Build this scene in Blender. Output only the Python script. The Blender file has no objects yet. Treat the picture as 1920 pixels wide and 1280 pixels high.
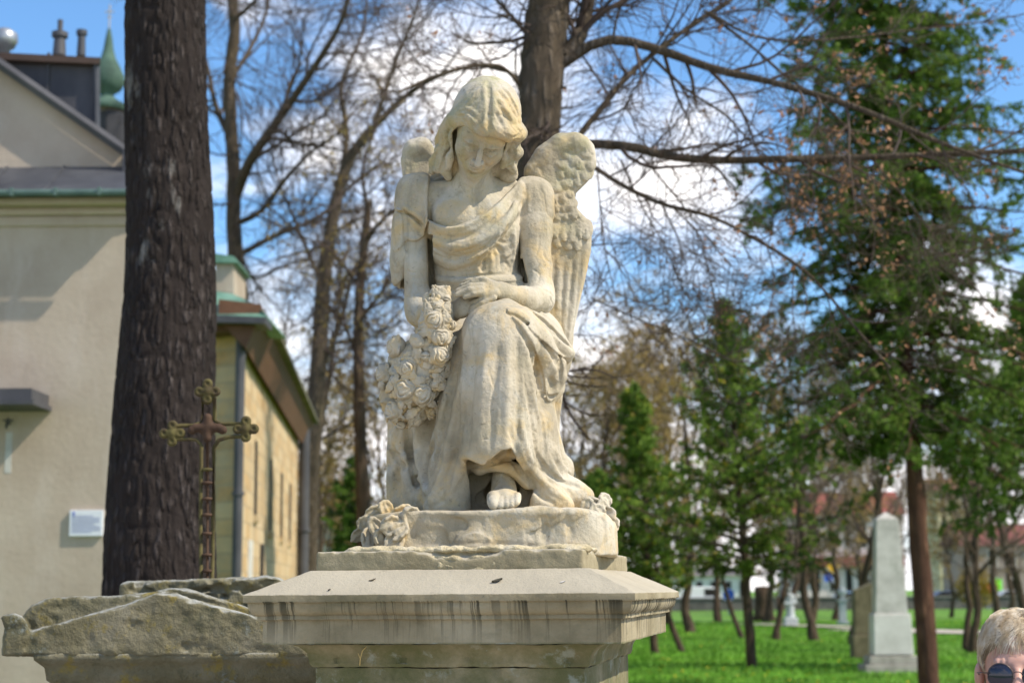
import bpy, math, random, os
import numpy as np
from mathutils import Vector, Matrix
random.seed(7); RNG = np.random.default_rng(11)
SC = bpy.context.scene; COL = SC.collection
# ---------------------------------------------------------------- camera
FPX = 3093.0; PITCH = 0.1501; ROLL = 0.0071; CAMZ = 1.75
cp, sp, cr, sr = math.cos(PITCH), math.sin(PITCH), math.cos(ROLL), math.sin(ROLL)
cam = bpy.data.cameras.new('camera'); camo = bpy.data.objects.new('camera', cam); COL.objects.link(camo)
rt = Vector((1, 0, 0)); up = Vector((0, -sp, cp)); fw = Vector((0, cp, sp))
ir = cr * rt - sr * up; iu = sr * rt + cr * up
camo.matrix_world = Matrix(((ir.x, iu.x, -fw.x, 0), (ir.y, iu.y, -fw.y, 0), (ir.z, iu.z, -fw.z, CAMZ), (0, 0, 0, 1)))
cam.sensor_width = 36; cam.lens = FPX / 1920 * 36; cam.clip_start = .1; cam.clip_end = 5000
cam.dof.use_dof = True; cam.dof.focus_distance = 3.30; cam.dof.aperture_fstop = 5.8; cam.dof.aperture_blades = 0
SC.camera = camo
# ---------------------------------------------------------------- light, sky, exposure
SUN_EL = math.radians(46); SUN_AZ = math.radians(110)      # azimuth clockwise from +y (camera forward)
sd = Vector((math.sin(SUN_AZ) * math.cos(SUN_EL), math.cos(SUN_AZ) * math.cos(SUN_EL), math.sin(SUN_EL)))
sun = bpy.data.lights.new('sun', 'SUN'); sun.energy = 3.8; sun.angle = math.radians(0.6); sun.color = (1, .90, .74)
suno = bpy.data.objects.new('sun', sun); COL.objects.link(suno)
suno.rotation_euler = sd.to_track_quat('Z', 'Y').to_euler()
SC.view_settings.view_transform = 'Standard'; SC.view_settings.look = 'None'; SC.view_settings.gamma = 1
SC.view_settings.exposure = 0.68
SC.cycles.use_denoising = True; SC.cycles.max_bounces = 6; SC.cycles.transparent_max_bounces = 8
world = bpy.data.worlds.new('World'); SC.world = world; world.use_nodes = True
wn = world.node_tree; wn.nodes.clear()
def N(nt, t, **k):
    n = nt.nodes.new(t)
    for a, b in k.items():
        if a.startswith('i_'):
            n.inputs[a[2:].replace('_', ' ')].default_value = b
        else: setattr(n, a, b)
    return n
def ramp(nt, fac, stops, interp='LINEAR'):
    r = nt.nodes.new('ShaderNodeValToRGB'); r.color_ramp.interpolation = interp
    e = r.color_ramp.elements
    while len(e) < len(stops): e.new(.5)
    for q, (p, c) in zip(e, stops):
        q.position = p; q.color = c if len(c) == 4 else (*c, 1)
    nt.links.new(fac, r.inputs[0]); return r.outputs[0]
def mth(nt, op, a, b=None, c=None, clamp=False):
    m = nt.nodes.new('ShaderNodeMath'); m.operation = op; m.use_clamp = clamp
    for i, v in enumerate((a, b, c)):
        if v is None: continue
        if isinstance(v, (int, float)): m.inputs[i].default_value = v
        else: nt.links.new(v, m.inputs[i])
    return m.outputs[0]
def mixc(nt, f, a, b, typ='MIX'):
    m = nt.nodes.new('ShaderNodeMix'); m.data_type = 'RGBA'; m.blend_type = typ
    for i, v in ((0, f), (6, a), (7, b)):
        if isinstance(v, (int, float)): m.inputs[i].default_value = v
        elif isinstance(v, (tuple, list)): m.inputs[i].default_value = (*v, 1) if len(v) == 3 else v
        else: nt.links.new(v, m.inputs[i])
    return m.outputs[2]
sky = N(wn, 'ShaderNodeTexSky', sky_type='NISHITA', sun_disc=False, sun_elevation=SUN_EL, sun_rotation=SUN_AZ,
        air_density=1.0, dust_density=.3, ozone_density=2.2)
tc = N(wn, 'ShaderNodeTexCoord')
sx = N(wn, 'ShaderNodeSeparateXYZ'); wn.links.new(tc.outputs['Generated'], sx.inputs[0])
mp = N(wn, 'ShaderNodeMapping'); mp.inputs['Scale'].default_value = (1, 1, 1.9); wn.links.new(tc.outputs['Generated'], mp.inputs[0])
mp.inputs['Location'].default_value = (.31, .1, .02)
nz = N(wn, 'ShaderNodeTexNoise', i_Scale=7.5, i_Detail=9, i_Roughness=.56, i_Distortion=.25); wn.links.new(mp.outputs[0], nz.inputs[0])
def blob(x, z, sx_, sz_):        # a bank of cloud round one direction of the sky
    a = mth(wn, 'DIVIDE', mth(wn, 'SUBTRACT', sx.outputs[0], x), sx_); b = mth(wn, 'DIVIDE', mth(wn, 'SUBTRACT', sx.outputs[2], z), sz_)
    r2 = mth(wn, 'ADD', mth(wn, 'MULTIPLY', a, a), mth(wn, 'MULTIPLY', b, b))
    return mth(wn, 'EXPONENT', mth(wn, 'MULTIPLY', r2, -1))
low = mth(wn, 'SUBTRACT', 1.0, mth(wn, 'DIVIDE', sx.outputs[2], .23), clamp=True)
dens = mth(wn, 'ADD', nz.outputs[0], mth(wn, 'MULTIPLY', low, .30))
dens = mth(wn, 'ADD', dens, mth(wn, 'MULTIPLY', blob(-.02, .27, .09, .055), .22))
dens = mth(wn, 'ADD', dens, mth(wn, 'MULTIPLY', blob(.09, .235, .04, .03), .16))
dens = mth(wn, 'SUBTRACT', dens, mth(wn, 'MULTIPLY', blob(-.3, .33, .12, .08), .14))
dens = mth(wn, 'SUBTRACT', dens, mth(wn, 'MULTIPLY', blob(.2, .33, .16, .07), .12))
cm = ramp(wn, dens, [(.50, (0, 0, 0)), (.60, (.45, .45, .45)), (.72, (1, 1, 1))])
ccol = ramp(wn, nz.outputs[0], [(.35, (6.6, 6.6, 7.1)), (.65, (9.3, 8.9, 8.7))])
skb = mixc(wn, 1.0, sky.outputs[0], (0.72, 0.98, 1.16), 'MULTIPLY')
bg = N(wn, 'ShaderNodeBackground'); bg.inputs[1].default_value = 0.12
wn.links.new(mixc(wn, cm, skb, ccol), bg.inputs[0])
wo = N(wn, 'ShaderNodeOutputWorld'); wn.links.new(bg.outputs[0], wo.inputs[0])
# ---------------------------------------------------------------- pixel <-> world
def P(px, py, d):
    """world point seen at photo pixel (px,py) at forward distance y=d"""
    X = (px - 960) / FPX; Y = (640 - py) / FPX
    u = cr * X + sr * Y; v = -sr * X + cr * Y
    t = d / (cp - v * sp)
    return np.array([u * t, d, CAMZ + t * (sp + v * cp)])
def proj(X, Y, Z):
    d = Y * cp + (Z - CAMZ) * sp; v = (-Y * sp + (Z - CAMZ) * cp) / d; u = X / d
    return 960 + FPX * (cr * u - sr * v), 640 - FPX * (sr * u + cr * v)
def G(px, py):
    """ground point at pixel"""
    a = P(px, py, 1.0); s = CAMZ / (CAMZ - a[2])
    return np.array([a[0] * s, s, 0.0])
# ---------------------------------------------------------------- objects
def tag(o, label=None, cat=None, group=None, kind=None):
    if label: o['label'] = label
    if cat: o['category'] = cat
    if group: o['group'] = group
    if kind: o['kind'] = kind
    return o
def empty(name, loc, label, cat, group=None, rz=0):
    o = bpy.data.objects.new(name, None); COL.objects.link(o); o.location = tuple(loc); o.rotation_euler.z = rz
    o.empty_display_size = .1
    return tag(o, label, cat, group)
def link(name, me, parent=None, mat=None):
    o = bpy.data.objects.new(name, me); COL.objects.link(o)
    if mat is not None and not me.materials: me.materials.append(mat)
    if parent is not None:
        o.parent = parent
        bpy.context.view_layer.update() if parent.parent else None
        M = Matrix.Translation(parent.location) @ parent.rotation_euler.to_matrix().to_4x4()
        pp = parent.parent
        while pp is not None:
            M = Matrix.Translation(pp.location) @ pp.rotation_euler.to_matrix().to_4x4() @ M; pp = pp.parent
        o.matrix_parent_inverse = Matrix.Identity(4)
        me_done = me.get('localised')
        if not me_done:
            me.transform(M.inverted()); me['localised'] = 1
    return o
def mesh_np(name, V, Q, smooth=True):
    V = np.asarray(V, np.float32); me = bpy.data.meshes.new(name)
    Qs = Q if isinstance(Q, list) else [Q]
    Qs = [np.asarray(q, np.int32) for q in Qs if len(q)]
    nl = sum(q.size for q in Qs); nf = sum(len(q) for q in Qs)
    me.vertices.add(len(V)); me.vertices.foreach_set('co', V.ravel())
    me.loops.add(nl); me.polygons.add(nf)
    me.loops.foreach_set('vertex_index', np.concatenate([q.ravel() for q in Qs]))
    sizes = np.concatenate([np.full(len(q), q.shape[1]) for q in Qs])
    me.polygons.foreach_set('loop_start', np.concatenate([[0], np.cumsum(sizes)[:-1]]).astype(np.int32))
    me.update(calc_edges=True)
    me.polygons.foreach_set('use_smooth', np.full(nf, smooth))
    me.update(); return me
class MB:
    """collects boxes, prisms, tubes, lathes into one mesh"""
    def __init__(s): s.V = []; s.F = {}; s.n = 0
    def add(s, V, Q):
        V = np.asarray(V, float).reshape(-1, 3); Q = np.asarray(Q, int)
        s.F.setdefault(Q.shape[1], []).append(Q + s.n); s.V.append(V); s.n += len(V); return s
    def box(s, lo, hi, rz=0, c=None, taper=1.0):
        lo = np.array(lo, float); hi = np.array(hi, float)
        V = np.array([[x, y, z] for z in (0, 1) for x, y in ((0, 0), (1, 0), (1, 1), (0, 1))], float) * (hi - lo) + lo
        if taper != 1:
            m = (lo + hi) / 2; V[4:, :2] = m[:2] + (V[4:, :2] - m[:2]) * taper
        if rz:
            m = np.array(c if c is not None else (lo + hi) / 2)[:2]; ca, sa = math.cos(rz), math.sin(rz)
            d = V[:, :2] - m; V[:, :2] = m + np.stack([d[:, 0] * ca - d[:, 1] * sa, d[:, 0] * sa + d[:, 1] * ca], 1)
        return s.add(V, [[3, 2, 1, 0], [4, 5, 6, 7], [0, 1, 5, 4], [1, 2, 6, 5], [2, 3, 7, 6], [3, 0, 4, 7]])
    def hexa(s, B, T):
        """prism between two equally long polygons (n,3)"""
        B = np.array(B, float); T = np.array(T, float); n = len(B); i = np.arange(n); j = (i + 1) % n
        s.add(np.vstack([B, T]), np.stack([i, j, j + n, i + n], 1))
        s.F.setdefault(n, []).append(np.array([i[::-1] + s.n - 2 * n])); s.F[n].append(np.array([i + s.n - n])); return s
    def tube(s, pts, r, k=8, caps=True):
        pts = np.array(pts, float)[None]; r = np.broadcast_to(np.asarray(r, float), (pts.shape[1],))[None]
        V, Q = tubes(pts, r, k); n = pts.shape[1]; b = s.n
        s.add(V, Q)
        if caps:
            s.F.setdefault(k, []).append(np.array([np.arange(k)[::-1] + b])); s.F[k].append(np.array([np.arange(k) + b + (n - 1) * k]))
        return s
    def lathe(s, c, prof, k=24):
        """prof: list of (radius, z)"""
        a = np.arange(k) * 2 * math.pi / k
        V = np.array([[c[0] + r * math.cos(t), c[1] + r * math.sin(t), c[2] + z] for r, z in prof for t in a]); n = len(prof)
        i, j = np.meshgrid(np.arange(n - 1), np.arange(k), indexing='ij'); j2 = (j + 1) % k
        return s.add(V, np.stack([i * k + j, i * k + j2, (i + 1) * k + j2, (i + 1) * k + j], -1).reshape(-1, 4))
    def build(s, name, mat, parent=None, smooth=False, bevel=0):
        me = mesh_np(name, np.vstack(s.V), [np.vstack(q) for q in s.F.values()], smooth)
        o = link(name, me, parent, mat)
        if bevel:
            m = o.modifiers.new('b', 'BEVEL'); m.width = bevel; m.segments = 2; m.limit_method = 'ANGLE'
        return o
def tubes(Pn, R, k):
    """Pn (B,N,3), R (B,N) -> verts, quads of tapered tubes"""
    B, n, _ = Pn.shape
    T = np.gradient(Pn, axis=1); T /= np.linalg.norm(T, axis=2, keepdims=True) + 1e-12
    m = T.mean(axis=1); ref = np.where(np.abs(m[:, 2:3]) > .75, np.array([[1., 0, 0]]), np.array([[0, 0, 1.]]))[:, None, :]
    U = np.cross(T, ref); U /= np.linalg.norm(U, axis=2, keepdims=True) + 1e-12; Vv = np.cross(T, U)
    a = np.arange(k) * 2 * math.pi / k
    V = Pn[:, :, None, :] + R[:, :, None, None] * (U[:, :, None, :] * np.cos(a)[None, None, :, None] + Vv[:, :, None, :] * np.sin(a)[None, None, :, None])
    b, i, j = np.meshgrid(np.arange(B), np.arange(n - 1), np.arange(k), indexing='ij'); j2 = (j + 1) % k; o = b * n * k
    Q = np.stack([o + i * k + j, o + (i + 1) * k + j, o + (i + 1) * k + j2, o + i * k + j2], -1).reshape(-1, 4)
    return V.reshape(-1, 3), Q
# ---------------------------------------------------------------- value noise for displacing vertices
_tab = RNG.random((32, 32, 32)).astype(np.float32)
def vnoise(p, s, seed=0):
    q = p / s + seed * 7.31; i = np.floor(q).astype(int); f = q - i; f = f * f * (3 - 2 * f); i &= 31; j = (i + 1) & 31
    r = 0
    for a in (0, 1):
        for b in (0, 1):
            for c in (0, 1):
                w = (f[:, 0] if a else 1 - f[:, 0]) * (f[:, 1] if b else 1 - f[:, 1]) * (f[:, 2] if c else 1 - f[:, 2])
                r = r + w * _tab[(j if a else i)[:, 0], (j if b else i)[:, 1], (j if c else i)[:, 2]]
    return r - .5
# ---------------------------------------------------------------- materials
def material(name, stops, scale=8, detail=6, rough=.85, bump=.3, bscale=40, bdist=.01, map_scale=(1, 1, 1), extra=None, spec=.3, distort=0, coords='Object'):
    """stops: colour ramp over a noise"""
    m = bpy.data.materials.new(name); m.use_nodes = True; nt = m.node_tree; b = nt.nodes['Principled BSDF']
    t = N(nt, 'ShaderNodeTexCoord'); mpn = N(nt, 'ShaderNodeMapping'); mpn.inputs['Scale'].default_value = map_scale
    nt.links.new(t.outputs[coords], mpn.inputs[0]); co = mpn.outputs[0]
    n1 = N(nt, 'ShaderNodeTexNoise', i_Scale=scale, i_Detail=detail, i_Roughness=.62, i_Distortion=distort); nt.links.new(co, n1.inputs[0])
    c = ramp(nt, n1.outputs[0], stops)
    h = None
    if bump:
        n2 = N(nt, 'ShaderNodeTexNoise', i_Scale=bscale, i_Detail=5, i_Roughness=.65); nt.links.new(co, n2.inputs[0]); h = n2.outputs[0]
    b.inputs['Roughness'].default_value = rough; b.inputs['Specular IOR Level'].default_value = spec
    if extra:
        r = extra(nt, co, c, h, b)
        if r is not None: c, h = r
    if h is not None:
        bm_ = N(nt, 'ShaderNodeBump'); bm_.inputs['Strength'].default_value = bump; bm_.inputs['Distance'].default_value = bdist
        nt.links.new(h, bm_.inputs['Height']); nt.links.new(bm_.outputs[0], b.inputs['Normal'])
    nt.links.new(c, b.inputs['Base Color']); return m
def tex(nt, co, scale, detail=4, rough=.6, dist=0, mscale=None):
    if mscale:
        mm = N(nt, 'ShaderNodeMapping'); mm.inputs['Scale'].default_value = mscale; nt.links.new(co, mm.inputs[0]); co = mm.outputs[0]
    n = N(nt, 'ShaderNodeTexNoise', i_Scale=scale, i_Detail=detail, i_Roughness=rough, i_Distortion=dist); nt.links.new(co, n.inputs[0]); return n.outputs[0]
def flat(name, c, rough=.7, var=.15, scale=6, bump=.15, metal=0, spec=.3):
    lo = tuple(x * (1 - var) for x in c); hi = tuple(x * (1 + var) for x in c)
    m = material(name, [(.35, lo), (.65, hi)], scale=scale, rough=rough, bump=bump, spec=spec)
    m.node_tree.nodes['Principled BSDF'].inputs['Metallic'].default_value = metal; return m
# ================================================================= sculpting: signed distance volumes + surface nets
class Vol:
    def __init__(s, lo, hi, h):
        s.lo = np.array(lo, float); s.h = h; s.n = np.ceil((np.array(hi) - s.lo) / h).astype(int) + 1
        s.F = np.full(s.n, .05, np.float32); s.ax = [(s.lo[i] + h * np.arange(s.n[i])).astype(np.float32) for i in range(3)]
    def sl(s, lo, hi):
        a = np.clip(np.floor((np.array(lo) - s.lo) / s.h).astype(int), 0, s.n); b = np.clip(np.ceil((np.array(hi) - s.lo) / s.h).astype(int) + 1, 0, s.n)
        if (b <= a).any(): return None
        q = tuple(slice(int(x), int(y)) for x, y in zip(a, b))
        return q, s.ax[0][q[0]][:, None, None], s.ax[1][q[1]][None, :, None], s.ax[2][q[2]][None, None, :]
    def comb(s, q, d, k, cut=False):
        f = s.F[q]
        if cut: d = -d; f = -f; 
        if cut:   # max(F,-d) = -min(-F, d)
            d = -d; g = s.F[q]; a = -g; b = d
        else: a = f; b = d
        if k > 0:
            h = np.maximum(k - np.abs(a - b), 0) / k; r = np.minimum(a, b) - h * h * k * .25
        else: r = np.minimum(a, b)
        s.F[q] = -r if cut else r
    def ell(s, c, r, R=None, k=.01, cut=False):
        c = np.array(c, float); r = np.broadcast_to(np.array(r, float), (3,)); m = r.max() + k * 1.5 + .012
        t = s.sl(c - m, c + m)
        if t is None: return s
        q, X, Y, Z = t; x, y, z = X - c[0], Y - c[1], Z - c[2]
        if R is not None:
            R = np.array(R, np.float32)       # columns = local axes in world
            x, y, z = [x * R[0, i] + y * R[1, i] + z * R[2, i] for i in range(3)]
        k0 = np.sqrt((x / r[0])**2 + (y / r[1])**2 + (z / r[2])**2) + 1e-9
        k1 = np.sqrt((x / r[0]**2)**2 + (y / r[1]**2)**2 + (z / r[2]**2)**2) + 1e-9
        s.comb(q, (k0 * (k0 - 1) / k1).astype(np.float32), k, cut); return s
    def cap(s, a, b, ra, rb=None, k=.01, cut=False, sy=1.0):
        rb = ra if rb is None else rb; a = np.array(a, float); b = np.array(b, float); m = max(ra, rb) * max(1, sy) + k * 1.5 + .012
        t = s.sl(np.minimum(a, b) - m, np.maximum(a, b) + m)
        if t is None: return s
        q, X, Y, Z = t; e = (b - a).astype(np.float32); L = float(e @ e) + 1e-12
        x, y, z = X - a[0], Y - a[1], Z - a[2]
        u = np.clip((x * e[0] + y * e[1] + z * e[2]) / L, 0, 1)
        d = np.sqrt((x - u * e[0])**2 + ((y - u * e[1]) / sy)**2 + (z - u * e[2])**2) - (ra + (rb - ra) * u)
        s.comb(q, d.astype(np.float32), k, cut); return s
    def chain(s, pts, rs, k=.01, cut=False, sy=1.0):
        for i in range(len(pts) - 1): s.cap(pts[i], pts[i + 1], rs[i], rs[i + 1], k, cut, sy)
        return s
    def boxr(s, lo, hi, r=.005, k=.004, cut=False, rz=0, piv=None):
        lo = np.array(lo, float); hi = np.array(hi, float); c = (lo + hi) / 2; e = (hi - lo) / 2 - r
        m = np.linalg.norm((hi - lo)[:2]) / 2 + .02
        t = s.sl((c[0] - m, c[1] - m, lo[2] - .02), (c[0] + m, c[1] + m, hi[2] + .02)); 
        if t is None: return s
        q, X, Y, Z = t; x, y, z = X - c[0], Y - c[1], Z - c[2]
        ca, sa = math.cos(rz), math.sin(rz); x, y = x * ca + y * sa, -x * sa + y * ca
        dx, dy, dz = np.abs(x) - e[0], np.abs(y) - e[1], np.abs(z) - e[2]
        d = np.sqrt(np.maximum(dx, 0)**2 + np.maximum(dy, 0)**2 + np.maximum(dz, 0)**2) + np.minimum(np.maximum(np.maximum(dx, dy), dz), 0) - r
        s.comb(q, d.astype(np.float32), k, cut); return s
    def viewpoly(s, poly, y0, y1, k=.004, cut=True, depth_fn=None, r=.004):
        """prism seen as a pixel polygon between world depths y0..y1"""
        poly = np.array(poly, float); cs = [P(px, py, yy) for px, py in poly for yy in (y0, y1)]
        t = s.sl(np.min(cs, 0) - .02, np.max(cs, 0) + .02)
        if t is None: return s
        q, X, Y, Z = t; sh = np.broadcast(X, Y, Z).shape
        px, py = proj(X + 0 * Y + 0 * Z, Y + 0 * X + 0 * Z, Z + 0 * X + 0 * Y)
        d2 = poly_sdf(px.ravel(), py.ravel(), poly).reshape(sh) * ((y0 + y1) / 2 / FPX)
        mid = (y0 + y1) / 2; 
        if depth_fn is not None: yc = depth_fn(px, py); dy = np.abs(Y - yc) - (y1 - y0) / 2
        else: dy = np.abs(Y - mid) - (y1 - y0) / 2 + 0 * X
        a = d2 + r; b = dy + r
        d = np.sqrt(np.maximum(a, 0)**2 + np.maximum(b, 0)**2) + np.minimum(np.maximum(a, b), 0) - r
        s.comb(q, d.astype(np.float32), k, cut); return s
    def patch(s, poly, amp, soft=1.5, y0=-.30, y1=.10):
        """layer of cloth: pushes the surface out by amp inside a pixel polygon, with a crisp hem (soft in pixels)"""
        poly = smooth_pl(np.vstack([poly, poly[:1]]), 6)[:-1]; a, b = D0 + y0, D0 + y1
        cs = [P(px, py, yy) for px, py in poly for yy in (a, b)]; t = s.sl(np.min(cs, 0) - .01, np.max(cs, 0) + .01)
        if t is None: return s
        q, X, Y, Z = t; m = (Y >= a) & (Y <= b) & (np.abs(s.F[q]) < .04); ix = np.where(m)
        x, y, z = X[ix[0], 0, 0], Y[0, ix[1], 0], Z[0, 0, ix[2]]; px, py = proj(x, y, z); d = poly_sdf(px, py, poly)
        w = np.clip(.5 - d / (2 * soft), 0, 1); f = s.F[q]; f[ix] -= (amp * w).astype(np.float32); return s
    def hit(s, px, py, extra=0.0, y0=None):
        """first surface point on the view ray of a pixel"""
        ys = np.arange(s.lo[1] if y0 is None else y0, s.lo[1] + s.h * (s.n[1] - 1), s.h * .5)
        a = P(px, py, 1.0); pts = np.stack([a[0] * ys, ys, CAMZ + (a[2] - CAMZ) * ys], 1)
        i = np.round((pts - s.lo) / s.h).astype(int); ok = ((i >= 0) & (i < s.n)).all(1); i = np.clip(i, 0, s.n - 1)
        v = np.where(ok, s.F[i[:, 0], i[:, 1], i[:, 2]], 1); w = np.where(v < 0)[0]
        return pts[w[0]] if len(w) else None
    def stroke(s, pl, w, amp, taper=.25, step=5):
        """brush stroke: pixel polyline laid on the surface; amp>0 raises a fold, <0 carves (metres); w in metres"""
        pl = smooth_pl(pl, step); P3 = []
        last = None
        for px, py in pl:
            h = s.hit(px, py)
            if h is None: continue
            if last is not None and abs(h[1] - last[1]) > .05: h = np.array([h[0], last[1], h[2]]) if False else h
            P3.append(h); last = h
        if len(P3) < 2: return s
        return s.stroke3(np.array(P3), w, amp, taper)
    def stroke3(s, P3, w, amp, taper=.25):
        n = len(P3); m = 2.4 * w; t = s.sl(P3.min(0) - m, P3.max(0) + m)
        if t is None: return s
        q0 = t[0]; Gd = np.zeros(s.F[q0].shape, np.float32); off = np.array([q0[i].start for i in range(3)])
        for i in range(n - 1):
            a, b = P3[i], P3[i + 1]
            if np.linalg.norm(b - a) > .06: continue
            t2 = s.sl(np.minimum(a, b) - m, np.maximum(a, b) + m)
            if t2 is None: continue
            q, X, Y, Z = t2; ql = tuple(slice(q[j].start - off[j], q[j].stop - off[j]) for j in range(3))
            e = b - a; L = float(e @ e) + 1e-12; x, y, z = X - a[0], Y - a[1], Z - a[2]
            u = np.clip((x * e[0] + y * e[1] + z * e[2]) / L, 0, 1)
            d2 = (x - u * e[0])**2 + (y - u * e[1])**2 + (z - u * e[2])**2
            tt = (i + u) / (n - 1); am = 1.0 if taper <= 0 else np.clip(np.minimum(tt, 1 - tt) / taper, 0, 1)**.7
            np.maximum(Gd[ql], (am * np.exp(-d2 / w**2)).astype(np.float32), out=Gd[ql])
        s.F[q0] -= amp * Gd; return s
    def mesh(s, name, rough_amp=0.0, rs=.02, seed=0, smooth=1):
        F = s.F
        if rough_amp:
            pass
        V, Q = surface_nets(F, s.lo, s.h)
        if smooth:
            V = relax(V, Q, smooth)
        if rough_amp:
            V = V + np.stack([vnoise(V, rs, seed), vnoise(V, rs, seed + 1), vnoise(V, rs, seed + 2)], 1) * rough_amp * 2
            V = V + np.stack([vnoise(V, rs * .3, seed + 3), vnoise(V, rs * .3, seed + 4), vnoise(V, rs * .3, seed + 5)], 1) * rough_amp * .8
        return mesh_np(name, V, Q)
def relax(V, Q, it):
    for _ in range(it):
        acc = np.zeros_like(V); cnt = np.zeros(len(V))
        for i in range(4):
            a = Q[:, i]; b = Q[:, (i + 1) % 4]
            for c in range(3): acc[:, c] += np.bincount(a, V[b, c], len(V)) + np.bincount(b, V[a, c], len(V))
            cnt += np.bincount(a, minlength=len(V)) + np.bincount(b, minlength=len(V))
        V = V * .5 + .5 * acc / np.maximum(cnt, 1)[:, None]
    return V
def surface_nets(F, lo, h):
    F = F.copy(); F[0], F[-1], F[:, 0], F[:, -1], F[:, :, 0], F[:, :, -1] = 1, 1, 1, 1, 1, 1
    I = F < 0; c = np.zeros(tuple(np.array(F.shape) - 1), np.int8)
    for a in (0, 1):
        for b in (0, 1):
            for d in (0, 1):
                c += I[a:a + c.shape[0], b:b + c.shape[1], d:d + c.shape[2]]
    cell = np.argwhere((c > 0) & (c < 8)); idx = np.full(c.shape, -1, np.int32); idx[tuple(cell.T)] = np.arange(len(cell))
    acc = np.zeros((len(cell), 3)); cnt = np.zeros(len(cell))
    for ax in range(3):
        o = [i for i in range(3) if i != ax]
        for a in (0, 1):
            for b in (0, 1):
                s0 = np.zeros(3, int); s0[o[0]] = a; s0[o[1]] = b; s1 = s0.copy(); s1[ax] = 1
                p = cell + s0; q = cell + s1; fp = F[tuple(p.T)].astype(float); fq = F[tuple(q.T)].astype(float)
                m = (fp < 0) != (fq < 0); t = np.where(m, fp / np.where(m, fp - fq, 1), 0)
                v = s0[None] + np.zeros((len(cell), 3)); v[:, ax] = t; acc += v * m[:, None]; cnt += m
    V = (cell + acc / cnt[:, None]) * h + lo
    Qs = []
    for ax in range(3):
        o1, o2 = [(1, 2), (2, 0), (0, 1)][ax]
        A = [slice(None)] * 3; B = [slice(None)] * 3; A[ax] = slice(0, -1); B[ax] = slice(1, None)
        a, b = I[tuple(A)], I[tuple(B)]; e = np.argwhere(a != b)
        e = e[(e[:, o1] > 0) & (e[:, o2] > 0)]; up_ = I[tuple(e.T)]
        def g(d1, d2):
            q = e.copy(); q[:, o1] -= d1; q[:, o2] -= d2
            return idx[tuple(q.T)]
        Q = np.stack([g(1, 1), g(0, 1), g(0, 0), g(1, 0)], 1)
        Q[~up_] = Q[~up_][:, ::-1]; Qs.append(Q)
    Q = np.vstack(Qs); Q = Q[(Q >= 0).all(1)]
    return V, Q
def poly_sdf(x, y, poly):
    d = np.full(x.shape, 1e9); s = np.ones(x.shape); n = len(poly); j = n - 1
    for i in range(n):
        ex, ey = poly[j] - poly[i]; wx, wy = x - poly[i][0], y - poly[i][1]
        t = np.clip((wx * ex + wy * ey) / (ex * ex + ey * ey + 1e-9), 0, 1)
        d = np.minimum(d, (wx - ex * t)**2 + (wy - ey * t)**2)
        c1 = y >= poly[i][1]; c2 = y < poly[j][1]; c3 = ex * wy > ey * wx
        f = (c1 & c2 & c3) | (~c1 & ~c2 & ~c3); s = np.where(f, -s, s); j = i
    return s * np.sqrt(d)
def smooth_pl(pl, step):
    pl = np.array(pl, float)
    if len(pl) > 2:          # Catmull-Rom
        q = np.vstack([2 * pl[0] - pl[1], pl, 2 * pl[-1] - pl[-2]]); out = []
        for i in range(1, len(q) - 2):
            n = max(2, int(np.linalg.norm((q[i + 1] - q[i])[:2]) / step)); t = np.linspace(0, 1, n, endpoint=False)[:, None]
            out.append(.5 * (2 * q[i] + (q[i + 1] - q[i - 1]) * t + (2 * q[i - 1] - 5 * q[i] + 4 * q[i + 1] - q[i + 2]) * t**2 + (-q[i - 1] + 3 * q[i] - 3 * q[i + 1] + q[i + 2]) * t**3))
        return np.vstack(out + [pl[-1:]])
    n = max(2, int(np.linalg.norm(pl[1] - pl[0]) / step)); return pl[0] + (pl[1] - pl[0]) * np.linspace(0, 1, n)[:, None]
def rotm(rx=0, ry=0, rz=0):
    return np.array(Matrix.Rotation(rz, 3, 'Z') @ Matrix.Rotation(ry, 3, 'Y') @ Matrix.Rotation(rx, 3, 'X'))
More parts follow.
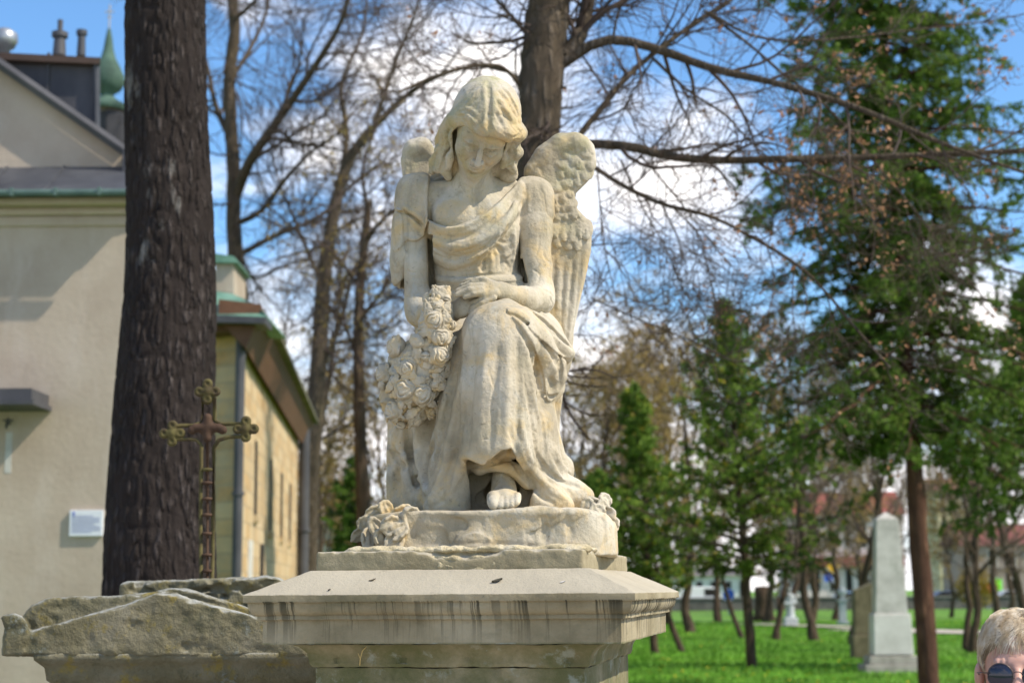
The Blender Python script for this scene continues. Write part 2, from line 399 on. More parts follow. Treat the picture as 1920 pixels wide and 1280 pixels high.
# ================================================================= the stone angel
D0 = 3.42; S = D0 / FPX
def W(px, py, dy=0.0): return P(px, py, D0 + dy)
def col3(*v): return np.stack([np.array(a, float) / np.linalg.norm(a) for a in v], 1)
def stone_extra(nt, co, c, h, b):
    geo = N(nt, 'ShaderNodeNewGeometry'); sn = N(nt, 'ShaderNodeSeparateXYZ'); nt.links.new(geo.outputs['Normal'], sn.inputs[0])
    ob = N(nt, 'ShaderNodeTexCoord').outputs['Object']
    # ochre iron patches
    m1 = ramp(nt, tex(nt, ob, 9, 6, .62, .5), [(.50, (0, 0, 0)), (.64, (1, 1, 1))])
    c = mixc(nt, mth(nt, 'MULTIPLY', m1, .72), c, (.56, .40, .18))
    # grey weathered skin on what faces the sky
    upf = mth(nt, 'MULTIPLY', mth(nt, 'SUBTRACT', sn.outputs[2], .15, clamp=True), 1.5, clamp=True)
    n3 = ramp(nt, tex(nt, ob, 14, 7, .7), [(.38, (0, 0, 0)), (.62, (1, 1, 1))])
    c = mixc(nt, mth(nt, 'MULTIPLY', mth(nt, 'MULTIPLY', upf, n3), .65), c, (.40, .37, .32))
    # algae: green film in irregular patches, strongest high on the figure
    sz = N(nt, 'ShaderNodeSeparateXYZ'); nt.links.new(geo.outputs['Position'], sz.inputs[0])
    hi = mth(nt, 'MULTIPLY', mth(nt, 'SUBTRACT', sz.outputs[2], 2.42, clamp=True), 2.4, clamp=True)
    g = ramp(nt, tex(nt, ob, 7, 7, .68, .8), [(.46, (0, 0, 0)), (.66, (1, 1, 1))])
    c = mixc(nt, mth(nt, 'MULTIPLY', mth(nt, 'ADD', mth(nt, 'MULTIPLY', g, hi), mth(nt, 'MULTIPLY', g, .12)), .75, clamp=True), c, (.27, .27, .10))
    # fine dark lichen specks
    sp_ = ramp(nt, tex(nt, ob, 95, 3, .75), [(.62, (0, 0, 0)), (.72, (1, 1, 1))])
    c = mixc(nt, mth(nt, 'MULTIPLY', sp_, .6), c, (.15, .14, .10))
    cr_ = ramp(nt, tex(nt, ob, 6, 8, .75, 1.2), [(.63, (0, 0, 0)), (.69, (1, 1, 1))])      # dark crusts and grey lichen rosettes
    c = mixc(nt, mth(nt, 'MULTIPLY', cr_, .7), c, (.14, .13, .10))
    gr_ = ramp(nt, tex(nt, ob, 11, 8, .7, .6, (1, 1, .6)), [(.58, (0, 0, 0)), (.66, (1, 1, 1))])
    c = mixc(nt, mth(nt, 'MULTIPLY', gr_, .5), c, (.42, .42, .38))
    dk = ramp(nt, tex(nt, ob, 30, 6, .75), [(.30, (1, 1, 1)), (.46, (0, 0, 0))])
    c = mixc(nt, mth(nt, 'MULTIPLY', dk, .55), c, (.24, .215, .15))
    stk = ramp(nt, tex(nt, ob, 1, 5, .7, .6, (26, 26, 2.6)), [(.56, (0, 0, 0)), (.68, (1, 1, 1))])      # rain streaks
    c = mixc(nt, mth(nt, 'MULTIPLY', stk, .5), c, (.20, .19, .14))
    # pits
    v = N(nt, 'ShaderNodeTexVoronoi', i_Scale=70); nt.links.new(ob, v.inputs['Vector'])
    pit = ramp(nt, v.outputs['Distance'], [(.05, (0, 0, 0)), (.28, (1, 1, 1))])
    hh = mth(nt, 'ADD', mth(nt, 'MULTIPLY', h, 1.0), mth(nt, 'MULTIPLY', tex(nt, ob, 22, 7, .72), 1.6))
    hh = mth(nt, 'ADD', hh, mth(nt, 'MULTIPLY', pit, .12))
    return c, hh
M_STONE = material('pale_stone', [(.32, (.25, .215, .15)), (.47, (.41, .355, .26)), (.66, (.57, .52, .425))], scale=5, detail=8,
                   bump=.6, bscale=130, bdist=.0032, rough=.92, extra=stone_extra, spec=.15)
angel = empty('angel_statue', (-.05, D0, CAMZ + .076), 'pale weathered stone angel seated with bowed head and folded hands on the tall pedestal', 'statue')

# ---------- head frame
HC = W(905, 245, -.085)
Rh = rotm(rx=-math.radians(0))
th = math.radians(53); face = np.array([-.06, -math.cos(th), -math.sin(th)]); face /= np.linalg.norm(face)
upv = np.array([0, -math.sin(th), math.cos(th)]); upv -= face * (upv @ face); upv /= np.linalg.norm(upv)
ri = np.cross(face, upv)                       # picture right is +x
ri = -ri if ri[0] < 0 else ri
ro = math.radians(15)     # chin swings to picture left
ri0 = np.cross(face, upv); ri0 = ri0 if ri0[0] > 0 else -ri0
ri = ri0 * math.cos(ro) - upv * math.sin(ro); upv = upv * math.cos(ro) + ri0 * math.sin(ro)
HR = np.stack([ri, face, upv], 1)
HS = 1.11
def H(x, y, z): return HC + HR @ np.array([x, y, z]) * HS
# ---------- skin: head, neck, chest, arms, hands, foot in one continuous volume
B = Vol(W(738, 975, -.27) + np.array([0, 0, 0]), (W(1050, 300, .12)[0], D0 + .12, W(900, 130, .0)[2]), .0019)
def build_body(B):
    E_ = lambda c, r, k=.01, cut=False: B.ell(H(*c), np.array(r) * HS, HR, k, cut)
    C_ = lambda pts, rs, k=.01, cut=False: B.chain([H(*p) for p in pts], [r * HS for r in rs], k, cut)
    E_((0, -.012, .022), (.053, .066, .058), 0); E_((0, .018, -.018), (.044, .043, .060), .02)
    E_((0, .030, -.045), (.029, .032, .034), .015); E_((0, .046, -.069), (.0145, .014, .013), .012)      # jaw, chin
    for s_ in (-1, 1):
        E_((s_ * .026, .038, -.018), (.018, .018, .022), .012)                  # cheeks
        E_((s_ * .0205, .0690, -.0010), (.0140, .0125, .0085), .008, True)       # eye sockets
    C_([(-.034, .050, .018), (.034, .050, .018)], [.0070, .0070], .016); E_((0, .040, .034), (.038, .016, .020), .02)
    for s_ in (-1, 1):
        E_((s_ * .0205, .0520, -.0025), (.0120, .0100, .0080), .0015)
        C_([(s_ * .009, .0600, -.0050), (s_ * .0205, .0632, -.0080), (s_ * .032, .0555, -.0050)], [.0014, .0020, .0012], .0015)   # lowered lids
        C_([(s_ * .010, .0600, .0030), (s_ * .0205, .0640, .0045), (s_ * .031, .0565, .0030)], [.0012, .0014, .0010], .002, True)
        C_([(s_ * .009, .061, .010), (s_ * .021, .0640, .0145), (s_ * .034, .0540, .010)], [.0012, .0018, .0010], .007)   # brows
    C_([(0, .061, .014), (0, .0690, -.001), (0, .0800, -.018)], [.0042, .0042, .0062], .006)    # nose
    for s_ in (-1, 1):
        E_((s_ * .0072, .0705, -.0205), (.0050, .0065, .0045), .0025); E_((s_ * .0050, .0735, -.0262), (.0022, .003, .002), .0015, True)
        C_([(s_ * .013, .062, -.020), (s_ * .019, .056, -.034)], [.0015, .0012], .004, True)
    E_((0, .0660, -.0320), (.0032, .0035, .005), .003, True)
    E_((0, .0600, -.0375), (.0140, .0095, .0042), .002); E_((0, .0590, -.0460), (.0115, .0100, .0048), .002)      # lips
    C_([(-.0155, .060, -.0412), (-.006, .0690, -.0420), (0, .0695, -.0412), (.006, .0690, -.0420), (.0155, .060, -.0412)], [.0010, .0014, .0014, .0014, .0010], .0012, True)
    E_((0, .0600, -.0560), (.010, .0055, .0040), .004, True)
    # neck and chest
    B.chain([H(0, -.012, -.035), W(887, 342, -.005), W(885, 372, .02)], [.038, .037, .045], .02)
    B.ell(W(890, 410, .022), (.098, .066, .082), None, .03)
    B.cap(W(808, 372, .03), W(985, 372, .03), .034, k=.03)
    B.ell(W(850, 408, -.018), (.040, .025, .038), None, .025); B.ell(W(930, 412, -.018), (.038, .025, .036), None, .025)
    B.chain([W(890, 440, .03), W(893, 530, .045), W(900, 600, .05)], [.075, .066, .09], .03)
    for pts in ([(878, 352, -.0), (850, 347, -.0), (815, 345, .01)], [(895, 352, -.0), (925, 345, -.0), (965, 342, .01)]):   # collar bones
        B.chain([W(x, y, z - .004) for x, y, z in pts], [.006, .0055, .004], .014)
    # arm at picture left
    B.chain([W(788, 372, .03), W(776, 430, .025), W(777, 500, .012), W(783, 565, .0)], [.040, .036, .0305, .029], .015)
    B.chain([W(783, 565, .0), W(788, 586, -.015), W(820, 592, -.080), W(848, 585, -.135)], [.029, .0285, .026, .0185], .014)
    # arm at picture right
    B.chain([W(1004, 372, .03), W(1003, 430, .025), W(1005, 500, .01), W(1011, 548, -.005)], [.037, .036, .0315, .030], .015)
    B.chain([W(1011, 548, -.005), W(1011, 562, -.02), W(982, 563, -.105), W(942, 548, -.155)], [.029, .0295, .0265, .0185], .014)
    # hand at picture left: palm on the lap, fingers reaching right under the other hand
    def hand(wr, pm, kn, tips, thumb, fr, pr):
        B.ell((np.array(pm)), pr[0], pr[1], .010)
        B.cap(wr, pm, .0165, .014, k=.012, sy=.8)
        for k_, t_ in zip(kn, tips): B.chain([np.array(k_)] + [np.array(q) for q in t_], fr, .0025)
        B.chain([np.array(q) for q in thumb], [.0085, .0075, .0060], .004)
    wl = W(848, 585, -.135); d = np.array([1, -.25, .28])
    hx = W(905, 560, -.15) - wl; hx /= np.linalg.norm(hx); hn = np.array([0.1, -1, .5]); hn -= hx * (hx @ hn); hn /= np.linalg.norm(hn); hy = np.cross(hn, hx)
    hand(wl, W(868, 577, -.155), [W(882, 561, -.156), W(886, 569, -.166), W(887, 578, -.172), W(884, 587, -.172)],
         [[W(905, 551, -.168), W(922, 545, -.170)], [W(908, 559, -.181), W(930, 549, -.181)],
          [W(907, 569, -.185), W(927, 559, -.186)], [W(902, 580, -.184), W(917, 571, -.186)]],
         [W(864, 566, -.15), W(872, 553, -.156), W(884, 545, -.160)], [.0076, .0066, .0052], ((.028, .022, .012), np.stack([hx, hy, hn], 1)))
    # hand at picture right lies on top, fingers to the left
    wr = W(942, 548, -.155); hx = W(890, 542, -.180) - wr; hx /= np.linalg.norm(hx); hn = np.array([-.1, -1, .7]); hn -= hx * (hx @ hn); hn /= np.linalg.norm(hn); hy = np.cross(hn, hx)
    hand(wr, W(922, 543, -0.168), [W(905, 532, -0.166), W(903, 537, -0.176), W(903, 543, -0.182), W(906, 549, -0.184)],
         [[W(885, 530, -0.166), W(866, 536, -0.164)], [W(882, 536, -0.179), W(858, 545, -0.175)],
          [W(880, 544, -0.186), W(856, 553, -0.182)], [W(888, 551, -0.187), W(872, 557, -0.186)]],
         [W(925, 534, -0.166), W(908, 526, -0.168), W(893, 524, -0.166)], [.0074, .0068, .0054], ((.032, .021, .011), np.stack([hx, hy, hn], 1)))
    # thighs, shin and the bare foot under the hem
    B.cap(W(940, 610, .03), W(935, 640, -.13), .045, .042, .02); B.cap(W(935, 640, -.13), W(945, 850, -.10), .04, .024, .02)
    B.chain([W(945, 850, -.10), W(944, 905, -.115), W(945, 925, -.13)], [.024, .021, .024], .012)
    B.chain([W(945, 925, -.13), W(946, 938, -.19)], [.024, .021], .012)
    B.chain([W(930, 936, -.19), W(964, 936, -.19)], [.017, .014], .01)
    for i, (fx, fy, r_) in enumerate([(925, 941, .0125), (939, 943, .0090), (950, 942.5, .0084), (960, 941, .0078), (969, 938, .0070)]):
        B.chain([W(fx + 1, fy - 9, -.198), W(fx, fy, -.219), W(fx, fy + 5, -.228)], [r_ * 1.1, r_, r_ * .8], .0018)
        B.ell(W(fx, fy + 1, -.2285 - r_ * .35), (r_ * .6, .0015, r_ * .5), None, .001)
build_body(B)
for pl in [[(1012, 440), (1010, 462), (1005, 478)], [(1018, 468), (1022, 484), (1032, 492), (1034, 500)], [(762, 505), (772, 512), (780, 510)], [(775, 518), (785, 530)], [(1030, 555), (1036, 572), (1030, 582)], [(1000, 505), (1012, 515), (1008, 530)], [(758, 545), (756, 560)]]: B.stroke(pl, .0016, -.0045, .1)
for pl in [([(885, 360), (890, 385), (893, 408)], .006, -.003), ([(872, 345), (880, 355), (890, 352)], .004, -.003)]: B.stroke(*pl)
GAPS = [[(802, 445), (806, 450), (811, 490), (818, 535), (810, 548), (804, 535), (803, 500)], [(977, 485), (980, 485), (983, 500), (988, 518), (990, 532), (981, 530), (976, 512), (975, 495)]]
for gp in GAPS: B.viewpoly(gp, D0 - .16, D0 + .05, .004, r=.002)
for s_ in (-1, 1): B.cap(H(s_ * .050, .0, .004), H(s_ * .053, -.004, -.010), .009, .006, k=.006)   # ears
body = link('body', B.mesh('body', .0006, .012, 3), angel, M_STONE)

# ---------- hair
Hv = Vol(W(792, 345, -.20), (W(996, 200, .1)[0], D0 + .07, W(900, 122, .0)[2]), .0018)
Hv.ell(H(0, -.016, .030), np.array((.064, .076, .066)) * HS, HR, 0)
Hv.ell(H(0, -.035, .0), np.array((.060, .058, .066)) * HS, HR, .02)
Hv.chain([H(0, -.04, -.02), W(888, 310, .02), W(888, 338, .035)], [.062, .060, .048], .02)
lock = lambda pts, rs, k=.006: Hv.chain([W(900 + (x - 900) * .955, y, z) for x, y, z in pts], [r * .93 for r in rs], k)
# overhanging front edge
lock([(838, 232, -.085), (852, 224, -.115), (870, 222, -.130), (884, 234, -.142), (902, 246, -.150), (916, 247, -.153), (934, 248, -.150), (952, 254, -.138), (968, 253, -.115)], [.014, .014, .014, .014, .014, .0125, .0135, .014, .015], .010)
# wavy side locks
lock([(846, 228, -.085), (834, 246, -.075), (838, 264, -.065), (826, 282, -.05), (828, 300, -.04), (816, 318, -.03)], [.016, .017, .015, .017, .015, .010])
lock([(832, 240, -.06), (824, 262, -.045), (826, 284, -.035), (812, 304, -.02), (806, 322, -.015)], [.014, .014, .015, .014, .008])
lock([(853, 240, -.105), (844, 256, -.095), (850, 276, -.08), (842, 294, -.07), (838, 314, -.05)], [.009, .010, .009, .010, .007], .003)
lock([(838, 300, -.04), (832, 318, -.03), (838, 332, -.02)], [.014, .013, .009])
lock([(966, 242, -.10), (974, 254, -.095), (962, 270, -.08), (968, 286, -.07), (955, 302, -.055), (966, 320, -.03)], [.014, .015, .012, .014, .012, .009])
lock([(974, 240, -.07), (980, 252, -.07), (966, 268, -.05), (974, 286, -.045), (962, 306, -.03), (966, 320, -.015)], [.012, .012, .012, .012, .011, .007])
lock([(950, 268, -.095), (944, 284, -.08), (950, 298, -.07), (944, 312, -.05)], [.010, .010, .010, .007], .003)
Hv.patch([(838, 214), (870, 204), (895, 220), (917, 224), (945, 230), (978, 228), (988, 244), (975, 260), (950, 260), (930, 256), (905, 256), (884, 240), (868, 232), (846, 240)], .006, 9, y1=.0)
Hv.chain([W(944, 300, .0), W(952, 326, .0)], [.026, .022], .01)
# open the face under the overhang
Hv.viewpoly([(848, 248), (858, 238), (872, 236), (886, 246), (902, 256), (917, 257), (935, 260), (950, 267), (945, 282), (934, 300), (915, 330), (905, 350), (872, 350), (860, 330), (853, 305), (849, 275)], D0 - .30, D0 - .048, .003, r=.002)
for pl, w_, a_ in [
    ([(914, 150), (917, 175), (917, 205), (916, 246)], .0045, -.007), ([(905, 152), (909, 180), (909, 215), (906, 244)], .005, .003), ([(926, 155), (926, 185), (926, 215), (927, 246)], .005, .003),
    ([(900, 165), (880, 190), (858, 210), (838, 222)], .004, .003), ([(906, 185), (886, 205), (868, 216), (850, 224)], .0035, -.004), ([(908, 200), (892, 218), (880, 228)], .0035, .004), ([(908, 214), (898, 230), (890, 238)], .003, -.004),
    ([(892, 160), (866, 184), (842, 208), (830, 230)], .004, -.004), ([(904, 175), (880, 198), (856, 216)], .003, -.003), ([(909, 228), (904, 240)], .003, .003), ([(880, 152), (852, 180), (834, 212)], .004, -.003), ([(868, 160), (844, 188), (832, 218)], .004, .003),
    ([(850, 226), (866, 224), (880, 234)], .0025, -.004), ([(856, 214), (872, 214), (886, 226), (898, 240)], .003, .004), ([(862, 206), (880, 210), (894, 224)], .0025, -.003),
    ([(930, 165), (950, 190), (966, 215), (976, 238)], .004, -.0035), ([(928, 185), (944, 210), (958, 235), (968, 250)], .0035, -.004), ([(928, 210), (938, 230), (946, 246)], .003, -.004),
    ([(929, 176), (948, 203), (964, 232)], .004, .0035), ([(928, 198), (941, 222), (953, 246)], .0035, .0035), ([(944, 160), (964, 190), (976, 222)], .004, .003), ([(936, 158), (958, 186), (973, 218)], .003, -.003), ([(922, 225), (930, 246)], .003, .003),
    ([(846, 196), (862, 206), (880, 204), (898, 216)], .004, .0035), ([(842, 208), (858, 218), (876, 214)], .003, -.0035), ([(934, 200), (950, 206), (964, 222), (978, 226)], .004, .0035), ([(932, 214), (950, 220), (966, 236)], .003, -.0035), ([(860, 180), (876, 190), (896, 186)], .004, -.002), ([(930, 180), (948, 186), (966, 200)], .004, -.002),
    ([(934, 244), (948, 252), (962, 258), (978, 252)], .0025, -.003),
    ([(840, 232), (828, 252), (831, 272), (820, 290), (822, 306), (811, 318)], .0025, -.006), ([(848, 238), (837, 256), (843, 276), (834, 294), (830, 314)], .0025, -.007), ([(830, 238), (819, 262), (821, 284), (808, 306)], .0025, -.005),
    ([(835, 250), (842, 262), (836, 276)], .002, -.004), ([(820, 268), (830, 280), (822, 296)], .002, -.004), ([(834, 302), (826, 318), (830, 330)], .0025, -.005),
    ([(976, 262), (962, 264), (970, 278)], .0025, -.006), ([(976, 284), (958, 288), (968, 302)], .0025, -.006), ([(984, 243), (970, 254), (962, 258)], .0025, -.005), ([(960, 276), (966, 288), (956, 300)], .0025, -.006),
    ([(962, 298), (952, 308), (962, 322)], .0025, -.006), ([(970, 242), (978, 250), (972, 258)], .002, -.007), ([(948, 282), (954, 294), (946, 306)], .002, -.005)]:
    Hv.stroke(pl, w_, a_ * (.85 if pl[0][1] < 215 and pl[-1][1] < 255 and abs(pl[0][0] - 914) > 2 else 1.0))
hair = link('hair', Hv.mesh('hair', .0006, .006, 9), angel, M_STONE)

# ---------- robe
R_ = Vol(W(702, 966, -.30), (W(1124, 700, .0)[0], D0 + .20, W(900, 322, .02)[2]), .0021)
R_.ell(W(890, 425, .026), (.104, .079, .108), None, 0)
R_.cap(W(806, 366, .034), W(990, 366, .034), .039, k=.03)
R_.ell(W(850, 425, -.018), (.047, .034, .047), None, .025); R_.ell(W(930, 425, -.018), (.045, .034, .045), None, .025)
R_.chain([W(890, 450, .03), W(893, 520, .04)], [.086, .080], .03)
R_.cap(W(862, 575, .055), W(955, 575, .055), .078, k=.03)
R_.chain([W(790, 366, .035), W(776, 430, .03), W(768, 490, .03), W(764, 520, .03)], [.0455, .043, .041, .030], .008)      # sleeve, picture left
R_.chain([W(1004, 368, .033), W(1006, 400, .03)], [.041, .039], .012)                                 # sleeve, picture right
R_.chain([W(975, 645, .05), W(937, 636, -.165)], [.080, .066], .03); R_.chain([W(850, 640, .05), W(850, 670, -.09)], [.08, .055], .03)   # thighs
R_.ell(W(932, 626, -.165), (.066, .060, .055), None, .02)
R_.chain([W(934, 632, -.165), W(934, 730, -.165), W(934, 835, -.158)], [.068, .075, .080], .02)
R_.ell(W(905, 945, .03), (.20, .14, .035), None, .02)
R_.chain([W(890, 380, .10), W(890, 620, .13)], [.10, .13], .03)       # shin under cloth
R_.chain([W(890, 650, -.125), W(868, 760, -.115), W(840, 945, -.11)], [.045, .050, .050], .015)
R_.chain([W(1000, 640, .0), W(1020, 760, .01), W(1030, 880, .01)], [.066, .045, .052], .03)
R_.chain([W(980, 700, -.07), W(1000, 800, -.09), W(1022, 945, -.09)], [.050, .045, .050], .025)
R_.chain([W(1020, 895, -.08), W(1075, 925, -.06), W(1098, 930, -.05)], [.034, .026, .018], .02); R_.chain([W(1000, 935, -.12), W(1060, 948, -.12)], [.024, .018], .02)
R_.chain([W(900, 700, .03), W(890, 920, .03)], [.14, .12], .03)
R_.chain([W(760, 770, .02), W(752, 850, .0), W(752, 940, -.01)], [.050, .040, .038], .02); R_.chain([W(798, 790, -.03), W(800, 930, -.05)], [.046, .048], .02)
# overskirt drapery sweeping to picture right
R_.chain([W(950, 580, -.16), W(1000, 612, -.11), W(1040, 645, -.06), W(1060, 665, -.045)], [.022, .026, .024, .018], .012)
R_.chain([W(965, 588, -.17), W(1005, 640, -.13), W(1035, 690, -.10), W(1048, 705, -.09)], [.018, .022, .022, .018], .010)
R_.chain([W(1045, 690, -.08), W(1034, 728, -.09), W(1030, 742, -.095)], [.018, .014, .010], .008)
R_.chain([W(1010, 690, -.11), W(1012, 740, -.11), W(1022, 800, -.10), W(1012, 850, -.11)], [.016, .014, .013, .010], .010)
# silhouettes trimmed
R_.viewpoly([(1080, 560), (1200, 560), (1200, 900), (1110, 900), (1060, 850), (1046, 800), (1040, 755), (1058, 735), (1072, 690), (1078, 660)], D0 - .3, D0 + .3, .006)
R_.viewpoly([(650, 700), (706, 700), (712, 780), (712, 850), (718, 900), (712, 960), (650, 960)], D0 - .3, D0 + .3, .006)
# neckline: the chest shows
R_.viewpoly([(806, 318), (799, 352), (800, 412), (822, 424), (850, 427), (880, 415), (906, 398), (938, 376), (962, 354), (975, 332), (980, 318)], D0 - .2, D0 + .06, .006, r=.003)
for gp in GAPS: R_.viewpoly(gp, D0 - .16, D0 + .05, .003, r=.002)
R_.chain([W(764, 800, -.08), W(768, 840, -.075), W(780, 900, -.085)], [.010, .012, .007], .012, cut=True, sy=2.5)
R_.patch([(802, 412), (840, 425), (885, 414), (930, 384), (976, 340), (984, 380), (955, 425), (925, 462), (895, 500), (855, 508), (815, 492), (804, 450)], .006, 2)
R_.patch([(802, 440), (850, 452), (900, 440), (950, 400), (980, 365), (975, 400), (940, 440), (905, 478), (860, 486), (810, 470)], .0045, 1.5)
R_.patch([(740, 330), (800, 325), (803, 360), (802, 408), (797, 432), (788, 417), (774, 404), (757, 396), (740, 390)], .011, 1.2, y1=.05)
R_.patch([(740, 390), (757, 396), (796, 430), (794, 444), (780, 452), (768, 448), (757, 456), (738, 470)], .006, 1.2, y1=.05)
R_.patch([(735, 400), (752, 400), (757, 456), (762, 480), (757, 505), (752, 527), (733, 527)], .006, 1.2, y1=.08)
R_.viewpoly([(764, 466), (774, 462), (790, 452), (800, 440), (812, 440), (812, 600), (750, 600), (752, 528), (766, 512), (764, 495), (774, 492)], D0 - .2, D0 + .045, .002, r=.001)
# arch over the foot
R_.chain([W(941, 935, -.30), W(941, 925, -.05)], [.040, .034], .012, cut=True)
R_.chain([W(902, 945, -.30), W(908, 935, -.08)], [.026, .020], .010, cut=True); R_.cap(W(980, 948, -.26), W(975, 940, -.10), .022, .018, .01, cut=True)
R_.viewpoly([(868, 858), (888, 862), (906, 869), (925, 856), (942, 842), (958, 840), (970, 862), (985, 890), (1002, 915), (985, 960), (884, 960), (880, 900)], D0 - .30, D0 - .075, .003, r=.002)
R_.chain([W(874, 868, -.12), W(900, 878, -.135), W(930, 872, -.15), W(960, 878, -.14), (W(990, 905, -.12))], [.010, .012, .011, .012, .014], .008); R_.chain([W(945, 852, -.075), W(972, 872, -.07)], [.030, .030], .01); R_.chain([W(884, 872, -.10), W(905, 862, -.12), W(950, 850, -.14)], [.016, .016, .014], .01)
st = R_.stroke
